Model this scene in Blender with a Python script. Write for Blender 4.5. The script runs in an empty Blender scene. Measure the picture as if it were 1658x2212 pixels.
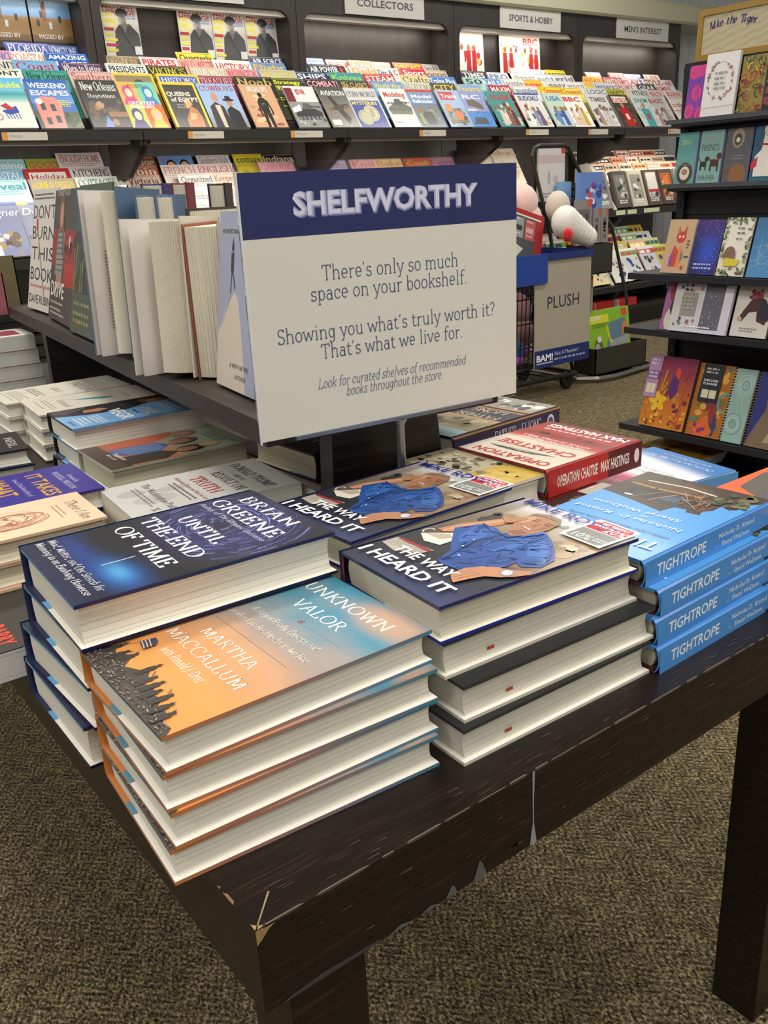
import bpy, bmesh, math, random
from mathutils import Matrix, Vector
from mathutils.geometry import tessellate_polygon

S = bpy.context.scene
COL = S.collection
PI = math.pi
Z0 = 0.60                     # height of the table top above the carpet
R = random.Random(11)

# ------------------------------------------------------------------ camera, sky, lights, exposure
cam_d = bpy.data.cameras.new('camera')
cam = bpy.data.objects.new('camera', cam_d); COL.objects.link(cam)
RT, UP, FW = Vector((.792, -.608, -.048)), Vector((.242, .241, .940)), Vector((.560, .756, -.338))
RT.normalize(); FW = (FW - RT * FW.dot(RT)).normalized(); UP = RT.cross(FW)
Mc = Matrix((RT, UP, -FW)).transposed().to_4x4(); Mc.translation = Vector((-.201, -.440, .463 + Z0))
cam.matrix_world = Mc
cam_d.sensor_fit = 'VERTICAL'; cam_d.sensor_height = 32; cam_d.sensor_width = 24
cam_d.lens = 28.109; cam_d.clip_start = .02; cam_d.clip_end = 60
S.camera = cam
S.view_settings.view_transform = 'Standard'; S.view_settings.look = 'None'
S.view_settings.gamma = 1.0; S.view_settings.use_curve_mapping = False
S.view_settings.exposure = -0.08

world = bpy.data.worlds.new('world'); S.world = world; world.use_nodes = True
bgn = world.node_tree.nodes['Background']; bgn.inputs['Color'].default_value = (1.0, .97, .92, 1); bgn.inputs['Strength'].default_value = .31

CEIL_Z = 3.05
LAMP_POWER = 24.0
LAMPS = [(x, y) for x in (-2.2, .1, 2.4, 4.7) for y in (-2.6, -.5, 1.6, 3.4)]
def ceiling_lights():
    for i, (x, y) in enumerate(LAMPS):
        l = bpy.data.lights.new('ceiling_light_lamp', 'AREA'); l.shape = 'RECTANGLE'; l.size = 1.2; l.size_y = .55
        l.energy = LAMP_POWER; l.color = (1.0, .955, .88)
        o = bpy.data.objects.new('ceiling_light_lamp', l); COL.objects.link(o); o.location = (x, y, CEIL_Z - .03)
NICHE_POWER = 1.9
def strip_light(x, y, z, length, power, rot=(0, 0, 0)):
    l = bpy.data.lights.new('strip_lamp', 'AREA'); l.shape = 'RECTANGLE'; l.size = length; l.size_y = .03
    l.energy = power; l.color = (1.0, .92, .80)
    o = bpy.data.objects.new('strip_lamp', l); COL.objects.link(o); o.location = (x, y, z); o.rotation_euler = rot
    return o
ceiling_lights()

# ------------------------------------------------------------------ colours and materials
def s2l(c): return c / 12.92 if c <= .04045 else ((c + .055) / 1.055) ** 2.4
_cc = {}
def hx(c):
    if isinstance(c, tuple): return c
    v = _cc.get(c)
    if v is None:
        h = c
        if len(h) == 3: h = ''.join(k * 2 for k in h)
        v = _cc[c] = tuple(s2l(int(h[i:i + 2], 16) / 255) for i in (0, 2, 4))
    return v
def mix(a, b, t):
    a, b = hx(a), hx(b); t = max(0., min(1., t))
    return tuple(p + (q - p) * t for p, q in zip(a, b))

def material(name, rough=.5, metal=0., coat=0., spec=.5, attr=True, color=(.8, .8, .8), build=None, trans=0., ior=1.45):
    m = bpy.data.materials.new(name); m.use_nodes = True
    nt = m.node_tree; b = nt.nodes['Principled BSDF']
    b.inputs['Roughness'].default_value = rough; b.inputs['Metallic'].default_value = metal
    b.inputs['Coat Weight'].default_value = coat; b.inputs['Coat Roughness'].default_value = .08
    b.inputs['Specular IOR Level'].default_value = spec; b.inputs['IOR'].default_value = ior
    b.inputs['Transmission Weight'].default_value = trans
    if attr:
        a = nt.nodes.new('ShaderNodeVertexColor'); a.layer_name = 'Col'
        nt.links.new(a.outputs['Color'], b.inputs['Base Color'])
        src = a.outputs['Color']
    else:
        b.inputs['Base Color'].default_value = (*color, 1); src = None
    if build: build(nt, b, src)
    return m
def N(nt, t, **kw):
    n = nt.nodes.new(t)
    for k, v in kw.items():
        if k in n.inputs: n.inputs[k].default_value = v
        else: setattr(n, k, v)
    return n
def coords(nt, scale, kind='Object', rot=(0, 0, 0)):
    tc = N(nt, 'ShaderNodeTexCoord'); mp = N(nt, 'ShaderNodeMapping'); mp.inputs['Scale'].default_value = scale
    mp.inputs['Rotation'].default_value = rot
    nt.links.new(tc.outputs[kind], mp.inputs['Vector']); return mp.outputs['Vector']
def mulcol(nt, b, src, fac, amount):
    mx = nt.nodes.new('ShaderNodeMix'); mx.data_type = 'RGBA'; mx.blend_type = 'MULTIPLY'; mx.inputs['Factor'].default_value = amount
    nt.links.new(src, mx.inputs[6]); nt.links.new(fac, mx.inputs[7]); nt.links.new(mx.outputs[2], b.inputs['Base Color']); return mx.outputs[2]
def ramp(nt, src, stops):
    r = nt.nodes.new('ShaderNodeValToRGB'); e = r.color_ramp.elements
    while len(e) < len(stops): e.new(.5)
    for k, (p, c) in zip(e, stops): k.position = p; k.color = (*hx(c), 1)
    nt.links.new(src, r.inputs[0]); return r.outputs[0]
def bump(nt, b, src, strength, dist):
    bp = N(nt, 'ShaderNodeBump'); bp.inputs['Strength'].default_value = strength; bp.inputs['Distance'].default_value = dist
    nt.links.new(src, bp.inputs['Height']); nt.links.new(bp.outputs[0], b.inputs['Normal'])

def _print(nt, b, src):
    n = N(nt, 'ShaderNodeTexNoise', Scale=7.0, Detail=2.0)
    nt.links.new(coords(nt, (1, 1, 1)), n.inputs['Vector'])
    bump(nt, b, n.outputs[0], .12, .006)
def _pages(nt, b, src):                      # leaf edges: fine lines running along the block (local z is the thickness)
    n = N(nt, 'ShaderNodeTexNoise', Scale=1.0, Detail=4.0, Roughness=.75)
    nt.links.new(coords(nt, (2.5, 2.5, 1300)), n.inputs['Vector'])
    n2 = N(nt, 'ShaderNodeTexNoise', Scale=1.0, Detail=1.0)
    nt.links.new(coords(nt, (1.2, 1.2, 260)), n2.inputs['Vector'])
    mx = N(nt, 'ShaderNodeMath', operation='MULTIPLY'); nt.links.new(n.outputs[0], mx.inputs[0]); nt.links.new(n2.outputs[0], mx.inputs[1])
    c = ramp(nt, mx.outputs[0], [(.12, 'a39d8c'), (.22, 'f6f4ee'), (1, 'ffffff')])
    mulcol(nt, b, src, c, .5); bump(nt, b, n.outputs[0], .2, .0004)
def _wood(nt, b, src):
    v = coords(nt, (1.4, 14, 14))
    n = N(nt, 'ShaderNodeTexNoise', Scale=6.0, Detail=8.0, Roughness=.65, Distortion=1.2); nt.links.new(v, n.inputs['Vector'])
    w = N(nt, 'ShaderNodeTexWave', Scale=2.2, Distortion=9.0, Detail=3.0); w.inputs['Detail Scale'].default_value = 1.2; w.bands_direction = 'Z'
    nt.links.new(coords(nt, (1.0, 5, 8)), w.inputs['Vector'])
    pore = N(nt, 'ShaderNodeTexNoise', Scale=1.0, Detail=3.0, Roughness=.6); nt.links.new(coords(nt, (28, 420, 420)), pore.inputs['Vector'])
    ml = N(nt, 'ShaderNodeMath', operation='MULTIPLY'); nt.links.new(pore.outputs[0], ml.inputs[0]); nt.links.new(w.outputs[0], ml.inputs[1])
    c1 = ramp(nt, n.outputs[0], [(.3, '110b08'), (.62, '1e1410'), (1, '2b1e18')])
    scr = ramp(nt, ml.outputs[0], [(.44, '000000'), (.62, '5a4a42'), (1, '8a7a70')])
    mx = nt.nodes.new('ShaderNodeMix'); mx.data_type = 'RGBA'; mx.blend_type = 'ADD'; mx.inputs['Factor'].default_value = .16
    nt.links.new(c1, mx.inputs[6]); nt.links.new(scr, mx.inputs[7]); nt.links.new(mx.outputs[2], b.inputs['Base Color'])
    bump(nt, b, ml.outputs[0], .25, .001)
def _riser(nt, b, src):
    n = N(nt, 'ShaderNodeTexNoise', Scale=4.0, Detail=7.0, Roughness=.7); nt.links.new(coords(nt, (14, 1.2, 30)), n.inputs['Vector'])
    c = ramp(nt, n.outputs[0], [(.3, '241d1b'), (.6, '3b3230'), (1, '5a504c')]); nt.links.new(c, b.inputs['Base Color'])
    bump(nt, b, n.outputs[0], .15, .002)
def _laminate(nt, b, src):
    n = N(nt, 'ShaderNodeTexNoise', Scale=3.0, Detail=6.0, Roughness=.7); nt.links.new(coords(nt, (9, 9, .8)), n.inputs['Vector'])
    c = ramp(nt, n.outputs[0], [(.25, '9a9a9a'), (.75, 'ffffff')]); mulcol(nt, b, src, c, .6)
def _carpet(nt, b, src):
    # looped yarn in broken chevron rows, dark, brown and olive tufts
    v = coords(nt, (1, 1, 1))
    n1 = N(nt, 'ShaderNodeTexNoise', Scale=250.0, Detail=2.0, Roughness=.7); nt.links.new(coords(nt, (1, .7, 1), rot=(0, 0, .55)), n1.inputs['Vector'])
    n2 = N(nt, 'ShaderNodeTexNoise', Scale=34.0, Detail=3.0, Roughness=.7); nt.links.new(v, n2.inputs['Vector'])
    n3 = N(nt, 'ShaderNodeTexNoise', Scale=2.2, Detail=1.0); nt.links.new(v, n3.inputs['Vector'])
    wv = N(nt, 'ShaderNodeTexWave', Scale=30.0, Distortion=3.2, Detail=2.0); wv.inputs['Detail Scale'].default_value = 2.2; wv.bands_direction = 'X'
    nt.links.new(coords(nt, (1, 1, 1), rot=(0, 0, -.75)), wv.inputs['Vector'])
    wv2 = N(nt, 'ShaderNodeTexWave', Scale=30.0, Distortion=3.2, Detail=2.0); wv2.inputs['Detail Scale'].default_value = 2.2; wv2.bands_direction = 'X'
    nt.links.new(coords(nt, (1, 1, 1), rot=(0, 0, .62)), wv2.inputs['Vector'])
    bd = N(nt, 'ShaderNodeTexWave', Scale=5.2, Distortion=2.0, Detail=1.0); bd.bands_direction = 'X'; nt.links.new(coords(nt, (1, 1, 1), rot=(0, 0, -.06)), bd.inputs['Vector'])
    mx = nt.nodes.new('ShaderNodeMix'); nt.links.new(ramp(nt, bd.outputs[0], [(.42, '000000'), (.58, 'ffffff')]), mx.inputs[0]); nt.links.new(wv.outputs[0], mx.inputs[2]); nt.links.new(wv2.outputs[0], mx.inputs[3])
    def madd(a, k, c):
        q = N(nt, 'ShaderNodeMath', operation='MULTIPLY_ADD'); nt.links.new(a, q.inputs[0]); q.inputs[1].default_value = k
        if hasattr(c, 'node'): nt.links.new(c, q.inputs[2])
        else: q.inputs[2].default_value = c
        return q.outputs[0]
    e = madd(n1.outputs[0], 1.45, madd(mx.outputs[0], .13, madd(n2.outputs[0], .45, -.49)))
    c = ramp(nt, e, [(.20, '1a1611'), (.40, '40372a'), (.58, '6e624a'), (.80, 'ab9c76')])
    nt.links.new(c, b.inputs['Base Color'])
    bump(nt, b, e, .8, .004)
def _corr(nt, b, src):
    w = N(nt, 'ShaderNodeTexWave', Scale=1.0, Distortion=0.0); w.bands_direction = 'X'; nt.links.new(coords(nt, (2.6, 1, 1)), w.inputs['Vector'])
    bump(nt, b, ramp(nt, w.outputs[0], [(.0, '000000'), (.12, 'ffffff'), (1, 'ffffff')]), .8, .01)
def _ceil(nt, b, src):
    n = N(nt, 'ShaderNodeTexNoise', Scale=90.0, Detail=3.0); nt.links.new(coords(nt, (1, 1, 1)), n.inputs['Vector'])
    mulcol(nt, b, src, ramp(nt, n.outputs[0], [(.3, 'c8c8c8'), (.6, 'ffffff')]), .6)
def _plush(nt, b, src):
    n = N(nt, 'ShaderNodeTexNoise', Scale=220.0, Detail=2.0); nt.links.new(coords(nt, (1, 1, 1)), n.inputs['Vector'])
    bump(nt, b, n.outputs[0], .8, .004); b.inputs['Sheen Weight'].default_value = .5

GLOSS = material('glossy_print', .30, coat=.14, spec=.4, build=_print)
SATIN = material('satin_print', .48, coat=.05, spec=.35)
MATTE = material('matte_print', .62)
MAG = material('magazine_print', .33, coat=.2)
PAGE = material('page_edges', .85, spec=.2, build=_pages)
WOOD = material('dark_stained_oak', .36, attr=False, color=(.02, .013, .01), build=_wood)
SCUFF = material('worn_edge', .6)
RISER = material('grey_brown_laminate', .5, attr=False, build=_riser)
LAM = material('dark_laminate', .5, build=_laminate)
METAL = material('brushed_metal', .32, metal=.85)
PAINT = material('powder_coat', .45)
PLAST = material('plastic', .3, coat=.2)
CARPET = material('loop_carpet', .95, spec=.1, attr=False, build=_carpet)
CORR = material('corrugated_panel', .6, build=_corr)
CEILM = material('ceiling_board', .9, build=_ceil)
PLUSH = material('plush_fur', .95, spec=.1, build=_plush)
CLEAR = material('clear_acrylic', .05, attr=False, color=(1, 1, 1), trans=1.0, ior=1.2)
def emitter(name, col, st):
    m = bpy.data.materials.new(name); m.use_nodes = True; nt = m.node_tree; nt.nodes.clear()
    e = nt.nodes.new('ShaderNodeEmission'); e.inputs[0].default_value = (*col, 1); e.inputs[1].default_value = st
    o = nt.nodes.new('ShaderNodeOutputMaterial'); nt.links.new(e.outputs[0], o.inputs[0]); return m
LAMPM = emitter('lamp_diffuser', (1, .95, .86), 3.0)
# ------------------------------------------------------------------ mesh builder
class MB:
    def __init__(s): s.v = []; s.f = []; s.c = []; s.m = []; s.mats = []
    def slot(s, m):
        if m not in s.mats: s.mats.append(m)
        return s.mats.index(m)
    def poly(s, pts, col, mat, cols=None):
        b = len(s.v); s.v += [tuple(p) for p in pts]; s.f.append(tuple(range(b, b + len(pts))))
        c = hx(col) if cols is None else None
        s.c.append([c] * len(pts) if cols is None else [hx(k) for k in cols]); s.m.append(s.slot(mat))
    def box(s, a, b, col, mat, M=None, faces=None):
        (x0, y0, z0), (x1, y1, z1) = a, b
        P = [Vector(p) for p in ((x0, y0, z0), (x1, y0, z0), (x1, y1, z0), (x0, y1, z0), (x0, y0, z1), (x1, y0, z1), (x1, y1, z1), (x0, y1, z1))]
        if M is not None: P = [M @ p for p in P]
        fs = dict(b=(3, 2, 1, 0), t=(4, 5, 6, 7), f=(0, 1, 5, 4), r=(1, 2, 6, 5), k=(2, 3, 7, 6), l=(3, 0, 4, 7))
        for k, q in fs.items():
            cc = faces.get(k, col) if faces else col
            s.poly([P[i] for i in q], cc, mat)
    def prism(s, prof, axis, a0, a1, col, mat, caps=True, M=None, smooth=False):
        # prof: closed list of 2D points; axis 'x','y','z' extrusion
        def P(p, a):
            q = Vector({'x': (a, p[0], p[1]), 'y': (p[0], a, p[1]), 'z': (p[0], p[1], a)}[axis]); return M @ q if M is not None else q
        n = len(prof)
        for i in range(n):
            p, q = prof[i], prof[(i + 1) % n]
            s.poly([P(p, a0), P(q, a0), P(q, a1), P(p, a1)], col, mat)
        if caps:
            s.fill([P(p, a0) for p in prof], col, mat); s.fill([P(p, a1) for p in prof], col, mat)
    def fill(s, pts, col, mat):
        pts = [Vector(p) for p in pts]
        if len(pts) <= 4: s.poly(pts, col, mat); return
        for t in tessellate_polygon([pts]): s.poly([pts[i] for i in t], col, mat)
    def tube(s, pts, r, col, mat, n=8, closed=False, caps=True, radii=None):
        pts = [Vector(p) for p in pts]; k = len(pts); rings = []
        up = Vector((0, 0, 1))
        for i, p in enumerate(pts):
            a = pts[(i - 1) % k] if (i > 0 or closed) else p; b = pts[(i + 1) % k] if (i < k - 1 or closed) else p
            d = (b - a).normalized()
            ref = up if abs(d.z) < .95 else Vector((1, 0, 0))
            u = d.cross(ref).normalized(); w = u.cross(d)
            rr = radii[i] if radii else r
            rings.append([p + (u * math.cos(2 * PI * j / n) + w * math.sin(2 * PI * j / n)) * rr for j in range(n)])
        for i in range(k if closed else k - 1):
            A, B = rings[i], rings[(i + 1) % k]
            for j in range(n): s.poly([A[j], A[(j + 1) % n], B[(j + 1) % n], B[j]], col, mat)
        if caps and not closed: s.poly(rings[0][::-1], col, mat); s.poly(rings[-1], col, mat)
    def lathe(s, prof, col, mat, n=20, M=None):
        def P(r, z, j):
            q = Vector((r * math.cos(2 * PI * j / n), r * math.sin(2 * PI * j / n), z)); return M @ q if M is not None else q
        for i in range(len(prof) - 1):
            (r0, z0), (r1, z1) = prof[i], prof[i + 1]
            for j in range(n):
                q = [P(r0, z0, j), P(r0, z0, j + 1), P(r1, z1, j + 1), P(r1, z1, j)]
                if r0 < 1e-6: q = q[1:]
                elif r1 < 1e-6: q = q[:3]
                s.poly(q, col, mat)
    def ball(s, c, rad, col, mat, n=14, M=None):
        rx, ry, rz = rad if isinstance(rad, tuple) else (rad,) * 3
        def P(i, j):
            t = PI * i / n; f = 2 * PI * j / (2 * n); q = Vector((c[0] + rx * math.sin(t) * math.cos(f), c[1] + ry * math.sin(t) * math.sin(f), c[2] + rz * math.cos(t)))
            return M @ q if M is not None else q
        for i in range(n):
            for j in range(2 * n):
                q = [P(i, j), P(i + 1, j), P(i + 1, j + 1), P(i, j + 1)]
                if i == 0: q = [q[0], q[1], q[2]]
                elif i == n - 1: q = [q[0], q[1], q[3]]
                s.poly(q, col, mat)
    def art(s, a, M, mat, eps=.00012, trim=None):
        # printed artwork: flat shapes lying on a surface, M maps (u, v, 0)
        for pts, cols, lay in a.items:
            if trim: pts = [(min(max(p[0], 0.), trim[0]), min(max(p[1], 0.), trim[1])) for p in pts]
            b = len(s.v); s.v += [tuple(M @ Vector((p[0], p[1], .00006 + lay * eps))) for p in pts]
            s.f.append(tuple(range(b, b + len(pts)))); s.c.append(cols if len(cols) == len(pts) else [cols[0]] * len(pts)); s.m.append(s.slot(mat))
    def build(s, name, parent=None, smooth=False, bevel=0., merge=False):
        me = bpy.data.meshes.new(name); me.from_pydata(s.v, [], s.f)
        for m in s.mats: me.materials.append(m)
        at = me.color_attributes.new('Col', 'FLOAT_COLOR', 'CORNER')
        flat = []
        for c in s.c:
            for k in c: flat += (k[0], k[1], k[2], 1.)
        at.data.foreach_set('color', flat)
        me.polygons.foreach_set('material_index', s.m)
        if merge or smooth or bevel:
            bm = bmesh.new(); bm.from_mesh(me); bmesh.ops.remove_doubles(bm, verts=bm.verts, dist=1e-5)
            bmesh.ops.recalc_face_normals(bm, faces=bm.faces); bm.to_mesh(me); bm.free()
        if smooth: me.polygons.foreach_set('use_smooth', [True] * len(me.polygons))
        me.update()
        o = bpy.data.objects.new(name, me); COL.objects.link(o)
        if bevel:
            md = o.modifiers.new('bevel', 'BEVEL'); md.width = bevel; md.segments = 2; md.limit_method = 'ANGLE'; md.angle_limit = .7
        if parent is not None: o.parent = parent
        return o

USED = {}
def tag(o, label=None, cat=None, group=None, kind=None):
    if label:
        USED[label] = USED.get(label, 0) + 1
        o['label'] = label
    if cat: o['category'] = cat
    if group: o['group'] = group
    if kind: o['kind'] = kind
    return o
def thing(name, label, cat, loc=(0, 0, 0), rz=0., group=None, rot=None):
    o = bpy.data.objects.new(name, None); COL.objects.link(o); o.empty_display_size = .05
    o.location = loc; o.rotation_euler = rot if rot else (0, 0, rz)
    return tag(o, label, cat, group)
def structure(o): o['kind'] = 'structure'; return o

# ------------------------------------------------------------------ lettering
_sans = {}
def sans(text, bold=0.):
    key = (text, bold)
    if key in _sans: return _sans[key]
    cu = bpy.data.curves.new('t', 'FONT'); cu.body = text; cu.size = 1.0; cu.resolution_u = 2 if len(text) < 16 else 1; cu.offset = bold; cu.fill_mode = 'FRONT'
    o = bpy.data.objects.new('t', cu); COL.objects.link(o)
    dg = bpy.context.evaluated_depsgraph_get(); dg.update(); me = o.evaluated_get(dg).to_mesh()
    vs = [(v.co.x, v.co.y) for v in me.vertices]; fs = [tuple(p.vertices) for p in me.polygons]
    o.evaluated_get(dg).to_mesh_clear(); bpy.data.objects.remove(o); bpy.data.curves.remove(cu)
    if not vs: vs = [(0, 0)]
    x0 = min(v[0] for v in vs); x1 = max(v[0] for v in vs)
    r = _sans[key] = ([(v[0] - x0, v[1]) for v in vs], fs, max(x1 - x0, 1e-3)); return r
SANS_CAP = .73

# a drawn roman alphabet: strokes (l), arcs (a cx,cy rx,ry start end) and serifs (s x,y left right) on a cap height of 1
GL = {
'A': (.80, 'l.07,0 .40,1;l.40,1 .73,0;l.19,.36 .61,.36;s.07,0;s.73,0'),
'B': (.70, 'l.14,0 .14,1;l.02,1 .36,1;a.36,.77 .21,.23 90 -90;l.14,.54 .38,.54;a.38,.27 .25,.27 90 -90;l.02,0 .38,0'),
'C': (.82, 'a.46,.5 .40,.5 48 312;l.73,.68 .73,.92'),
'D': (.84, 'l.14,0 .14,1;l.02,1 .34,1;a.34,.5 .44,.5 90 -90;l.02,0 .34,0'),
'E': (.68, 'l.14,0 .14,1;l.02,1 .58,1;l.14,.52 .44,.52;l.02,0 .61,0;l.58,1 .58,.82;l.61,0 .61,.2;l.44,.62 .44,.42'),
'F': (.62, 'l.14,0 .14,1;l.02,1 .58,1;l.14,.52 .44,.52;l.58,1 .58,.82;l.44,.62 .44,.42;s.14,0'),
'G': (.86, 'a.46,.5 .40,.5 48 330;l.76,.42 .76,.1;l.6,.42 .86,.42;l.73,.68 .73,.92'),
'H': (.88, 'l.16,0 .16,1;l.72,0 .72,1;l.16,.52 .72,.52;s.16,0;s.72,0;s.16,1;s.72,1'),
'I': (.36, 'l.18,0 .18,1;s.18,0;s.18,1'),
'J': (.46, 'l.28,1 .28,.1;a.12,.1 .16,.26 0 -120;s.28,1'),
'K': (.80, 'l.16,0 .16,1;l.68,1 .18,.46;l.30,.60 .72,0;s.16,0;s.16,1;s.68,1;s.72,0'),
'L': (.66, 'l.16,0 .16,1;l.04,0 .60,0;l.60,0 .60,.22;s.16,1'),
'M': (1.0, 'l.14,0 .17,1;l.17,1 .50,.06;l.50,.06 .83,1;l.83,1 .86,0;s.14,0;s.86,0;s.12,1 .1 .05;s.88,1 .05 .1'),
'N': (.90, 'l.15,0 .15,1;l.15,1 .75,0;l.75,0 .75,1;s.15,0;s.75,1;s.10,1 .1 .06'),
'O': (.90, 'a.45,.5 .40,.51 0 360'),
'P': (.66, 'l.14,0 .14,1;l.02,1 .36,1;a.36,.73 .24,.27 90 -90;l.14,.46 .36,.46;s.14,0'),
'Q': (.90, 'a.45,.5 .40,.51 0 360;l.5,.2 .85,-.18'),
'R': (.76, 'l.14,0 .14,1;l.02,1 .36,1;a.36,.75 .23,.25 90 -90;l.14,.5 .36,.5;l.36,.5 .70,0;s.14,0;s.70,0 .04 .1'),
'S': (.58, 'a.29,.76 .21,.25 30 270;a.29,.25 .23,.26 90 -150;l.48,.84 .48,.99;l.08,.02 .08,.2'),
'T': (.74, 'l.37,0 .37,1;l.05,1 .69,1;l.05,1 .05,.80;l.69,1 .69,.80;s.37,0'),
'U': (.84, 'l.15,1 .15,.36;a.42,.36 .27,.37 180 360;l.69,.36 .69,1;s.15,1;s.69,1'),
'V': (.80, 'l.07,1 .40,0;l.40,0 .73,1;s.07,1;s.73,1'),
'W': (1.1, 'l.06,1 .31,0;l.31,0 .55,.95;l.55,.95 .79,0;l.79,0 1.04,1;s.06,1;s1.04,1;s.55,.97'),
'X': (.80, 'l.08,1 .72,0;l.72,1 .08,0;s.08,0;s.72,0;s.08,1;s.72,1'),
'Y': (.76, 'l.06,1 .38,.48;l.70,1 .38,.48;l.38,.48 .38,0;s.38,0;s.06,1;s.70,1'),
'Z': (.70, 'l.08,1 .62,1;l.62,1 .06,0;l.06,0 .64,0;l.08,1 .08,.8;l.64,0 .64,.2'),
'a': (.60, 'a.27,.20 .19,.21 0 360;l.46,.45 .46,0;a.28,.45 .18,.21 0 150;s.46,0 .0 .1'),
'b': (.62, 'l.13,1.05 .13,0;a.33,.33 .21,.33 0 360;s.13,1.05 .1 0'),
'c': (.54, 'a.30,.33 .22,.33 45 315;l.46,.42 .46,.6'),
'd': (.64, 'l.50,1.05 .50,0;a.29,.33 .21,.33 0 360;s.50,1.05 .1 0;s.50,0 0 .1'),
'e': (.58, 'l.08,.34 .50,.34;a.29,.34 .21,.33 0 312'),
'f': (.40, 'l.17,0 .17,.84;a.33,.84 .16,.2 180 40;l.04,.64 .36,.64;s.17,0'),
'g': (.60, 'a.28,.34 .20,.31 0 360;l.48,.64 .48,-.10;a.28,-.10 .2,.2 0 -150;s.48,.64 0 .1'),
'h': (.68, 'l.14,1.05 .14,0;a.34,.42 .20,.23 180 0;l.54,.42 .54,0;s.14,0;s.54,0;s.14,1.05 .1 0'),
'i': (.34, 'l.18,.64 .18,0;s.18,0;s.18,.64 .1 0;l.18,.88 .18,.96'),
'j': (.34, 'l.20,.64 .20,-.12;a.06,-.12 .14,.16 0 -100;s.20,.64 .1 0;l.20,.88 .20,.96'),
'k': (.62, 'l.14,1.05 .14,0;l.50,.64 .15,.28;l.26,.40 .54,0;s.14,0;s.54,0;s.50,.64;s.14,1.05 .1 0'),
'l': (.34, 'l.18,1.05 .18,0;s.18,0;s.18,1.05 .1 0'),
'm': (1.0, 'l.14,.64 .14,0;a.32,.43 .18,.21 180 0;l.50,.43 .50,0;a.68,.43 .18,.21 180 0;l.86,.43 .86,0;s.14,0;s.50,0;s.86,0;s.14,.64 .1 0'),
'n': (.68, 'l.14,.64 .14,0;a.34,.42 .20,.22 180 0;l.54,.42 .54,0;s.14,0;s.54,0;s.14,.64 .1 0'),
'o': (.60, 'a.30,.33 .23,.33 0 360'),
'p': (.62, 'l.14,.64 .14,-.30;a.34,.33 .21,.33 0 360;s.14,-.30;s.14,.64 .1 0'),
'q': (.62, 'l.48,.64 .48,-.30;a.28,.33 .21,.33 0 360;s.48,-.30'),
'r': (.48, 'l.15,.64 .15,0;a.34,.42 .19,.22 180 50;s.15,0;s.15,.64 .1 0'),
's': (.50, 'a.25,.49 .16,.16 30 270;a.25,.16 .18,.17 90 -150;l.39,.54 .39,.64;l.08,.01 .08,.12'),
't': (.42, 'l.16,.86 .16,.16;a.30,.16 .14,.17 180 320;l.03,.64 .36,.64'),
'u': (.66, 'l.14,.64 .14,.22;a.33,.22 .19,.23 180 360;l.52,.64 .52,0;s.14,.64 .1 0;s.52,.64 .1 0;s.52,0 0 .1'),
'v': (.60, 'l.07,.64 .30,0;l.30,0 .53,.64;s.07,.64;s.53,.64'),
'w': (.86, 'l.06,.64 .24,0;l.24,0 .43,.60;l.43,.60 .62,0;l.62,0 .80,.64;s.06,.64;s.80,.64'),
'x': (.60, 'l.08,.64 .52,0;l.52,.64 .08,0;s.08,0;s.52,0;s.08,.64;s.52,.64'),
'y': (.60, 'l.07,.64 .30,.02;l.53,.64 .24,-.30;s.07,.64;s.53,.64;l.24,-.3 .1,-.3'),
'z': (.54, 'l.08,.64 .46,.64;l.46,.64 .06,0;l.06,0 .48,0'),
'.': (.26, 'l.12,0 .12,.07'), ',': (.26, 'l.13,.06 .08,-.14'), "'": (.24, 'l.13,1 .09,.80'), '?': (.50, 'a.24,.78 .18,.22 170 -60;l.26,.55 .24,.28;l.24,0 .24,.07'),
'!': (.3, 'l.15,1 .15,.3;l.15,0 .15,.07'), '-': (.4, 'l.06,.36 .34,.36'), '&': (.8, 'a.33,.76 .17,.24 0 360;a.32,.26 .26,.27 120 330;l.22,.62 .75,0'), ' ': (.30, ''),
}
_gl = {}
def _glyph(ch):
    if ch in _gl: return _gl[ch]
    adv, src = GL.get(ch, GL['o']); out = []
    for cmd in filter(None, src.split(';')):
        k = cmd[0]; p = cmd[1:].replace(',', ' ').split(); p = [float(x) for x in p]
        if k == 'l': out.append(('l', [(p[i], p[i + 1]) for i in range(0, len(p), 2)]))
        elif k == 'a':
            cx, cy, rx, ry, a0, a1 = p; n = max(4, int(abs(a1 - a0) / 24))
            out.append(('l', [(cx + rx * math.cos(math.radians(a0 + (a1 - a0) * i / n)), cy + ry * math.sin(math.radians(a0 + (a1 - a0) * i / n))) for i in range(n + 1)]))
        else: out.append(('s', p[0], p[1], p[2] if len(p) > 2 else .1, p[3] if len(p) > 2 else .1))
    _gl[ch] = (adv, out); return _gl[ch]
def serif(text, weight=.10, thin=.06, track=0., slab=1.0):
    quads = []; x = 0.
    def stroke(pts):
        for (ax, ay), (bx, by) in zip(pts, pts[1:]):
            dx, dy = bx - ax, by - ay; L = math.hypot(dx, dy)
            if L < 1e-6: continue
            h = abs(dx) / L; w = .5 * (weight + (thin - weight) * h); nx, ny = -dy / L * w, dx / L * w
            ex, ey = dx / L * w * .35, dy / L * w * .35
            quads.append([(x + ax - ex + nx, ay - ey + ny), (x + ax - ex - nx, ay - ey - ny), (x + bx + ex - nx, by + ey - ny), (x + bx + ex + nx, by + ey + ny)])
    for ch in text:
        adv, g = _glyph(ch)
        for it in g:
            if it[0] == 'l': stroke(it[1])
            elif slab > 0:
                _, sx, sy, l, r = it; t = thin * .5 * 1.05
                quads.append([(x + sx - l * slab, sy - t), (x + sx + r * slab, sy - t), (x + sx + r * slab, sy + t), (x + sx - l * slab, sy + t)])
        x += adv + track
    return quads, x - track

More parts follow.
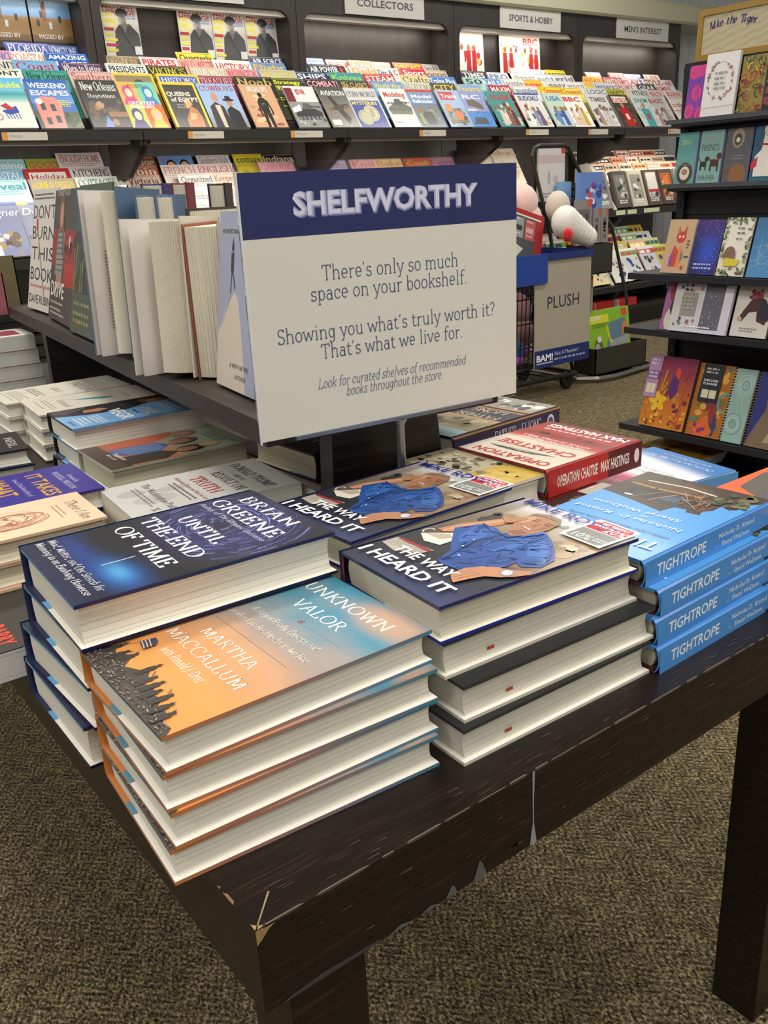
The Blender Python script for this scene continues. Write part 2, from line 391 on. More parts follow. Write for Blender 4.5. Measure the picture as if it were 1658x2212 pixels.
# ------------------------------------------------------------------ printed artwork: flat coloured shapes in (u, v)
class Art:
    def __init__(s): s.items = []; s.lay = 0
    def up(s): s.lay += 1; return s
    def poly(s, pts, col, own=True):
        if own: s.lay += 1
        c = [hx(col)]
        if len(pts) <= 4: s.items.append((list(pts), c, s.lay)); return s
        P = [Vector((p[0], p[1], 0)) for p in pts]
        for t in tessellate_polygon([P]): s.items.append(([pts[i] for i in t], c, s.lay))
        return s
    def rect(s, x0, y0, x1, y1, col, own=True): return s.poly([(x0, y0), (x1, y0), (x1, y1), (x0, y1)], col, own)
    def vgrad(s, x0, y0, x1, y1, stops):
        s.lay += 1
        for (t0, c0), (t1, c1) in zip(stops, stops[1:]):
            a, b = y0 + (y1 - y0) * t0, y0 + (y1 - y0) * t1
            s.items.append(([(x0, a), (x1, a), (x1, b), (x0, b)], [hx(c0), hx(c0), hx(c1), hx(c1)], s.lay))
        return s
    def field(s, x0, y0, x1, y1, nx, ny, fn):
        s.lay += 1
        C = [[hx(fn(i / nx, j / ny)) for j in range(ny + 1)] for i in range(nx + 1)]
        for i in range(nx):
            for j in range(ny):
                a, b, c, d = x0 + (x1 - x0) * i / nx, x0 + (x1 - x0) * (i + 1) / nx, y0 + (y1 - y0) * j / ny, y0 + (y1 - y0) * (j + 1) / ny
                s.items.append(([(a, c), (b, c), (b, d), (a, d)], [C[i][j], C[i + 1][j], C[i + 1][j + 1], C[i][j + 1]], s.lay))
        return s
    def ell(s, cx, cy, rx, ry, col, n=20, rot=0., own=True):
        c, q = math.cos(rot), math.sin(rot)
        return s.poly([(cx + rx * math.cos(2 * PI * i / n) * c - ry * math.sin(2 * PI * i / n) * q, cy + rx * math.cos(2 * PI * i / n) * q + ry * math.sin(2 * PI * i / n) * c) for i in range(n)], col, own)
    def line(s, pts, w, col, own=True):
        if own: s.lay += 1
        c = [hx(col)]
        for (ax, ay), (bx, by) in zip(pts, pts[1:]):
            L = math.hypot(bx - ax, by - ay) or 1e-6; nx, ny = -(by - ay) / L * w / 2, (bx - ax) / L * w / 2; ex, ey = (bx - ax) / L * w * .2, (by - ay) / L * w * .2
            s.items.append(([(ax - ex + nx, ay - ey + ny), (ax - ex - nx, ay - ey - ny), (bx + ex - nx, by + ey - ny), (bx + ex + nx, by + ey + ny)], c, s.lay))
        return s
    def ring(s, cx, cy, rx, ry, w, col, a0=0, a1=360, n=24):
        return s.line([(cx + rx * math.cos(math.radians(a0 + (a1 - a0) * i / n)), cy + ry * math.sin(math.radians(a0 + (a1 - a0) * i / n))) for i in range(n + 1)], w, col)
    def blobs(s, x0, y0, x1, y1, n, cols, r0, r1, rnd, squash=1., own=True):
        if own: s.lay += 1
        for k in range(n):
            r = rnd.uniform(r0, r1); m = 7; cx, cy = rnd.uniform(x0 + r, x1 - r) if x1 - x0 > 2 * r else (x0 + x1) / 2, rnd.uniform(y0 + r * squash, y1 - r * squash) if y1 - y0 > 2 * r * squash else (y0 + y1) / 2
            a = rnd.random() * 6
            s.poly([(cx + r * rnd.uniform(.6, 1) * math.cos(a + 2 * PI * i / m), cy + squash * r * rnd.uniform(.6, 1) * math.sin(a + 2 * PI * i / m)) for i in range(m)], rnd.choice(cols), False)
            if k % 4 == 3: s.lay += 1
        return s
    def _put(s, polys, x, y, sx, sy, col, rot, shear):
        s.lay += 1; c = [hx(col)]; co, si = math.cos(rot), math.sin(rot)
        for q in polys:
            o = []
            for px, py in q:
                px2 = (px + shear * py) * sx; py2 = py * sy
                o.append((x + px2 * co - py2 * si, y + px2 * si + py2 * co))
            s.items.append((o, c, s.lay))
    def text(s, t, x, y, h, col, w=None, bold=0., align='l', rot=0., shear=0.):
        vs, fs, W = sans(t, bold); sy = h / SANS_CAP; sx = w / W if w else sy
        dx = {'l': 0, 'c': -.5, 'r': -1}[align] * W * sx
        s._put([[vs[i] for i in f] for f in fs], x + dx * math.cos(rot), y + dx * math.sin(rot), sx, sy, col, rot, shear); return s
    def stext(s, t, x, y, h, col, w=None, weight=.12, thin=.06, align='l', rot=0., shear=0., track=.06, slab=1.):
        q, W = serif(t, weight, thin, track, slab); sy = h; sx = w / W if w else sy
        dx = {'l': 0, 'c': -.5, 'r': -1}[align] * W * sx
        s._put(q, x + dx * math.cos(rot), y + dx * math.sin(rot), sx, sy, col, rot, shear); return s
    def lines(s, x0, x1, ys, h, col, rnd, jag=.25):
        # lines of print too small to read
        s.lay += 1; c = [hx(col)]
        for y in ys:
            e = x1 - rnd.random() * jag * (x1 - x0); x = x0
            while x < e:
                wd = rnd.uniform(.9, 3.0) * h
                s.items.append(([(x, y), (min(x + wd, e), y), (min(x + wd, e), y + h), (x, y + h)], c, s.lay)); x += wd + h * .7
        return s
# ------------------------------------------------------------------ the room
def slab(name, a, b, col, mat, bevel=0.):
    m = MB(); m.box(a, b, col, mat); return m.build(name, bevel=bevel)
structure(slab('floor', (-5, -4.5, -.05), (8.5, 4.9, 0), '5a5040', CARPET))
structure(slab('ceiling', (-5, -4.5, CEIL_Z), (8.5, 4.9, CEIL_Z + .05), 'd8d6ce', CEILM))
structure(slab('wall_back', (-5, 4.74, 0), (8.5, 4.9, CEIL_Z), 'c3c8cb', CORR))
m = MB(); prof = [(4.40, 2.165), (4.385, 2.18), (4.385, 2.285), (4.41, 2.31), (4.74, 2.31), (4.74, 2.165)]
m.prism(prof, 'x', -1.0, 7.4, 'b9b89d', PAINT); structure(m.build('trim_1'))
for i, (x, y) in enumerate(LAMPS):
    t = thing('ceiling_light', 'recessed fluorescent ceiling light, one of the even grid overhead', 'ceiling light', (x, y, CEIL_Z), group='recessed ceiling lights')
    m = MB(); m.box((-.63, -.31, -.028), (.63, -.275, 0), 'dddddd', PAINT); m.box((-.63, .275, -.028), (.63, .31, 0), 'dddddd', PAINT)
    m.box((-.63, -.275, -.028), (-.6, .275, 0), 'dddddd', PAINT); m.box((.6, -.275, -.028), (.63, .275, 0), 'dddddd', PAINT); m.build('frame', t)
    m = MB(); m.box((-.6, -.275, -.016), (.6, .275, -.002), 'ffffff', LAMPM); m.build('diffuser', t)

# ------------------------------------------------------------------ the dark display table
TX, TY, TT = .90, 2.45, .0745
t = thing('display_table', 'dark stained oak display table with scuffed edges, piled with books', 'table', (0, 0, 0))
m = MB()
m.box((0, 0, Z0 - TT), (TX, TY, Z0), '1a120e', WOOD)
e = .0004; zt = Z0 + e; yf = -e
def flat(pts, col): m.poly([(x, y, zt) for x, y in pts], col, SCUFF)
def front(pts, col): m.poly([(x, yf, Z0 + z) for x, z in pts], col, SCUFF)
RR = random.Random(5)
# worn arris, mitre line and bare corner
x = .004
while x < .62:
    L = RR.uniform(.01, .05); w = RR.uniform(.0006, .0014)
    flat([(x, -.0003), (x + L, -.0003), (x + L * .9, w), (x + L * .1, w)], '6b6059')
    front([(x, -.0001), (x + L, -.0001), (x + L * .85, -w * .8), (x + L * .1, -w)], '5d534c'); x += L + RR.uniform(.0, .012)
flat([(.0, .0), (.0012, .0), (.0262, .0252), (.025, .0262)], 'a08a72')
front([(0, 0), (.018, 0), (.010, -.004), (.004, -.010), (0, -.013)], '9c7f55')
flat([(.0, .0), (.009, .0), (.003, .003), (0, .007)], 'a98c60')
for y0, y1, w in ((.03, .046, .002), (.05, .055, .0015), (.085, .1, .001)): flat([(-.0003, y0), (w, y0 + .003), (w, y1 - .004), (-.0003, y1)], '8c6a55')
# pale filler lines where the apron boards meet, chips along the lower edge
front([(.2645, 0), (.2675, 0), (.2665, -.03), (.2668, -.052), (.2655, -.052), (.265, -.03)], '8e949c')
front([(.2655, -.052), (.2668, -.052), (.2705, -TT), (.262, -TT)], '8e949c')
front([(.7012, 0), (.7028, 0), (.7024, -TT), (.7014, -TT)], '4d4844')
for a, b, h, pk in ((.196, .2115, .0175, .2035), (.166, .179, .010, .173), (.139, .16, .004, .15), (.108, .135, .004, .12)):
    front([(a, -TT), (b, -TT), (pk + .003, -TT + h * .8), (pk, -TT + h)], '5a5c60')
front([(.012, -TT), (.105, -TT), (.098, -TT + .003), (.05, -TT + .0055), (.02, -TT + .003)], '3c3a3c')
# open grain scratches on the front board
for k in range(120):
    x = RR.uniform(.01, .62); z = RR.uniform(-.068, -.006); L = RR.uniform(.004, .02)
    front([(x, z), (x + L, z + RR.uniform(-.002, .003)), (x + L, z + .0012), (x + L * .2, z + .0009)], RR.choice(('2c2420', '352b26', '4a403a')))
for k in range(60):
    x = RR.uniform(.02, .6); y = RR.uniform(.003, .03); L = RR.uniform(.004, .016)
    flat([(x, y), (x + L, y + RR.uniform(-.001, .001)), (x + L, y + .0007), (x + L * .2, y + .0006)], '4b4039')
m.build('tabletop', t)
for x0, y0 in ((.021, .001), (.690, .001), (.021, TY - .07), (.82, TY - .07)):
    m = MB(); m.box((x0, y0, 0), (x0 + .066, y0 + .062, Z0 - TT), '1a120e', WOOD); m.build('leg', t, bevel=.001)

# ------------------------------------------------------------------ the raised shelf standing on the table
RO = Vector((.306, .471)); RXd, RYd = Vector((.994, -.111)), Vector((.111, .994)); RANG = math.atan2(-.111, .994)
RZ = .21
def rp(x, y): p = RO + RXd * x + RYd * y; return p.x, p.y
t = thing('table_riser', 'grey-brown wooden riser shelf carrying upright books above the table', 'shelf', (RO.x, RO.y, Z0), RANG)
m = MB(); m.box((0, 0, RZ - .03), (.345, 1.72, RZ), '3a3230', RISER); m.build('shelf_board', t, bevel=.001)
m = MB(); m.prism([(.1, .0008), (.288, .0008), (.270, RZ - .03), (.108, RZ - .03)], 'y', .04, .075, '18110e', WOOD)
m.build('leg_panel', t)
m = MB(); m.box((.02, 1.36, .0008), (.33, 1.40, RZ - .03), '18110e', WOOD); m.build('leg_panel', t)
# ------------------------------------------------------------------ books
def flatM(z): return Matrix.Translation((0, 0, z))
def spineM(w, h, t, x=-.0052):          # u runs along the spine from head to tail, v across the thickness
    return Matrix(((0, 0, -1, x), (-1, 0, 0, h), (0, 1, 0, 0), (0, 0, 0, 1)))
PAGES = 'ece9de'
def hardcover(name, label, cat, o, zb, rot, w, h, t, front, spine=None, jk='20305c', edge=None, edge_tail=None, flap=('20305c', '6aa5d8', 'f0ede4'),
              group=None, rot3=None, pages=PAGES, mark=None, bow=.0, mat=GLOSS, bcol=None, paper=False):
    """lies with the front cover up: x from spine to fore-edge, y from tail to head, z thickness"""
    r = thing(name, label, cat, (o[0], o[1], Z0 + zb), math.radians(rot), group, rot3)
    bt = .0008 if paper else .0030; ins = .0 if paper else .0045
    eg = edge if isinstance(edge, tuple) else None
    edge = (edge[0] if eg else edge) or jk; et = edge_tail or edge
    m = MB()
    for k, (z0, z1) in enumerate(((0, bt), (t - bt, t))):
        c = bcol if (bcol and k == 0) else edge
        m.box((.002, 0, z0), (w, h, z1), c, mat, faces=dict(f=et if k else c, k=et if k else c))
        if eg:                              # wrap-around jacket picture shows on the board edge
            m.poly([(w + .0002, 0, z0), (w + .0002, h, z0), (w + .0002, h, z1), (w + .0002, 0, z1)], None, mat, cols=(eg[0], eg[1], eg[1], eg[0]))
            m.poly([(w, h + .0002, z0), (.002, h + .0002, z0), (.002, h + .0002, z1), (w, h + .0002, z1)], eg[1], mat)
        if not paper:                       # inside of the board: turned-in jacket flap, then end paper
            zz = z1 + .0002 if k == 0 else z0 - .0002
            for a, b, cc in ((.004, .30, flap[0]), (.30, .42, flap[1]), (.42, 1, flap[2])):
                q = [(w * a, .0003, zz), (w * b, .0003, zz), (w * b, h - .0003, zz), (w * a, h - .0003, zz)]
                m.poly(q if k == 0 else q[::-1], cc, MATTE)
    m.build('cover_boards', r)
    m = MB(); n = 6; prof = []
    sx = .004 if not paper else .001
    for i in range(n + 1): s = i / n; prof.append((w - ins - (.0035 if not paper else 0) * math.sin(PI * s), bt + (t - 2 * bt) * s))
    for i in range(n + 1): s = 1 - i / n; prof.append((sx + (.003 if not paper else 0) - (.004 if not paper else 0) * math.sin(PI * s), bt + (t - 2 * bt) * s))
    m.prism([(p[0], p[1]) for p in prof], 'y', ins, h - ins, pages, PAGE)
    if not paper:                           # gatherings show as a few fine lines
        for i in range(1, n):
            p = prof[i]
            m.poly([(p[0] + .00025, ins, p[1]), (p[0] + .00025, h - ins, p[1]), (p[0] + .00025, h - ins, p[1] + .00032), (p[0] + .00025, ins, p[1] + .00032)], 'bdb6a4', MATTE)
    pb = m.build('page_block', r)
    if mark:
        mm = MB(); u, v = mark
        mm.poly([(w - ins - .0012, v, bt + u), (w - ins - .0012, v + .008, bt + u), (w - ins - .0012, v + .008, bt + u + .0035), (w - ins - .0012, v, bt + u + .0035)], 'b5482f', MATTE)
        mm.build('ink_mark', r)
    m = MB()
    pr = [(-.0052 * math.sin(PI * i / 8) ** .6, t * i / 8) for i in range(9)] if not paper else [(0, 0), (0, t)]
    inn = [(p[0] + .0014 if not paper else p[0] + .0006, p[1]) for p in reversed(pr)]
    m.prism([(p[0] + .0, p[1]) for p in pr + inn], 'y', 0, h, jk, mat)
    m.box((0 if paper else -.0008, 0, t), (w, h, t + .00035), jk, mat)
    if front: a = Art(); front(a, w, h); m.art(a, flatM(t + .00035), mat, .00003)
    if spine:
        a = Art(); spine(a, h, t); m.art(a, spineM(w, h, t, -.0055 if not paper else -.0004), mat, .00003)
    m.build('dust_jacket' if not paper else 'printed_cover', r)
    return r
def scaled(fn, w0, h0):            # a cover design drawn at one trim size, printed at another
    def f(a, w, h):
        fn(a, w0, h0); kx, ky = w / w0, h / h0
        a.items = [([(p[0] * kx, p[1] * ky) for p in pts], c, l) for pts, c, l in a.items]
    return f
def copy_thing(src, o, zb, rot, label, group=None):
    r = src.copy(); COL.objects.link(r); r.location = (o[0], o[1], Z0 + zb); r.rotation_euler = (0, 0, math.radians(rot))
    r['label'] = label; USED[label] = USED.get(label, 0) + 1
    for ch in list(src.children):
        c = ch.copy(); COL.objects.link(c); c.parent = r
        for g in ch.children: d = g.copy(); COL.objects.link(d); d.parent = c
    return r

# ---- stack of orange and teal hardbacks
def art_valor(a, w, h):
    rn = random.Random(3)
    bl = [(rn.uniform(0, w), rn.uniform(.09, h), rn.uniform(.01, .03), rn.uniform(.2, .6)) for _ in range(26)]
    st = [(0, 'e0934a'), (.2, 'e29a55'), (.40, 'c4936e'), (.54, '9c9490'), (.66, '7793a0'), (.80, '4a8ca4'), (1, '37829c')]
    def fn(u, v):
        x, y = u * w, v * h
        for (t0, c0), (t1, c1) in zip(st, st[1:]):
            if v <= t1: c = mix(c0, c1, (v - t0) / (t1 - t0)); break
        for bx, by, br, k in bl:
            d = ((x - bx) / (br * 1.6)) ** 2 + ((y - by) / br) ** 2
            if d < 1: c = mix(c, ('b79a90' if by > .16 else 'cf9c7a') if by > .12 else 'e8ac70', (1 - d) * k * (.35 if by > .16 else .45))
        d = ((x - .13) / .05) ** 2 + ((y - .214) / .022) ** 2
        if d < 1.4: c = mix(c, 'd8a479', (1.4 - d) * .5)
        return c
    a.field(0, 0, w, h, 26, 38, fn)
    W = 'fbf6ec'
    a.stext('UNKNOWN', .011, .2035, .0135, W, .124, .115, .055, track=.09)
    a.stext('VALOR', .035, .1755, .0135, W, .073, .115, .055, track=.09)
    a.line([(.012, .162), (.060, .162)], .0005, '7c8a90'); a.line([(.084, .162), (.135, .162)], .0005, '7c8a90')
    a.text('*', .0705, .155, .012, 'a83a34')
    a.stext('A Story of Family, Courage, and', .021, .1435, .0075, W, .103, .11, .07, shear=.2, slab=.5)
    a.stext('Sacrifice from Pearl Harbor to Iwo Jima', .008, .127, .0075, W, .128, .11, .07, shear=.2, slab=.5)
    a.line([(.013, .1135), (.133, .1135)], .0006, '9a8c84')
    a.stext('MARTHA', .030, .089, .0125, W, .086, .115, .055, track=.09)
    a.stext('MACCALLUM', .011, .067, .0125, W, .126, .115, .055, track=.09)
    a.stext('with Ronald J. Drez', .038, .0505, .0085, W, .07, .11, .07, shear=.2, slab=.5)
    # soldiers raising a flag over a heap of rubble
    top = [(0, .016), (.008, .026), (.02, .021), (.03, .028), (.038, .026), (.046, .018), (.06, .025), (.066, .031), (.074, .026), (.082, .019), (.092, .024), (.1, .017), (.11, .021), (.12, .014), (.13, .016), (.142, .008), (.152, .01), (w, .004)]
    a.poly([(0, 0), (w, 0)] + top[::-1], '4a443f')
    for x0, y0 in ((.010, .024), (.024, .022), (.034, .026), (.064, .030), (.079, .022), (.090, .023), (.1, .018), (.112, .02), (.124, .015), (.136, .011)):
        s = rn.uniform(.8, 1.2)
        a.poly([(x0 - .003, y0 - .01), (x0 + .003, y0 - .01), (x0 + .0035, y0 + .004 * s), (x0 + .001, y0 + .007 * s), (x0 - .002, y0 + .006 * s), (x0 - .0035, y0 + .002)], '3d3835')
        a.ell(x0, y0 + .008 * s, .002, .002, '3d3835', 8); a.line([(x0, y0 + .004), (x0 + rn.uniform(-.008, .008), y0 + .011 * s)], .0008, '3d3835')
    a.lay += 1
    for k in range(330):
        x = rn.uniform(.001, w - .004); y = rn.random() ** 1.3 * .02
        if y < .021 - .012 * x / w:
            b = rn.uniform(0, 6); L = rn.uniform(.001, .004); c = rn.choice(('6b635b', '8c8378', 'a59c90', '2e2a28', '57504a'))
            a.line([(x, y), (x + L * math.cos(b), y + L * math.sin(b) * .6)], rn.uniform(.0005, .001), c, False)
    a.line([(.012, .03), (.019, .055)], .0006, '4a443f')
    a.poly([(.016, .043), (.0185, .056), (.0255, .055), (.031, .051), (.031, .040), (.026, .041)], '3b3f5c')
    for k in range(3): a.line([(.0165 + .0006 * k, .0445 + .003 * k), (.0235, .043 + .003 * k), (.0305, .041 + .003 * k)], .0011, 'd8c0b0')
def spine_valor(a, h, t): a.rect(0, 0, h, t, 'd98a45')
T = .0304
v1 = hardcover('hardcover_book', 'topmost orange and teal hardback with rubble and flag, nearest corner stack', 'book', (-.0146, .2317), 3 * T, -90.9, .158, .236, T - .0003,
               art_valor, spine_valor, jk='d98a45', edge=('c07a4c', '3f86a4'), edge_tail='3f7387', mat=SATIN, flap=('d07f3c', '5b8ea3', 'f1eee6'), group='orange and teal hardbacks at the table corner', bcol='b98a72')
for k, (o, rot, lab) in enumerate((((-.0101, .2327), -93.6, 'second orange and teal hardback from the top of the corner stack'), ((-.0124, .230), -92.4, 'third orange and teal hardback from the top of the corner stack'),
                                   ((-.012, .2316), -94.0, 'bottom orange and teal hardback resting on the table corner'))):
    copy_thing(v1, o, (2 - k) * T, rot, lab)

# ---- stack of dark blue star trail hardbacks
def art_time(a, w, h):
    rn = random.Random(8); cx, cy = .075, .172
    def fn(u, v):
        x, y = u * w, v * h
        d = math.hypot(x - cx, (y - cy))
        c = mix('0b0d1c', '20265e', max(0, 1 - abs(d - .045) / .06) * .85)
        if y < .125: c = mix(c, '0c0f18', (.125 - y) / .05)
        g = ((x - .118) / .05) ** 2 + ((y - .052) / .020) ** 2
        c = mix(c, '1d63c0', math.exp(-g * 1.3) * .95); c = mix(c, '58b9ee', math.exp(-g * 5) * .8)
        g = ((x - .05) / .06) ** 2 + ((y - .04) / .012) ** 2; c = mix(c, '1e3f96', math.exp(-g) * .75)
        if y < .03: c = mix(c, '181d45', (.03 - y) / .02 * .7)
        g = ((x - .06) / .055) ** 2 + ((y - .07) / .02) ** 2; c = mix(c, '0d0f14', math.exp(-g) * .9)
        return c
    a.field(0, 0, w, h, 30, 40, fn)
    a.lay += 1
    for k in range(520):                       # star trails
        r = rn.uniform(.008, .098); a0 = rn.uniform(0, 360); L = rn.uniform(6, 26)
        pts = [(cx + r * math.cos(math.radians(a0 + L * i / 4)), cy + r * .98 * math.sin(math.radians(a0 + L * i / 4))) for i in range(5)]
        if all(.002 < p[0] < w - .002 and .112 < p[1] < h - .002 for p in pts):
            a.line(pts, rn.uniform(.00025, .0007), rn.choice(('4a58a8', '6a7ace', '3a4594', 'aab4ec', '7684d4')), False)
    W = 'f4f2f4'
    a.line([(.0965, .045), (.096, .066), (.0955, .076)], .0012, 'cfe6fa')
    a.stext('BRIAN', .018, .215, .0165, W, .105, .17, .06, track=.14)
    a.stext('GREENE', .006, .189, .0165, W, .131, .17, .06, track=.14)
    a.stext('Author of The Elegant Universe', .004, .178, .0058, 'c9c9e0', .136, .12, .07, shear=.2, slab=.4)
    a.stext('UNTIL', .029, .142, .0165, W, .088, .17, .06, track=.08)
    a.stext('THE END', .009, .112, .0165, W, .126, .17, .06, track=.06)
    a.stext('OF TIME', .015, .083, .0165, W, .122, .17, .06, track=.06)
    a.stext('Mind, Matter, and Our Search for', .003, .0245, .0075, W, .147, .13, .07, shear=.22, slab=.45)
    a.stext('Meaning in an Evolving Universe', .003, .0130, .0075, W, .149, .13, .07, shear=.22, slab=.45)
T = .0415
b1 = hardcover('hardcover_book', 'topmost dark blue star trail hardback with white capitals', 'book', (-.009, .3895), 3 * T, -92.6, .165, .242, T - .0003, art_time, lambda a, h, t: a.rect(0, 0, h, t, '1c2b5c'),
               jk='1b2a58', edge='1a2450', edge_tail='4a97cf', flap=('1b2450', '5fa6d8', 'efece2'), group='dark blue hardbacks at the left table edge', bcol='15193e')  # light blue tail edge: the jacket's reflection painted into the board colour
for k, (o, rot, lab) in enumerate((((-.010, .401), -91.4, 'second dark blue star trail hardback from the top of its stack'), ((-.017, .407), -88.4, 'third dark blue star trail hardback down, its corner swung out'),
                                   ((-.018, .418), -90.3, 'lowest dark blue star trail hardback, lying on the table'))):
    copy_thing(b1, o, (2 - k) * T, rot, lab)

# ---- photo cover hardbacks with a discount sticker
def art_heard(a, w, h):
    def fn(u, v):
        x, y = u * w, v * h
        c = mix('23252e', '3a3a42', v * 1.6)
        if y < .05: c = mix(c, '39446e', (.05 - y) / .05 * (.3 + .7 * u))
        if y > .09: c = mix(c, '8f7d66', (y - .09) / .05)
        if y > .15: c = mix(c, 'b9ad9b', (y - .15) / .05)
        if y > .20: c = mix(c, 'dcdde4', (y - .20) / .02)
        if u > .72 and .10 < y < .2: c = mix(c, '9a7c58', .55)
        if u < .15 and y > .09: c = mix(c, '5f564e', .6)
        return c
    a.field(0, 0, w, h, 20, 30, fn)
    rn = random.Random(2)
    a.blobs(.0, .11, .05, .2, 9, ['54493f', '8a8074', '3c3a3a'], .006, .014, rn); a.blobs(.10, .14, w, .2, 12, ['6d5a45', 'c9b79c', '8b7456', 'a99071'], .006, .015, rn)
    a.blobs(.02, .196, .1, .215, 8, ['f2f2f4', '8d9096', 'c9ccd4'], .004, .009, rn)
    a.poly([(.003, .044), (.003, .063), (.054, .069), (.051, .054), (.028, .040)], 'b5b0a4'); a.poly([(.006, .061), (.008, .065), (.052, .068), (.054, .062)], '9a3038')
    for k in range(4): a.line([(.006 + k * .001, .046 + .004 * k), (.05, .055 + .0035 * k)], .0006, '7d776c')
    a.poly([(.009, .086), (.03, .110), (.046, .104), (.047, .081), (.028, .076)], 'e6dfd2'); a.poly([(.012, .089), (.03, .106), (.040, .102), (.036, .09)], 'b9ab98'); a.ring(.009, .096, .005, .006, .0018, 'd9d2c5', 60, 260)
    a.poly([(.011, .106), (.014, .131), (.024, .154), (.033, .177), (.047, .169), (.039, .141), (.032, .117), (.021, .105)], 'b98263')
    a.poly([(.016, .106), (.018, .130), (.027, .152), (.036, .174), (.040, .170), (.031, .146), (.024, .122), (.020, .107)], 'cc9a7a')
    sh = [(.020, .120), (.030, .149), (.050, .150), (.074, .141), (.085, .162), (.092, .177), (.108, .168), (.128, .153), (.144, .137), (.148, .117), (.136, .104), (.125, .108), (.127, .094), (.117, .075), (.105, .058), (.085, .055), (.075, .057), (.064, .081), (.049, .093)]
    a.poly(sh, '2c549c')
    for q, c in (([(.03, .14), (.048, .147), (.06, .125), (.052, .1), (.04, .11)], '3b6ab8'), ([(.075, .06), (.105, .062), (.115, .078), (.09, .085)], '264a8c'), ([(.1, .165), (.125, .15), (.138, .128), (.12, .125), (.106, .14)], '3c6dbd'),
                 ([(.066, .085), (.072, .1), (.076, .135), (.070, .138), (.062, .11)], '23437f'), ([(.108, .085), (.122, .1), (.12, .118), (.1, .105)], '24478a'), ([(.088, .1), (.1, .12), (.098, .15), (.09, .14)], '356ab8'),
                 ([(.128, .11), (.146, .12), (.142, .133), (.13, .125)], '264a8c'), ([(.085, .09), (.095, .088), (.1, .1), (.09, .105)], '2c5096')): a.poly(q, c)
    def inside(p, q):
        c = False
        for (ax, ay), (bx, by) in zip(q, q[1:] + q[:1]):
            if (ay > p[1]) != (by > p[1]) and p[0] < (bx - ax) * (p[1] - ay) / (by - ay) + ax: c = not c
        return c
    for k in range(150):                       # creases in the cloth
        x, y = rn.uniform(.02, .146), rn.uniform(.056, .176); t_ = rn.choice((.5, .9, 1.3, 2.0)) + rn.uniform(-.3, .3); L = rn.uniform(.003, .013)
        p, q = (x, y), (x + L * math.cos(t_), y + L * math.sin(t_))
        if inside(p, sh) and inside(q, sh): a.line([p, ((p[0] + q[0]) / 2 + .0008, (p[1] + q[1]) / 2), q], rn.uniform(.0006, .0019), rn.choice(('1f3d78', '25478a', '3f6fbe', '4c7cc8', '1b3468')), k % 6 == 0)
    a.line([(.030, .149), (.050, .141), (.066, .143), (.074, .141)], .0012, '1b3468'); a.line([(.066, .146), (.062, .115), (.068, .09), (.078, .060)], .0010, '1b3468')
    a.poly([(.074, .141), (.080, .15), (.076, .157), (.066, .152), (.064, .143)], '2a4d90'); a.poly([(.083, .15), (.092, .174), (.087, .178), (.08, .163)], '3a68b4')
    a.poly([(.058, .157), (.046, .179), (.044, .199), (.056, .209), (.072, .209), (.083, .2), (.087, .183), (.085, .169), (.081, .154), (.074, .146), (.064, .149)], 'ab7a5c')
    for q, c in (([(.05, .175), (.046, .19), (.05, .2), (.058, .198), (.056, .18)], 'c49a7c'), ([(.062, .152), (.074, .15), (.082, .162), (.07, .165)], '8f5f46'), ([(.078, .17), (.085, .18), (.082, .196), (.076, .19)], '966548'),
                 ([(.062, .170), (.076, .169), (.0745, .173), (.064, .1735)], '8a4a3c'), ([(.063, .171), (.075, .170), (.074, .1722), (.064, .1725)], 'efe6dc'), ([(.067, .178), (.072, .178), (.071, .189), (.068, .188)], '96674c')): a.poly(q, c)
    for ex in (.0595, .077): a.line([(ex - .0035, .191), (ex + .0035, .191)], .0012, '38261e'); a.line([(ex - .004, .1955), (ex + .004, .196)], .0011, '6e5440')
    a.poly([(.043, .199), (.046, .208), (.058, .214), (.075, .213), (.086, .201), (.084, .196), (.075, .206), (.057, .206)], '8a7a68')
    a.poly([(.03, .175), (.044, .189), (.052, .190), (.049, .17), (.044, .165)], 'b4835f')
    for k in range(3): a.line([(.034 + .003 * k, .176 - .002 * k), (.046 + .002 * k, .186 - .004 * k)], .0006, 'a56d4c')
    a.poly([(.13, .088), (.139, .093), (.152, .103), (.156, .097), (.15, .083), (.143, .074)], 'b98464')
    a.poly([(.109, .046), (.108, .063), (.115, .077), (.127, .088), (.136, .086), (.145, .075), (.133, .065), (.129, .052), (.126, .036), (.121, .038)], 'bd8765')
    for k in range(3): a.line([(.112 + .005 * k, .046 - .002 * k), (.116 + .005 * k, .066)], .0007, '9a6244')
    a.ell(.140, .0845, .0065, .0072, '8d8d92', 16); a.ell(.140, .0845, .0047, .0052, 'e8e8ea', 16); a.line([(.140, .0845), (.142, .088)], .0006, '444444')
    for px, py in ((.066, .094), (.082, .077), (.06, .112)): a.ell(px, py, .0012, .0012, 'f0f0f0', 8)
    a.text('THE WAY', .028, .0385, .0145, 'ffffff', .088, .018); a.text('I HEARD IT', .006, .0145, .0165, 'ffffff', .134, .022)
    a.text('MIKE ROWE', .010, .2195, .0145, '27348f', .126, .02)
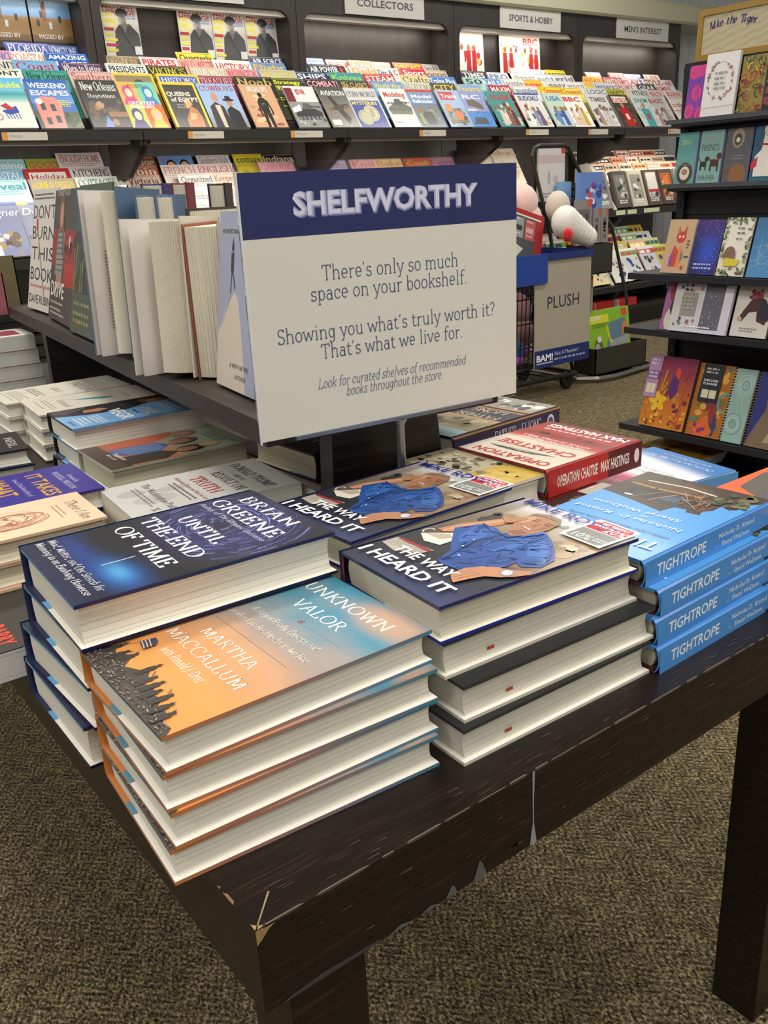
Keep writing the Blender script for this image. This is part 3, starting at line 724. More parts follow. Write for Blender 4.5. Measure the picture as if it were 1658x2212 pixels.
def sticker(r, w, h, t):
    m = MB(); a = Art()
    def rr(x0, y0, x1, y1, q, c):
        a.poly([(x0 + q, y0), (x1 - q, y0), (x1, y0 + q), (x1, y1 - q), (x1 - q, y1), (x0 + q, y1), (x0, y1 - q), (x0, y0 + q)], c)
    rr(.100, .185, w - .004, h + .006, .005, 'f4f3f0'); rr(.1035, .216, w - .0075, h + .0035, .004, 'cf2430'); a.rect(.1035, .216, w - .0075, .221, 'cf2430'); rr(.1035, .1875, w - .0075, .2145, .004, '8a8c8a'); a.rect(.1035, .210, w - .0075, .2145, '8a8c8a')
    a.text('MEMBERS', .1065, .2325, .0048, 'ffffff', .038, .02); a.text('SAVE', .1065, .2255, .0044, 'ffffff', .017, .02); a.text('20%', .1245, .2178, .0125, 'ffffff', .0245, .01)
    a.text('10%', .109, .1905, .0120, 'ffffff', .022); a.lines(.134, .15, (.199, .1945), .0016, 'ffffff', random.Random(1))
    m.art(a, flatM(t + .0022), SATIN, .00003)
    m.poly([(.100, .185, t + .0021), (w - .004, .185, t + .0021), (w - .004, h + .006, t + .0021), (.1, h + .006, t + .0021)][::-1], 'f4f3f0', SATIN)
    o = m.build('discount_sticker', r); o['label'] = 'red and grey members save sticker'
T = .035
c1 = hardcover('hardcover_book', 'front topmost hardback showing a man in a blue shirt, red sticker on it', 'book', (.237, .222), 3 * T, -93.9, .154, .236, T - .0004, art_heard,
               lambda a, h, t: a.rect(0, 0, h, t, '2a2f52'), jk='2b3158', edge='26306a', edge_tail='2a2f4c', flap=('20284e', '20284e', 'e9e4d6'), bcol='1f2f96', pages='dedacb', group='photo cover hardbacks')
sticker(c1, .156, .236, T)
m = MB(); m.poly([(-.0054, .001, .004), (-.0054, .001, T - .006), (.001, .0006, T - .004), (.001, .0006, .003)], '9c2430', GLOSS); m.build('headband', c1)['label'] = 'red spine end'
def art_black(a, w, h):
    a.rect(0, 0, w, h, '2a2a2b'); a.text('COLLECTED', .03, .17, .014, '9a9a98', .1); a.rect(.03, .06, .12, .062, '5a5a58')
c2 = hardcover('hardcover_book', 'charcoal hardback directly under the blue shirt book in the front middle stack', 'book', (.2388, .2288), 2 * T, -92.8, .160, .240, T - .0004, art_black, None,
               jk='323233', edge='3a3a3b', flap=('e9e6dc', 'e9e6dc', 'efece3'), mat=SATIN, bcol='d9d4c6', group='charcoal hardbacks', mark=(.005, .052), pages='e2dfd3')
copy_thing(c2, (.243, .2098), T, -92.9, 'charcoal hardback third down in the front middle stack, pushed out')
copy_thing(c2, (.2315, .202), 0, -91.6, 'lowest charcoal hardback of the front middle stack, on the table')

# ---- bright blue paper-jacketed books, spines to the front
def art_tight(a, w, h):
    a.rect(0, 0, w, h, '4d9ade')
    bk = [(w, 0), (w, .093), (.13, .098), (.1, .105), (.068, .113), (.064, .092), (.050, .089), (.046, .098), (.030, .096), (.034, .085), (.027, .074), (.028, .055), (.016, .062), (.009, .055), (.014, .04), (.0, .022), (0, 0)]
    a.poly(bk, '3d2f28')
    rn = random.Random(4)
    a.poly([(w, .012), (w, .05), (.13, .055), (.06, .05), (.05, .02), (.1, .008)], '57412f'); a.poly([(.155, .03), (w, .04), (w, .0), (.12, .0), (.1, .012)], '4a4a3a')
    a.poly([(.1, .055), (.1, .085), (.14, .088), (.14, .058)], '2a201d'); a.poly([(.07, .06), (.07, .08), (.09, .084), (.09, .062)], '35526f'); a.poly([(.108, .062), (.108, .078), (.128, .08), (.128, .064)], '1f3a2c')
    a.line([(.06, .045), (.115, .05), (.15, .048)], .004, 'b08a4e'); a.line([(.05, .03), (.09, .024), (.14, .03)], .003, 'e9e2c8')
    a.line([(.085, .055), (.1, .09)], .0014, 'c9a59a'); a.line([(.1, .053), (.12, .09)], .001, 'b99'); a.ell(.128, .088, .006, .0026, 'e9e9e4', 12)
    for k in range(40): a.line([(rn.uniform(.03, .07), rn.uniform(.03, .09)), (rn.uniform(.03, .09), rn.uniform(.03, .09))], .0007, rn.choice(('8c5a48', '6e4a3c', 'b98a74', '20191a', 'c9c0b4')), k % 5 == 0)
    a.blobs(.0, .0, .05, .06, 30, ['3f4a2e', '57603f', '6e6a4c', '2e3524'], .003, .009, rn)
    W = 'eaf3fb'
    a.text('Sheryl WuDunn', .033, .124, .0088, W, .112, rot=.02); a.text('and', .066, .138, .004, W); a.text('Nicholas D. Kristof', .016, .148, .0088, W, .135, rot=.02)
    a.text('AMERICANS REACHING FOR HOPE', .012, .175, .0042, '1b2a4a', .13); a.text('TIGHTROPE', .008, .195, .022, 'ffffff', .148, .012)
def spine_tight(a, h, t):
    a.rect(0, 0, h, t, '4d93da'); a.text('TIGHTROPE', .018, t * .30, t * .45, 'f4f8fc', .086, .012, shear=.06)
    a.text('Nicholas D. Kristof', .128, t * .56, t * .22, 'eef5fc', .07, .004); a.text('and', .122, t * .22, t * .13, 'a9cdf0', .006); a.text('Sheryl WuDunn', .134, t * .2, t * .21, 'eef5fc', .055, .004)
    a.line([(.198, t * .06), (h, t * .06)], t * .12, '33302a')
T = .028; H = .242
def at_head(hx_, hy_, rot):     # origin from the position of the head end of the spine
    r = math.radians(rot); return (hx_ + H * math.sin(r), hy_ - H * math.cos(r))
d1 = hardcover('hardcover_book', 'topmost bright blue hardback, spine to the front at the table edge', 'book', at_head(.4735, .056, 92), 3 * T, 92, .162, H, T - .0004, art_tight, spine_tight, jk='4d93da', edge='3f86cf',
               flap=('3f1f1c', '3f1f1c', 'e2ddcf'), group='bright blue hardbacks', pages='c9c3b2', bcol='6b2f2c')
for k, (q, rot, lab) in enumerate((((.479, .041), 92.6, 'second bright blue hardback from the top, spine to the front'), ((.4715, .037), 92.2, 'third bright blue hardback from the top, worn spine end'), ((.4705, .032), 91.6, 'lowest bright blue hardback, spine just above the table edge'))):
    copy_thing(d1, at_head(*q, rot), (2 - k) * T, rot, lab)

# ---- second stack of the photo cover hardbacks, behind the front one
e0 = (.267, .412)
copy_thing(c1, e0, .095, -88, 'hardback of the man in a blue shirt on the rear stack, below the sign')
e2 = copy_thing(c1, (e0[0] + .003, e0[1] - .003), .060, -87.4, 'second hardback down in the rear stack under the man in blue')
for ch in list(e2.children):
    if ch.name.startswith('discount_sticker'): bpy.data.objects.remove(ch)
copy_thing(c2, (e0[0] - .002, e0[1] + .001), .025, -88.3, 'charcoal hardback third down in the rear stack under the man in blue')
hardcover('hardcover_book', 'thin hardback at the very bottom of the rear stack below the sign', 'book', e0, 0, -88, .158, .236, .0248, None, None, jk='2b3158', edge='26306a', pages='dedacb')
# ------------------------------------------------------------------ the other books lying on the table
def pile(n_under, t, *args, **kw):
    """a book and the copies below it; labels for the lower ones come in kw['under']"""
    under = kw.pop('under', []); name, label, cat, o, zt, rot = args[:6]
    b = hardcover(name, label, cat, o, zt - t, rot, *args[6:8], t - .0003, *args[8:], **kw)
    rn = random.Random(len(label)); z = zt - t
    for lab in under:
        z -= t
        copy_thing(b, (o[0] + rn.uniform(-.004, .004), o[1] + rn.uniform(-.004, .004)), max(z, 0), rot + rn.uniform(-1, 1), lab)
    return b
PEACH = 'f0cdae'
def art_peach(a, w, h):
    a.rect(0, 0, w, h, PEACH); rn = random.Random(6)
    a.stext('There I Am', .030, h - .027, .014, '2a211e', .088, .12, .06, shear=.35, slab=.0, track=-.02)
    a.lines(.04, .10, (h - .040, h - .046), .0022, '9a8474', rn)
    cx, cy = w * .5, h * .42
    for k in range(26): a.ring(cx + rn.uniform(-.008, .008), cy + rn.uniform(-.012, .012), rn.uniform(.016, .032), rn.uniform(.022, .05), rn.uniform(.0006, .0022), rn.choice(('d9a98e', 'c98f74', 'e0b59a', 'b87c66', 'e8c4a8')), rn.uniform(0, 360), rn.uniform(360, 560), 14)
    for sx in (-.011, .011): a.ell(cx + sx, cy + .008, .006, .0032, 'b98a78', 10); a.ell(cx + sx, cy + .008, .002, .0022, '6e4a40', 8)
    a.poly([(cx - .008, cy - .02), (cx + .008, cy - .02), (cx, cy - .025)], 'c67f72'); a.line([(cx, cy + .004), (cx - .004, cy - .009), (cx + .002, cy - .010)], .001, 'b98a74')
pile(2, .0305, 'hardcover_book', 'peach hardback with a pale sketched face, on top of its stack', 'book', (-.033, .764), .093, -93, .130, .195, art_peach, None, jk=PEACH, edge='e6bd9c', flap=(PEACH, PEACH, 'efe9dc'), mat=SATIN, group='peach hardbacks', pages='e0d5bd', bcol='e9c3a4',
     under=['middle peach hardback in the stack left of the star trail books', 'lowest peach hardback, hidden below its two twins'])
def art_barry(a, w, h):
    a.rect(0, 0, w, h, '35332f'); rn = random.Random(7)
    a.blobs(.0, .12, w, h, 22, ['45423d', '2a2826', '524e48', '6a655c'], .008, .02, rn)
    a.text('THE GREAT INFLUENZA', .012, .20, .016, 'd8d4cc', .125, .02); a.text('JOHN M. BARRY', .006, .086, .019, 'e8432a', .132, .03); a.text('NATIONAL BESTSELLER', .03, .073, .007, 'e3dc3c', .09); a.lines(.05, .13, (.062, .055), .003, 'd8d4cc', rn)
hardcover('paperback_book', 'dark grey paperback with red capitals overhanging the left table edge', 'book', (-.112, .614), 0, -91, .152, .235, .034, art_barry, None, jk='35332f', paper=True, mat=SATIN, pages='d3d3d1')
def art_takes(a, w, h):
    a.rect(0, 0, w, h, '3b2f92'); g = 'd6a43e'
    a.text('IT TAKES', .022, .162, .022, g, .122, .02); a.text('WHAT', .02, .108, .026, g, .09, .02); a.stext('How to Think Neutrally and', .03, .142, .007, 'd9d6ee', .1, .12, .07, slab=.4)
    a.stext('RUSSELL WILSON', .034, .198, .008, 'd9d6ee', .1, .12, .06); a.stext('foreword by', .06, .212, .007, 'd9d6ee', .045, .12, .06, shear=.2, slab=.3)
pile(2, .03, 'hardcover_book', 'violet hardback with gold block capitals beside the peach books', 'book', (-.027, .925), .09, -92.6, .16, .236, art_takes, None, jk='3b2f92', edge='2f2678', group='violet hardbacks', under=['second violet hardback, under the gold lettered one', 'lowest violet hardback, flat on the table'])
def art_letters(a, w, h):
    a.rect(0, 0, w, h, '2c2c2e'); rn = random.Random(9)
    for i, s in enumerate(('NEIL', 'deGRASSE', 'TYSON')): a.stext(s, .04, .178 - .03 * i, .014, 'd9d9d9', .075, .12, .05)
    a.blobs(.02, .02, w - .02, .09, 16, ['1d2a4a', '31497c', '5a3c4a', '8a4a3a'], .006, .016, rn); a.ell(.07, .115, .008, .004, 'a8c4e8')
pile(1, .028, 'hardcover_book', 'black hardback with white serif name, at the left of the table', 'book', (.012, 1.245), .085, -98, .140, .205, art_letters, None, jk='2c2c2e', edge='26262a', bcol='4a5a78', group='black hardbacks at the left', under=['second black hardback, beneath the white lettered one', 'lowest black hardback of the left stack'])
def art_white(a, w, h):
    a.rect(0, 0, w, h, 'd9d4c6'); rn = random.Random(10)
    a.text('SAY', .05, .115, .016, '5a5650', .06); a.text('FALCON', .03, .165, .02, '6e6a64', .11); a.lines(.02, .14, (.085, .078, .071), .004, '8a847a', rn); a.lines(.02, .14, (.05, .043, .036, .03, .02), .003, 'a59f93', rn); a.ring(.06, .06, .01, .006, .001, 'b09a6a')
pile(2, .03, 'hardcover_book', 'cream hardback with faint grey capitals, furthest of the two cream stacks', 'book', (.268, 1.596), .09, -92, .15, .262, art_white, None, jk='d9d4c6', edge='cfc9ba', flap=('d9d4c6', 'd9d4c6', 'efe9dc'), mat=SATIN, group='cream hardbacks', under=['second cream hardback of the far cream stack', 'lowest cream hardback of the far cream stack'])
def art_teal(a, w, h):
    a.rect(0, 0, w, h, 'd6d1c3'); rn = random.Random(12)
    a.poly([(.06, .09), (.075, .112), (.088, .14), (.09, .165), (.078, .158), (.064, .13)], '3f8f92'); a.line([(.05, .08), (.09, .165)], .0012, '2f7074')
    a.stext('Untamed', .04, .06, .014, '6a655c', .08, .1, .05); a.stext('Letters', .04, .185, .012, '8a847a', .07, .1, .05); a.lines(.02, .13, (.04, .033, .02), .003, 'a59f93', rn)
pile(2, .03, 'hardcover_book', 'cream hardback with a teal feather on its cover', 'book', (.290, 1.435), .092, -95, .158, .236, art_teal, None, jk='d6d1c3', edge='cfc9ba', flap=('d6d1c3', 'd6d1c3', 'efe9dc'), mat=SATIN, group='teal feather hardbacks', under=['second cream hardback, under the teal feather one', 'lowest cream hardback, under the teal feather ones'])
def art_integr(a, w, h):
    a.vgrad(0, 0, w, h, [(0, '7fb2de'), (.5, '6fa0cf'), (1, '8aa8c0')]); rn = random.Random(13)
    a.poly([(0, .0), (.05, .0), (.07, .05), (.078, .12), (.05, .17), (0, .2)], '2b2a30'); a.poly([(.0, .01), (.02, .0), (.04, .02), (.02, .06), (0, .07)], '4a4346'); a.poly([(.03, .055), (.05, .05), (.056, .075), (.045, .095), (.03, .085)], 'b07a58')
    a.ell(.03, .19, .024, .034, '6b4c3a'); a.ell(.02, .2, .02, .03, '3a2a22'); a.ell(.038, .185, .014, .02, '8a6248')
    a.text('VEGR', .058, .088, .024, 'f2f2f2', .092, .03); a.text('FIVE', .085, .135, .02, 'cfd6dc', .06, .02); a.text('TEST', .06, .175, .022, 'b9c8d6', .09, .02); a.line([(.09, .125), (.12, .125)], .003, '2a2a30'); a.lines(.085, .15, (.06, .053, .046, .036, .028, .02), .004, 'd8e6f2', rn); a.text('ESSAYS', .1, .008, .006, '2c4a7a', .04)
pile(2, .038, 'hardcover_book', 'sky blue hardback with a dark suited figure and white capitals', 'book', (.260, 1.168), .118, -93.5, .158, .236, art_integr, None, jk='2a2528', edge='6ea6d6', edge_tail='3a2c2c', flap=('2a2528', '7fb2de', 'e6dfcc'), bcol='5f9fd6', group='sky blue hardbacks', under=['second sky blue hardback, blue board showing, below the suited figure', 'lowest sky blue hardback of its stack'])
def art_three(a, w, h):
    a.vgrad(0, 0, w, h, [(0, '8f5a44'), (.45, 'b0664a'), (.6, '9aa088'), (1, 'a7b29c')]); rn = random.Random(14)
    a.poly([(0, 0), (w, 0), (w, .035), (.0, .03)], '4a3a32'); a.poly([(.0, .03), (.04, .04), (.05, .1), (.03, .15), (0, .16)], 'b4563c')
    a.poly([(.045, .035), (.075, .03), (.105, .06), (.108, .1), (.08, .125), (.05, .11)], '35558f')
    for k in range(7): a.line([(.05 + .008 * k, .036 + .003 * k), (.056 + .007 * k, .112)], .001, 'c9d2e2')
    a.poly([(.1, .03), (.15, .03), (.155, .09), (.13, .12), (.108, .1)], '3b342e')
    for cx, cy, s, hair in ((.03, .165, 1, '8a5a3c'), (.075, .145, 1.05, '5a4030'), (.128, .135, 1, '2e2420')):
        a.ell(cx, cy + .006, .018 * s, .024 * s, hair); a.ell(cx, cy, .0125 * s, .018 * s, 'b07c5e'); a.line([(cx - .005, cy - .007), (cx + .005, cy - .007)], .0015, '7a3a34')
        for e in (-.005, .005): a.ell(cx + e, cy + .003, .0016, .0012, '2a1c18', 6)
    a.ell(.125, .175, .013, .018, 'bfae72')
    a.stext('Sapphire', .07, .032, .008, 'e9e2d6', .05, .14, .06, shear=.2, slab=.4); a.stext('Mosaic', .07, .022, .006, 'e9e2d6', .04, .14, .06, slab=.4); a.lines(.05, .14, (.21, .2, .19), .006, '8a977f', rn)
pile(2, .042, 'hardcover_book', 'sage green hardback picturing three people, one in a striped blue top', 'book', (.250, .998), .086, -91.9, .158, .232, art_three, None, jk='b9bda6', edge='aab09a', edge_tail='d8d8d8', flap=('c9c6b2', 'c9c6b2', 'e6e2d2'), pages='d5d0ba', bcol='c2c4ae', group='sage green hardbacks', under=['lower sage green hardback beneath the three people'])
def art_truth(a, w, h):
    a.rect(0, 0, w, h, 'c9c8c4'); rn = random.Random(15)
    a.ell(.05, .03, .016, .02, 'b4b4b2'); a.ell(.09, .05, .02, .03, 'b8b8b6'); a.ell(.06, .085, .012, .025, 'b4b4b2')
    a.stext('The Washington Post', .020, .052, .011, '2a2a2a', .125, .16, .06, slab=.5); a.lines(.03, .14, (.04, .034), .003, '7a7a78', rn); a.text('%', .13, .03, .012, '4a3a36')
    a.stext('TRUTH', .035, .118, .02, 'a8332e', .085, .17, .06); a.stext('ASSAULT ON', .03, .152, .016, '3a3c44', .1, .15, .05); a.stext('AND HIS', .06, .175, .007, '4a4a50', .035, .12, .06); a.stext('DONALD TRUMP', .012, .19, .016, '3a3c44', .132, .15, .05)
    a.stext('Misleading Claims and Flat-Out Lies', .02, .102, .006, 'a8433e', .12, .12, .07, slab=.4); a.lines(.04, .13, (.092, .085), .003, '6a6a6a', rn)
pile(2, .028, 'paperback_book', 'light grey paperback with red and black capitals under the shelf edge', 'book', (.196, .762), .085, -95, .158, .236, art_truth, None, jk='c9c8c4', paper=True, mat=SATIN, group='light grey paperbacks', under=['second light grey paperback of the stack behind the star trail books', 'lowest light grey paperback of that stack'])
def art_invent(a, w, h):
    a.rect(0, 0, w, h, '8f8c85'); a.stext('Inventure', .02, .16, .018, '7c3f3a', .11, .13, .06); a.line([(.0, .02), (w, .02)], .006, '9c3630'); a.line([(0, .035), (w, .035)], .005, 'd3cfc4'); a.lines(.02, .13, (.12, .11, .1), .004, '5f5c57', random.Random(16))
hardcover('paperback_book', 'mid grey paperback with a red stripe beside the shelf leg', 'book', (.436, .712), .046, -93, .15, .160, .028, art_invent, None, jk='8f8c85', paper=True, mat=SATIN)
hardcover('paperback_book', 'plain grey paperback lying under the red striped one', 'book', (.436, .713), 0, -92.6, .15, .160, .0455, None, None, jk='8a8780', paper=True, mat=SATIN)
def art_frank(a, w, h):
    a.rect(0, 0, w, h, '33312f'); a.text('FRANKLIN', .02, .17, .02, 'b8b4ae', .125, .015); a.text('AND', .06, .14, .012, '8a8680'); a.text('WASHINGTON', .02, .11, .017, 'a03a34', .125, .015)
hardcover('hardcover_book', 'black hardback with upside-down grey capitals below the sign corner', 'book', (.672, .602), .0745, 92, .165, .225, .042, art_frank, lambda a, h, t: (a.rect(0, 0, h, t, '2b2a29'), a.rect(h * .55, 0, h * .95, t, '8c2a24')), jk='2b2a29', edge='262524', mat=SATIN, pages='d9d2b8')
hardcover('hardcover_book', 'plain black hardback deep under the raised shelf behind the leg', 'book', (.735, .83), 0, 92, .165, .225, .0448, None, None, jk='2b2a29', edge='262524', mat=SATIN, pages='d9d2b8')

# right-hand group behind the bright blue books
def art_lions(a, w, h):
    a.rect(0, 0, w, h, '2f2a3c'); rn = random.Random(17); g = 'c9924e'
    a.rect(0, .0, w, .062, '8f8e88'); a.blobs(0, 0, w, .06, 22, ['dcdad2', '6a6a68', '4a4a4c', 'b9b4a4', 'efece4'], .006, .016, rn); a.rect(0, .062, w, .066, g)
    a.rect(0, .074, w, .078, g); a.rect(0, .13, w, .134, g); a.poly([(0, .078), (w, .078), (w, .13), (0, .13)], '35303c')
    a.rect(0, .134, w, .2, 'a89a78'); a.blobs(0, .135, w, .2, 14, ['8a7a5c', 'c4b590', '6e6450', 'd6caa8'], .008, .018, rn); a.rect(0, .2, w, h, 'a9cfd6')
    a.stext('FATHER', .018, .112, .016, 'ece4d2', .1, .13, .05); a.stext('of', .06, .099, .01, 'd9b06a', .014, .12, .06, shear=.2); a.stext('LIONS', .03, .082, .016, 'ece4d2', .08, .13, .05)
def spine_lions(a, h, t):
    a.rect(0, 0, h, t, '3e3450'); a.rect(0, t - .0025, h, t, 'c9924e'); a.stext('CALLAGHAN', .02, t * .3, t * .32, 'b08a5a', .045, .12, .06); a.stext('FATHER of LIONS', .085, t * .28, t * .5, 'e6dfd6', .105, .12, .05)
    a.ell(h - .022, t * .52, .009, t * .3, 'd9d3dc', 14); a.ell(h - .022, t * .52, .006, t * .2, '5a5068', 12)
hardcover('hardcover_book', 'purple-spined hardback with orange stripes, below the sign at the back', 'book', (.838, .497), .090, 94.4, .130, .236, .041, scaled(art_lions, .158, .236), spine_lions, jk='3e3450', edge='2f2a3c')
for k in range(2):
    hardcover('hardcover_book', ('purple hardback directly beneath the purple-spined one with orange stripes', 'lowest purple hardback, on the table at the back right')[k], 'book', (.838 - .002 * k, .498), .045 - .045 * k, 94.4 - k, .130, .234, .0447, None, lambda a, h, t: a.rect(0, 0, h, t, '3e3450'), jk='3e3450', edge='2f2a3c')
def art_chast(a, w, h):
    a.vgrad(0, 0, w, h, [(0, '6e1a1e'), (.2, 'a82a2a'), (.33, '7a2420'), (.45, 'c23a30'), (.52, 'd9d2c0'), (1, 'e6e0d0')]); rn = random.Random(18)
    a.text('MAX HASTINGS', .006, .014, .019, 'f4efe6', .142, .028); a.lines(.02, .145, (.042,), .005, 'ecdcd4', rn, .05); a.blobs(.03, .052, .15, .082, 8, ['2a1414', '4a1a18', '8a2420'], .006, .014, rn, .6)
    a.text('THE RAF\'S MOST BRILLIANT', .02, .108, .0085, 'f4efe6', .12, .018); a.text('ATTACK OF WORLD WAR II', .02, .096, .0085, 'f4efe6', .12, .018)
    a.text('CHASTISE', .010, .142, .024, 'c8281e', .135, .022); a.text('OPERATION', .010, .206, .022, 'c8281e', .135, .022)
    a.poly([(.035, .178), (.06, .182), (.085, .186), (.12, .183), (.14, .186), (.12, .191), (.09, .191), (.06, .188)], '3a3c38'); a.line([(.03, .176), (.14, .186)], .0016, '4a4c48')
def spine_chast(a, h, t):
    a.rect(0, 0, h, t, 'b92a28'); a.rect(h * .62, 0, h, t, '5a1a20'); a.text('MAX HASTINGS', h * .54, t * .3, t * .42, 'f2ece2', .075, .02); a.ell(h - .014, t * .5, .007, t * .28, 'e9e2da', 14); a.text('OPERATION CHASTISE', .02, t * .3, t * .42, 'f2ece2', .1, .02)
hardcover('hardcover_book', 'red and cream hardback with upside-down red capitals', 'book', (.785, .300), .088, 91, .158, .188, .036, scaled(art_chast, .162, .238), scaled(spine_chast, .238, .036), jk='b92a28', edge='8a2022')
def art_gold(a, w, h):
    a.rect(0, 0, w, h, 'c9bda0'); rn = random.Random(19); a.rect(0, 0, w, .09, 'd6b54e'); a.blobs(0, .0, w, .09, 10, ['c9a53e', 'e3c564', 'b8963a'], .01, .02, rn)
    a.blobs(0, .07, w, h, 60, ['3a342c', '6b6050', '8f8672', 'e6dfcc', 'a89a7c', '4f463a', 'd9cfb4'], .004, .013, rn)
for k in range(2):
    hardcover('hardcover_book', ('red hardback hidden directly under the red and cream one', 'lowest red hardback under the red and cream one')[k], 'book', (.698, .302), .044 - .044 * k, 91, .155, .095, .0437, None, None, jk='b92a28', edge='8a2022')
for k in range(3):
    hardcover('hardcover_book', ('ochre and brown battle photo hardback between the rear stack and the red book', 'second ochre hardback, directly below the battle photo', 'lowest ochre hardback under the battle photo')[k], 'book', (.5130 + .0004 * k, .298), .079 - .0395 * k, 0, .084, .178, .0392, scaled(art_gold, .148, .23) if k == 0 else None, None, jk='bfae84', edge='a8966c', edge_tail='e9e4d4')
def art_days(a, w, h):
    a.rect(0, 0, w, h, '3a2d2a'); rn = random.Random(20); a.rect(.0, .0, w, .05, 'cfcac2'); a.blobs(0, 0, w, .05, 18, ['3a3a3a', 'f0ede6', '8a8680', '1f1f20'], .004, .01, rn)
    a.blobs(0, .05, w, .08, 8, ['6a5a4c', '8a7a66', '4a3c34'], .006, .012, rn); a.text('NG GAMBLE', .012, .088, .009, 'd6c9be', .08, .01); a.text('WORLD WAR II', .03, .076, .008, 'd6c9be', .08, .01)
    a.text('HITLER', .01, .105, .019, 'c4322a', .1, .02); a.text('DAYS', .02, .128, .014, 'c4322a', .06, .02)
for k, (z, lab) in enumerate(((.057, 'dark brown paperback with upside-down red capitals between two taller stacks'), (.0285, 'dark brown paperback second down in that low stack'), (0, 'dark brown paperback at the bottom of that low stack'))):
    hardcover('paperback_book', lab, 'book', (.700, .220), z, 91, .070, .15, .0282, scaled(art_days, .14, .15) if k == 0 else None, None, jk='3a2d2a', paper=True, mat=SATIN)
def art_dream(a, w, h):
    def fn(u, v): return mix(mix('2c6fb4', 'f3eef0', (v - .12) / .12), 'd8447c', (v - .32) / .3) if u > 0 else 'ffffff'
    a.field(0, 0, w, h, 6, 24, lambda u, v: mix(mix('2f74b8', 'f4eef0', (v * h - .05 + .02 * u) / .03), 'd4477c', (v * h - .12) / .03)); rn = random.Random(21)
    a.stext('Dream', .015, .17, .022, 'f6d9e4', .11, .16, .06); a.stext('a', .05, .145, .014, 'f6d9e4'); a.stext('and Meaning', .03, .108, .009, '7a6a78', .09, .12, .06, slab=.4); a.stext('at Life\'s End', .03, .092, .009, '7a6a78', .09, .12, .06, slab=.4)
    a.stext('Christopher Kerr, MD, PhD', .014, .028, .0095, 'f0f4fa', .125, .12, .06, slab=.4); a.stext('with Carine Mardorossian', .03, .014, .006, 'f0f4fa', .09, .12, .06, slab=.4)
for k, (z, lab) in enumerate(((.032, 'pink, white and blue hardback behind the bright blue books'), (0, 'lower pink and blue hardback on the table behind the bright blue books'))):
    hardcover('hardcover_book', lab, 'book', (.922, .236), z, 82, .156, .218, .0315, scaled(art_dream, .156, .236) if k == 0 else None, lambda a, h, t: a.rect(0, 0, h, t, '5d95cc'), jk='5d95cc', edge='3f7fbe')
def art_orange(a, w, h):
    a.rect(0, 0, w, h, 'e4673a'); a.poly([(.02, .05), (.06, .1), (.05, .16), (.09, .2), (.14, .17), (.15, .1), (.12, .04), (.07, .02)], '5f5a55'); a.poly([(.06, .07), (.1, .1), (.11, .15), (.13, .12), (.12, .07)], 'e4673a'); a.poly([(0, .2), (.05, .205), (.03, .236), (0, .236)], '55504c')
for k in range(3):
    hardcover('hardcover_book', ('orange and grey hardback at the far right of the table', 'second orange hardback down, right of the bright blue stack', 'lowest orange hardback, right of the bright blue stack')[k], 'book', (.955, .006), .062 - .031 * k, 90, .158, .236, .0305, art_orange if k == 0 else None, None, jk='d95f34', edge='c9562e')

# far left of the table: white paperbacks and what stands behind them
def art_wp(a, w, h):
    a.rect(0, 0, w, h, 'e2dfd6'); a.rect(.03, .12, .13, .21, '8c2f34'); a.blobs(.035, .125, .125, .205, 10, ['5a2a3a', 'a8404a', '6b4a5a'], .006, .014, random.Random(22)); a.lines(.02, .14, (.09, .08, .05, .04), .005, '6f7a6a', random.Random(3))
for k in range(4):
    hardcover('paperback_book', ('topmost white paperback of the far left stack, dark red picture on it', 'second white paperback down in the far left stack', 'third white paperback down in the far left stack', 'bottom white paperback of the far left stack')[k], 'book', (.275 + .002 * k, 2.16), .114 - .038 * k, -94 + k * .6, .155, .235, .0378, art_wp if k == 0 else None, None, jk='e2dfd6', paper=True, mat=SATIN, bcol='8c2f34' if k < 3 else 'e2dfd6', pages='d9d9d6')
for k in range(4):
    hardcover('hardcover_book', ('royal blue hardback topping the stack behind the white paperbacks', 'second royal blue hardback behind the white paperbacks', 'third royal blue hardback behind the white paperbacks', 'lowest royal blue hardback behind the white paperbacks')[k], 'book', (.19, 2.40), .141 - .047 * k, -93, .16, .24, .0468, None, None, jk='24439c', edge='24439c', group='royal blue hardbacks')

# ------------------------------------------------------------------ books standing on the riser
def stand(name, label, p, q, h, t, front, jk, lean=13., spine=None, paper=False, mat=SATIN, w=None, zb=RZ, lift=0., **kw):
    """front cover faces the viewer's left; p, q: bottom corners (spine side, fore-edge side) in table coordinates"""
    P, Q = Vector(p), Vector(q); d = Q - P; W = w or d.length; rz = math.atan2(d.y, d.x)
    # local x -> d, local y -> up leaning back, local z -> out of the cover towards the viewer
    n = Vector((d.y, -d.x)).normalized(); L = math.radians(lean)
    ex = Vector((d.x, d.y, 0)).normalized(); nn = Vector((n.x, n.y, 0)); ey = Vector((0, 0, 1)) * math.cos(L) - nn * math.sin(L); ez = ex.cross(ey)
    M = Matrix((ex, ey, ez)).transposed()
    b = Vector((P.x, P.y, 0)) - Vector((ez.x, ez.y, 0)) * t; zoff = -min(0, -ez.z * t) + lift
    hb = hardcover(name, label, 'book', (b.x, b.y), zb + max(0., -min(0., -t * ez.z)) * 0 + lift, 0, W, h, t, front, spine, jk=jk, paper=paper, mat=mat, rot3=M.to_euler(), **kw)
    lo = 0.; hb.location.z = Z0 + zb + lift + max(0, 0) + .0005
    return hb
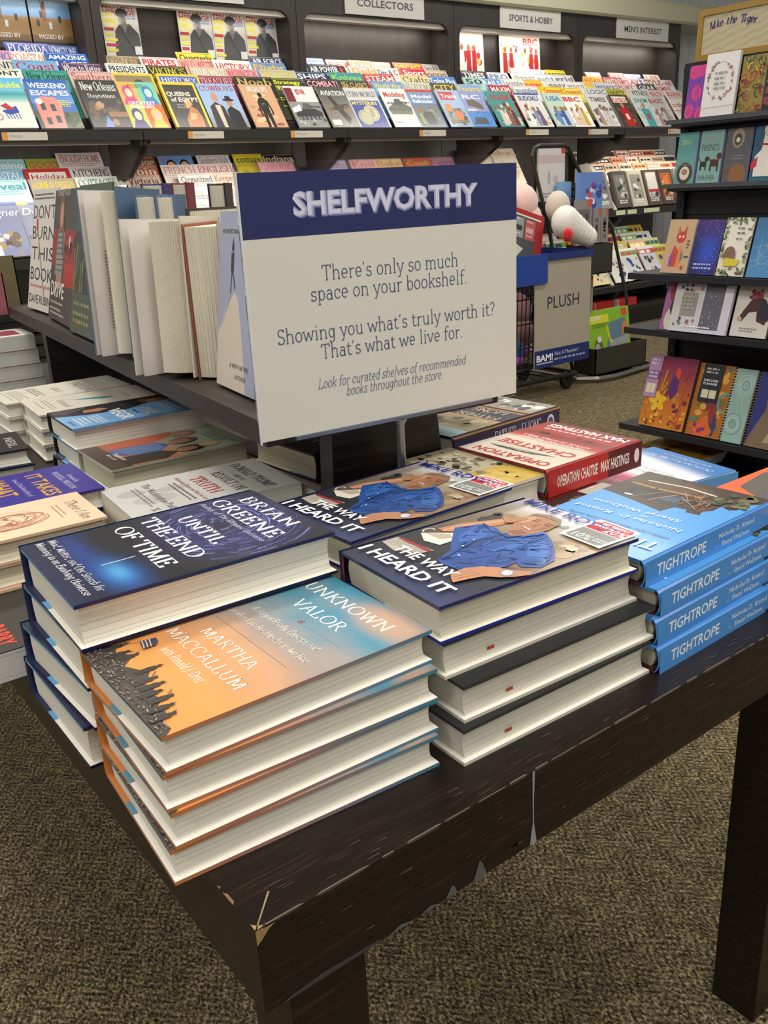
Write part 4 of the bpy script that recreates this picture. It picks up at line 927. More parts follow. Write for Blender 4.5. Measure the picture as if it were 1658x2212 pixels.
def art_burn(a, w, h):
    a.rect(0, 0, w, h, 'cfc9c2'); k = '2b2928'
    for i, s in enumerate(("DON'T", 'BURN', 'THIS', 'BOOK')): a.text(s, .012, .222 - .05 * i, .034, k, w - .024, .0)
    a.line([(.06, .2), (.16, .04)], .008, '9a7a5c'); a.poly([(.045, .215), (.06, .23), (.068, .2), (.056, .19)], 'a8453a'); a.lines(.015, w - .015, (.055,), .006, 'b9746c', random.Random(1), .05); a.text('DAVE RUBIN', .012, .016, .022, k, w - .03, .01); a.lines(.015, w - .02, (.277, .268), .004, '4a4846', random.Random(2), .1)
stand('hardcover_book', 'white hardback with tall black capitals and a matchstick, far end of the riser', (.508, 2.03), (.4895, 1.79), .292, .03, art_burn, 'cfc9c2')
def art_drive(a, w, h):
    a.rect(0, 0, w, h, '4a4544'); a.rect(.0, .12, w, .2, '8f2c28'); a.rect(.16, .08, w, .13, 'a8322c'); rn = random.Random(23); a.blobs(.15, .125, w, .2, 14, ['6a2422', 'b03a34', '3a302e', 'c9a9a0'], .008, .02, rn)
    a.poly([(.05, .1), (.14, .1), (.15, .19), (.11, .215), (.07, .2)], '8a8c88')
    for j in range(8): a.line([(.055, .11 + .012 * j), (.145, .112 + .012 * j)], .003, '4f5a58')
    a.ell(.1, .235, .032, .042, '7a5238'); a.ell(.1, .23, .02, .028, 'b98a6e'); a.poly([(.12, .26), (.135, .2), (.14, .14), (.125, .15)], '7a5238'); a.poly([(.07, .1), (.14, .1), (.15, .075), (.08, .07)], 'a88064')
    a.text('DRIVE', .02, .052, .034, 'dcd8d0', .16, .02); a.text('STERNEST VALUE', .03, .272, .012, 'c9c4bc', .15); a.lines(.02, .2, (.036, .022, .012), .005, 'b0aaa2', rn)
stand('hardcover_book', 'charcoal hardback with a striped-shirt figure and red background on the riser', (.477, 1.772), (.4315, 1.484), .285, .028, art_drive, '4a4544')
def art_green(a, w, h):
    a.rect(0, 0, w, h, '4c5746'); rn = random.Random(24); a.rect(0, .08, w, .2, '3a3a30')
    for k in range(40): x = rn.uniform(0, w); a.line([(x, .082), (x + rn.uniform(-.01, .01), rn.uniform(.12, .2))], rn.uniform(.001, .004), rn.choice(('6b5f46', '8f8468', '55603f', '2e2c22', 'a59a7c')), k % 5 == 0)
    a.text('HAVE DOG', .02, .24, .022, 'a89e6a', .13); a.text('FOOD', .05, .205, .022, 'a89e6a', .08); a.lines(.02, .16, (.055, .035, .02), .007, '8f8a5e', rn)
stand('hardcover_book', 'dark green hardback with a forest picture on the riser', (.4225, 1.466), (.392, 1.215), .288, .028, art_green, '4c5746')

def open_book(name, label, base, rz, h, wid, thick, jk, flap_text=True):
    """stands on its tail, covers spread, fore-edge towards the viewer"""
    r = thing(name, label, 'book', (base[0], base[1], Z0 + RZ + .0045), rz, rot=(math.radians(-3), 0, rz))
    # local: x across, -y towards viewer (fore-edge), z up
    m = MB(); n = max(10, int(thick / .0011))
    for i in range(n):                 # page block fanned slightly
        x0, x1 = thick * i / n, thick * (i + 1) / n; f = -.006 * math.sin(PI * (i + .5) / n)
        m.box((x0, f, .006), (x1 - .0004, wid * .93, h - .006), ('e6e0cd', 'd9d0b6', 'ebe6d6')[i % 3], MATTE)
    m.build('page_block', r)
    m = MB(); A = math.radians(24)
    Ml = Matrix.Translation((-.001, wid * .97, 0)) @ Matrix.Rotation(-A, 4, 'Z')
    m.box((-.003, -wid, 0), (0, 0, h), jk, SATIN, Ml); m.box((-.0004, -wid + .001, .001), (.0002, -.001, h - .001), 'd9d5cc', MATTE, Ml)
    m.box((thick + .001, -.012, 0), (thick + .004, wid * .97, h), jk, SATIN); m.box((-.001, wid * .95, 0), (thick + .004, wid * .97, h), jk, SATIN)
    m.build('cover_boards', r)
    m = MB(); Mf = Matrix.Translation((-.001, wid * .97, 0)) @ Matrix.Rotation(-A * .62, 4, 'Z')
    pts = [(0, -wid * 1.02 + .0), (.004, -wid * .8), (.008, -wid * .5), (.006, -wid * .2), (.001, 0)]
    for (ax, ay), (bx, by) in zip(pts, pts[1:]): m.poly([Mf @ Vector((ax, ay, .0)), Mf @ Vector((bx, by, .0)), Mf @ Vector((bx, by, h - .003)), Mf @ Vector((ax, ay, h - .003))], 'e4ddd8', MATTE)
    if flap_text:
        a = Art(); rn = random.Random(3)
        a.lines(.02, wid * .72, [h - .1 - .0055 * k for k in range(24)], .0022, '8a8680', rn, .3); a.lines(.03, wid * .6, (h - .02, h - .05, h - .055, h - .06), .002, '8a8680', rn, .3)
        m.art(a, Mf @ Matrix(((0, 0, 1, .0086), (1, 0, 0, -wid), (0, 1, 0, 0), (0, 0, 0, 1))), MATTE)
    m.build('endpaper', r)
    return r
open_book('open_book', 'open grey-blue hardback showing its printed jacket flap on the riser', (.366, 1.062), math.radians(-56), .272, .12, .034, '5f7690')
open_book('open_book', 'blank cream open book with its thick block of page edges to the front', (.342, .826), math.radians(-52), .226, .12, .052, 'cfc9bd', False)
b = thing('hardcover_book', 'cream book with only its page edges showing, beside the blank open one', 'book', (.3785, .778, Z0 + RZ), math.radians(-52))
m = MB()
for i in range(44): m.box((.00113 * i, -.004 * math.sin(PI * (i + .5) / 44) - .0012 * (i % 5 == 2), .004), (.00113 * i + .00105, .11, .215), ('e2dbc6', 'd6cdb4', 'e8e2d2')[i % 3], MATTE)
m.build('page_block', b); m = MB(); m.box((-.0028, -.003, 0), (-.0004, .113, .219), '9a5a44', SATIN); m.box((.0502, -.003, 0), (.0526, .113, .219), 'c9c2b4', SATIN); m.build('cover_boards', b)
def art_climb(a, w, h):
    a.rect(0, 0, w, h, 'a3abc4'); a.poly([(0, 0), (.0, .07), (.03, .105), (.06, .13), (.075, .12), (.095, .06), (.11, 0)], 'd6cabb'); a.line([(.012, .08), (.05, .125)], .001, '8a6a5c')
    k = '3c3a40'; a.poly([(.045, .155), (.056, .155), (.057, .18), (.046, .18)], k); a.ell(.052, .186, .0045, .0055, k, 10); a.line([(.05, .156), (.046, .128)], .0035, k); a.line([(.053, .156), (.062, .134)], .0035, k); a.poly([(.049, .19), (.052, .2), (.056, .189)], k)
    a.text('F', .085, .17, .02, '2f3440', bold=.02); a.text('AN ENTERTAINING', .01, h - .028, .006, '3f4450', .07); a.text('#1 NEW YORK TIMES', .05, .03, .0065, '3f4450', .07); a.text('AUTHOR', .07, .016, .0065, '3f4450', .04)
stand('hardcover_book', 'pale lavender hardback with a small climbing figure, half behind the sign', (.372, .716), (.352, .575), .232, .03, art_climb, 'a3abc4', lean=8)
# upright books on the far side of the riser, seen from their page edges
def back_book(label, x, y, w, h, t, col, rz=0., pg='e2dcc8'):
    b = thing('hardcover_book', label, 'book', (x, y, Z0 + RZ), rz)
    m = MB(); n = max(3, int((t - .006) / .0012))
    for i in range(n): m.box((.003 + (t - .006) * i / n, .004, .003), (.003 + (t - .006) * (i + .92) / n, w - .004, h - .004 - .0006 * (i % 3)), (pg, 'd3cab2', 'e9e4d6')[i % 3], MATTE)
    m.build('page_block', b)
    m = MB(); m.box((0, 0, 0), (.003, w, h), col, SATIN); m.box((t - .003, 0, 0), (t, w, h), col, SATIN); m.box((0, w - .003, 0), (t, w, h), col, SATIN); m.build('cover_boards', b)
D52 = math.radians(-36)
for x, y, w, h, t, col, rz, lab in ((.400, .99, .10, .262, .034, '56708c', D52, 'slate blue upright hardback with cream page edges, left of the pair behind the open books'), (.423, .963, .10, .260, .030, '5b7694', D52, 'slate blue upright hardback with cream page edges, right of the pair behind the open books'),
      (.458, .925, .012, .238, .098, '4a4640', math.radians(-8), 'dark grey upright book seen flat on, left of the sign'), (.545, 1.02, .09, .275, .03, '26282c', D52, 'black upright hardback at the back of the riser, left of the sign top'),
      (.61, 1.30, .09, .283, .03, '7c2a34', D52, 'maroon upright hardback at the back of the riser'), (.59, 1.40, .09, .285, .045, '2c3670', D52, 'navy upright hardback at the back of the riser'), (.565, 1.52, .09, .28, .03, '9a7c3e', D52, 'mustard upright hardback at the back of the riser')):
    back_book(lab, x, y, w, h, t, col, rz)

for lab, x0, w_, h_, col in (('olive brown upright book at the far left behind the riser', .36, .19, .15, '6b6247'), ('dusty rose upright book at the far left edge behind the riser', .30, .2, .11, '8f5560')):
    b = thing('hardcover_book', lab, 'book', (x0, 2.20 if h_ > .12 else 2.185, Z0 + .1882), 0)
    m = MB(); m.box((.003, .004 if h_ < .12 else .034, .003), (w_ - .003, .012 if h_ < .12 else .046, h_ - .003), PAGES, MATTE); m.build('page_block', b)
    m = MB(); m.box((0, 0 if h_ < .12 else .03, 0), (w_, .004 if h_ < .12 else .034, h_), col, SATIN); m.box((0, .012 if h_ < .12 else .046, 0), (w_, .015 if h_ < .12 else .05, h_), col, SATIN); m.box((w_ - .003, .0 if h_ < .12 else .03, 0), (w_, .015 if h_ < .12 else .05, h_), col, SATIN); m.build('cover_boards', b)
# ------------------------------------------------------------------ the sign
SA = math.radians(-5.5)
sg = thing('store_sign', 'blue and cream tabletop sign on a metal pole above the books', 'sign', (.2915, .4552, Z0), SA)
SW, S0, S1 = .3795, .192, .4855
m = MB(); m.box((0, 0, S0), (SW, .0022, S1), 'd9d6cb', MATTE)
a = Art(); a.rect(0, 0, SW, S1 - S0, 'd9d6ca'); a.rect(0, .4175 - S0, SW, S1 - S0, '222a5e')
ZB = lambda z: z - S0
INK = '5d6a86'
def hdr():
    x = .0635; y = ZB(.4395); hh = .0245; W = .254
    a.text('SHELFWORTHY', x + .0010, y - .0008, hh, '70759f', W, .062); a.text('SHELFWORTHY', x - .0002, y + .0003, hh, 'a9aed0', W, .052); a.text('SHELFWORTHY', x - .0005, y + .0006, hh, 'd6d8ea', W, .018)
hdr()
kw = dict(weight=.088, thin=.078, track=.03, slab=.95)
a.stext("There's only so much", .093, ZB(.3675), .0162, INK, .193, **kw)
a.stext('space on your bookshelf.', .0765, ZB(.3455), .0162, INK, .223, **kw)
a.stext("Showing you what's truly worth it?", .0305, ZB(.3015), .0162, INK, .313, **kw)
a.stext("That's what we live for.", .085, ZB(.2785), .0162, INK, .206, **kw)
kw = dict(weight=.092, thin=.07, track=.02, slab=.55, shear=.22)
a.stext('Look for curated shelves of recommended', .0775, ZB(.2435), .0118, '6d7690', .217, **kw)
a.stext('books throughout the store.', .115, ZB(.2300), .0118, '6d7690', .143, **kw)
m.art(a, Matrix(((1, 0, 0, 0), (0, 0, -1, -.0003), (0, 1, 0, S0), (0, 0, 0, 1))), MATTE, .00003); m.build('panel', sg)
m = MB(); m.box((-.0018, .0024, S0 - .004), (SW + .001, .0040, S1 + .010), 'ffffff', CLEAR); m.box((-.0014, -.0012, S0 - .003), (-.0002, .0024, S1), 'dfe3e6', PLAST); m.build('acrylic_holder', sg)
m = MB(); m.box((.043, -.0035, S0 - .0045), (.336, .0065, S0 - .0002), '8d94a3', METAL); m.build('channel', sg)
m = MB(); m.lathe([(.0062, .006), (.0062, S0 - .012), (.0095, S0 - .006), (.0095, S0 - .0045)], '9a9da3', METAL, 18, Matrix.Translation((.1925, .004, 0))); m.build('pole', sg, smooth=True, merge=True)
m = MB(); m.lathe([(0, 0), (.022, 0), (.022, .004), (.0, .006)], '55575c', METAL, 24, Matrix.Translation((.1925, .004, 0))); m.build('base_plate', sg)
# magazines: tier, x, width, masthead, ground, ink, picture, lettering, look
UPPER = [
 (0,1.034,0.253,'BeachGuide','5fb4dc','e8e04a','beach','s','sky blue beach magazine with a folding chair'),
 (0,1.288,0.201,'WEEKEND|ESCAPES','2f66b4','ffffff','villa','s','blue magazine picturing a pink villa'),
 (0,1.526,0.195,'New Orleans','1c1a1a','f0ece4','porch','r','black magazine picturing a lit porch'),
 (0,1.726,0.203,'POST','cfd27a','6a5a3a','pop','r','magazine quartered in four bright pop portraits'),
 (0,1.95,0.194,'QUEENS|of EGYPT','f2c21e','f0e6d2','queen','y','yellow-bordered black magazine with a golden profile'),
 (0,2.165,0.216,'COWBOYS','9fb8d8','b03a3a','riders','r','pale blue magazine with two riders in black'),
 (0,2.404,0.197,'SPECIAL OPS','c9a07c','f4eee4','soldier','s','tan magazine with a lone dark soldier'),
 (0,2.689,0.198,'RED WAR','d9d9d8','b8282c','tank','s','grey magazine with an armoured vehicle'),
 (0,2.894,0.185,'AVIATION','6b6a66','f0efec','plane','s','grey-brown magazine with a propeller aircraft'),
 (0,3.092,0.228,'COIN WORLD','c9c9c6','55585c','coins','r','blue and silver magazine with two big coins'),
 (0,3.333,0.197,'Modeling','dedcd8','c02a2e','tank2','s','white magazine with a small green tank'),
 (0,3.545,0.217,'Model|Railroader','5f6f86','ffffff','rail','s','slate magazine with a red-topped masthead and railway'),
 (0,3.766,0.188,'Trains','8fa6c2','f4eaea','rail2','s','blue magazine with a boxed red masthead'),
 (0,3.961,0.212,'RC','6f86b4','e9eef6','truck','s','lilac blue magazine with a pickup over a car'),
 (0,4.194,0.214,'SOLDIERS','3f8f8c','c83a34','crew','s','teal magazine with a crowd of footballers'),
 (0,4.468,0.239,'SUDOKU','d6d6d4','3c4a86','gold','s','white magazine with a navy masthead and gold figure'),
 (0,4.716,0.18,'USA','bcd0c0','4a7ab0','sport','s','pale green magazine with blue players'),
 (0,4.901,0.22,'BBC','efeeea','c8342e','ball','s','white magazine with big red capitals and basketball'),
 (0,5.15,0.22,'TIMES','d4d3d0','77787a','grey','s','grey and white team photo magazine'),
 (0,5.427,0.21,'PLAYBOOK','4a3f3a','c8342e','red15','s','dark magazine with a red-shirted player'),
 (0,5.642,0.196,'SWIM','cfd6d2','3c8f8c','tealfig','s','pale magazine with a teal-dressed figure'),
 (0,5.844,0.209,"BLACK'S",'c4c1bd','b84a48','grey','s','grey portrait magazine with faded red masthead'),
 (1,1.103,0.203,'FRONT|RONT','e6e4da','2f3a34','plain','s','white magazine with black stacked capitals'),
 (1,1.321,0.209,'New Orleans','3f9a86','16302a','plain','r','teal magazine with a black masthead'),
 (1,1.528,0.221,'Southern','c9a9a0','a85a4c','plain','r','dusty pink landscape magazine'),
 (1,1.753,0.216,'','f2c21e','5f4a3a','yel','y','yellow-bordered magazine with an ochre picture'),
 (1,1.98,0.234,'HISTORY','f2c21e','f2f2f6','yelb','y','yellow-bordered magazine with a blue top'),
 (1,2.217,0.22,'TREASURE','7c2a3e','d8b0b8','plain','r','wine red magazine'),
 (1,2.426,0.237,'Noah','2c2a28','c9b46a','plain','r','black magazine with thin gold letters'),
 (1,2.667,0.2,'Strategy|Tactics','3f4a34','e6e03a','plain','s','olive magazine with yellow italics'),
 (1,2.873,0.249,'COMBAT!','2c2a2e','f0a8b4','plain','s','black magazine with pink block capitals'),
 (1,3.128,0.208,'SEA CLASSICS','26304a','d9b43a','plain','s','navy magazine with a gold masthead'),
 (1,3.343,0.232,'World War','5f9ad0','e6d24a','plain','s','bright blue magazine with a yellow line'),
 (1,3.583,0.222,'BALLROOM','d9d6c8','7a8a76','plain','r','cream magazine with pale green capitals'),
 (1,3.808,0.2,'CITY','3a3c40','e6c22e','plain','s','dark magazine with yellow italic capitals'),
 (1,4.012,0.233,'Tours','7fa6d6','e8c23a','plain','s','light blue magazine with yellow letters'),
 (1,4.303,0.195,'MAXIM','a8222a','f0e2e0','plain','s','crimson magazine'),
 (1,4.55,0.232,'puzzles','e4e3e0','6a7090','plain','s','white magazine with a grey bar'),
 (1,4.8,0.204,'Crossword','e8d23a','c83a34','plain','s','yellow-topped magazine with red script'),
 (1,5.014,0.213,'Crossword','e9dc6a','c83a34','plain','s','pale yellow-topped magazine with red script'),
 (1,5.247,0.222,'LOGIC','dcdcda','7a7c80','plain','s','white magazine with grey print'),
 (1,5.478,0.263,'VARIETY','c9c03a','4a4c50','plain','s','mustard-topped magazine'),
 (1,5.752,0.208,'FITNESS','e2e0dc','3a3a3c','plain','s','white magazine with black masthead'),
 (1,5.972,0.181,'HEALTH','dcd6d2','c83a3e','plain','s','white magazine with small red masthead'),
 (1,6.165,0.211,'BOXING','e6ddd8','b8343a','plain','s','cream magazine with brick red masthead'),
 (2,1.152,0.143,'LAND','dcdccc','2f3a34','plain','r','pale green magazine with thin capitals'),
 (2,1.3,0.209,'Coast','6fb0dc','c8343e','plain','r','sky blue magazine with a large red initial'),
 (2,1.53,0.211,'When to Retire','5a3a5c','f0eaf0','plain','r','purple magazine with white script'),
 (2,1.755,0.213,'PRESIDENTS','e4e2de','2c3038','plain','s','white magazine with tall black capitals'),
 (2,1.978,0.225,'VIKINGS','2b3028','d6c94a','plain','r','black-green magazine with yellow capitals'),
 (2,2.212,0.215,'TRUE WEST','c2b29c','ece4d6','plain','r','sepia magazine with cream capitals'),
 (2,2.431,0.203,'WASHINGTON','dca6a8','b03a48','plain','r','rose magazine with red capitals'),
 (2,2.639,0.237,'MILITARY','b9b8a4','d2c24a','plain','r','grey magazine with mustard capitals'),
 (2,2.882,0.218,'SHIPS','2e3c5e','dfe4ee','plain','s','dark blue magazine with white letters'),
 (2,3.105,0.256,'Knives','3f8f9c','8fd04a','plain','s','teal magazine with lime letters'),
 (2,3.368,0.263,'STEAM','c43036','f6e6e2','plain','s','red magazine with white lettering'),
 (2,3.638,0.225,'Crafts','d9cf9a','7a6a3a','plain','r','straw magazine'),
 (2,3.87,0.284,'Trains Plus','4a7cc4','e6eef8','plain','s','medium blue magazine'),
 (2,4.158,0.16,'50','a9cfc6','2f4a4a','plain','s','mint magazine with the number fifty'),
 (2,4.335,0.179,'RAILS','5a92cc','f0f4fa','plain','s','azure magazine'),
 (2,4.523,0.185,'puzzle','e8e7e4','8a8c94','plain','s','white magazine with faint masthead'),
 (2,4.717,0.201,'super','f0c84a','d8404a','plain','s','amber-topped magazine'),
 (2,4.937,0.2,'easy','e2e1dd','7a8090','plain','s','white magazine with slate bar'),
 (2,5.146,0.207,'word','e9e7e4','9a9ca4','plain','s','white magazine with pale bar'),
 (2,5.435,0.239,'letters','d9dce2','6c7488','plain','s','ice grey magazine'),
 (2,5.685,0.238,'SPORT','e6e2e0','c04a50','plain','s','white magazine with coral bar'),
 (2,5.935,0.214,'GEAR','3a3a3e','e4e4e4','plain','s','black magazine with white capitals'),
 (2,6.16,0.222,"WOMEN'S",'e4d8d4','b8404a','plain','s','blush magazine with red masthead'),
 (3,1.159,0.144,'SPRING','d8a0b4','4a6aa8','plain','r','pink and blue magazine'),
 (3,1.31,0.204,'COASTAL','dfe6dc','d88a86','plain','r','cream magazine with coral capitals'),
 (3,1.551,0.21,'AMAZING|PLACES','2f62b8','f2f4f8','plain','s','royal blue magazine with big white capitals'),
 (3,1.772,0.194,'EXPLORER','b8a484','7a6648','plain','r','tan magazine'),
 (3,1.977,0.209,'PIRATES','e0dadc','d02a34','plain','s','pale magazine with heavy red capitals'),
 (3,2.199,0.21,'WILD WEST','e0b4ac','c4433c','plain','r','salmon magazine with red capitals'),
 (3,2.397,0.251,'HISTORY','e9e2dc','b02e38','hist','r','white magazine with red serif capitals and an orange band'),
 (3,2.648,0.226,'Flight','6c8ec8','e0b84a','plain','s','cornflower magazine with a gold word'),
 (3,2.871,0.224,'AIR POWER','2a303c','f0f0f0','plain','s','charcoal magazine with outlined white capitals'),
 (3,3.101,0.195,'WAR','3a2622','e8502e','plain','s','brown magazine with orange-red capitals'),
 (3,3.309,0.21,'Gold','c9ccd2','e8a83a','plain','s','silver magazine with amber letters'),
 (3,3.527,0.175,'Dec & C','ece9e2','2a2a2c','plain','s','white magazine with small black script'),
 (3,3.709,0.197,'Sport','c23440','f4e4e6','plain','s','cherry red magazine'),
 (3,3.914,0.237,'Locos','c4b6a4','8a5a44','plain','r','beige magazine with a brown engine'),
 (3,4.156,0.219,'TIMES','2c2c30','eeeeec','plain','s','black magazine with white masthead'),
 (3,4.476,0.193,'PRO','d9dee6','5a6a90','plain','s','pale blue-grey magazine'),
 (3,4.678,0.246,'digest','eceae6','a8a4a0','plain','s','white magazine with long grey masthead'),
 (3,4.934,0.19,'sudo','e6e8ea','8aa0b4','plain','s','white magazine with a pale blue strip'),
 (3,5.143,0.217,'grid','dfdfe0','70757c','plain','s','light grey magazine'),
 (3,5.37,0.257,'FANTASY','e6ca3a','c83a34','plain','s','yellow magazine with red masthead'),
 (3,5.637,0.225,'FANTASY','b8323a','f4ede0','plain','s','red-framed magazine with cream capitals'),
 (3,5.885,0.212,'PLAY','e6e0de','c23c44','plain','s','white magazine with a red block masthead'),
 (3,6.107,0.243,'STYLE','efd8cc','4a3a34','plain','r','peach portrait magazine'),
 (3,6.365,0.217,'SHE','d4d4da','b0404c','plain','s','grey magazine with wine red corner'),
 (4,1.329,0.212,'FLORIDA','2b46a8','e8e2cc','plain','r','deep blue magazine with cream capitals'),
 (4,1.558,0.21,'YELLOWSTONE','2f4f9c','dfe4f2','plain','r','indigo magazine with white capitals'),
 (4,2.226,0.218,'Quarterly','e6cf3a','3a3a30','plain','s','lemon yellow magazine in a box frame'),
 (4,2.721,0.218,'AIR FORCE','3c4250','e4e6ea','plain','s','slate magazine with white capitals'),
 (4,3.013,0.158,'Clouds','8fa4c4','f0e4d4','plain','s','misty blue magazine'),
 (4,3.217,0.144,'RIFLE','c9bfb2','b03a34','plain','s','off-white magazine with red top line'),
 (4,3.368,0.163,'Arms','a89478','e4dac8','plain','r','khaki magazine'),
 (4,3.537,0.168,'Antique','8f7c62','d9cbb0','plain','r','brown magazine'),
 (4,3.714,0.236,'DIECAST','d8482e','f2d23a','plain','s','orange-red boxed magazine'),
 (4,3.956,0.167,'Doll','b4b0aa','6a6660','plain','r','dove grey magazine'),
 (4,4.754,0.184,'wordy','eae8e5','a4a2a0','plain','s','white magazine at the back with thin masthead'),
 (4,4.947,0.19,'seek','e7e6e2','9aa0aa','plain','s','white magazine at the back with blue-grey masthead'),
 (4,5.147,0.197,'penny','d8cc3e','5a5a40','plain','s','lime yellow topped magazine'),
 (4,5.559,0.158,'RING','c8343a','f2f2f0','plain','s','small red and white magazine'),
 (4,5.803,0.175,'FOUR','d64a44','f4efe8','plain','s','coral red magazine'),
 (4,6.001,0.216,'NIGHT','3a4a8c','eceef6','plain','s','ultramarine magazine'),
 (4,6.228,0.188,'LIFE','eadcd4','8a4a44','plain','r','ivory magazine'),
]
LOWER = [
 (0,0.919,0.229,'Designer','7f86a4','f2f2f6','home','r','lavender grey interiors magazine with white script'),
 (0,1.156,0.16,'Design','8a8ea6','f2f2f6','home','r','second lavender grey interiors magazine'),
 (2,1.037,0.232,'Reveal','bfe0e0','5aa0b4','plain','s','aqua white magazine'),
 (2,1.285,0.234,'HOME & DESIGN','b4b0ac','ead24a','plain','s','grey magazine with yellow capitals'),
 (2,1.556,0.22,'COTTAGES','eceae2','4a8f98','plain','r','white magazine with teal capitals'),
 (2,1.781,0.191,'Victoria','c9b0a0','4a3a36','plain','r','fawn magazine with brown script'),
 (2,2.068,0.21,'Organized','ece4de','8a8a86','plain','s','cream magazine with grey letters'),
 (2,2.282,0.168,'Keepers','e9ddd0','b08a6a','plain','r','ivory magazine with tan letters'),
 (3,1.078,0.203,'COASTAL','7fb6dc','f0f4f8','plain','r','light blue magazine with white capitals'),
 (3,1.294,0.226,'Holiday','c83a3c','f2ece6','candy','s','red and green magazine with striped sweets'),
 (3,1.541,0.211,'KITCHENS','e2dadc','4a3a44','plain','r','white magazine with plum capitals'),
 (3,1.762,0.233,'Cabin','b8745c','f4ece4','plain','r','rust magazine with a bright window'),
 (3,2.017,0.208,'FRENCH','efe2dc','c08a84','plain','r','shell pink magazine with rose capitals'),
 (3,2.231,0.237,'ENGLISH','efe0dc','c87a80','plain','r','pale pink magazine with rose capitals'),
 (3,2.624,0.253,'GARDENS','e8b8c0','c85a78','plain','r','pink magazine'),
 (3,3.042,0.213,'Quilts','d8c9e0','8a6aa8','plain','r','lilac magazine'),
 (3,3.269,0.201,'Knit','e6b4b4','b05a60','plain','r','rose magazine'),
 (3,3.477,0.218,'Bake','e9c99a','a8743a','plain','r','biscuit magazine'),
 (3,3.703,0.22,'Cook','c83a4a','8fc04a','plain','s','red and lime magazine'),
 (3,3.93,0.213,'Paper','cf9ab4','7a4a6a','plain','r','mauve magazine'),
 (4,1.103,0.222,'Domino','9fcfdc','f0f8fa','plain','s','pale turquoise magazine'),
 (4,1.337,0.168,'GOOD','9cc44a','e6505a','plain','s','leaf green magazine with a pink dot'),
 (4,1.511,0.25,'ENGLISH HOME','ece4e2','b0506a','plain','r','white magazine with dusty red capitals,taller than its neighbours'),
 (4,1.857,0.18,'Lodge','8a4a3a','f0e0d0','plain','r','chestnut magazine'),
 (4,2.043,0.205,'Twins','5a86c4','f2d8c4','faces','s','blue magazine with two dark-haired children'),
 (4,2.288,0.205,'Southern Style','e6dcdc','8a7a90','plain','r','white magazine with mauve script'),
 (4,2.509,0.187,'cottage','e2cc3a','4a6a3a','plain','s','yellow and green magazine'),
 (4,2.702,0.232,'Indiana','3a3230','e4d8c0','plain','s','dark brown magazine with cream letters'),
 (4,4.289,0.264,'Grand','e9d9c0','b08a5a','plain','r','buff magazine'),
 (4,4.561,0.239,'Ideas','efe2cc','c09a6a','plain','r','light buff magazine'),
]
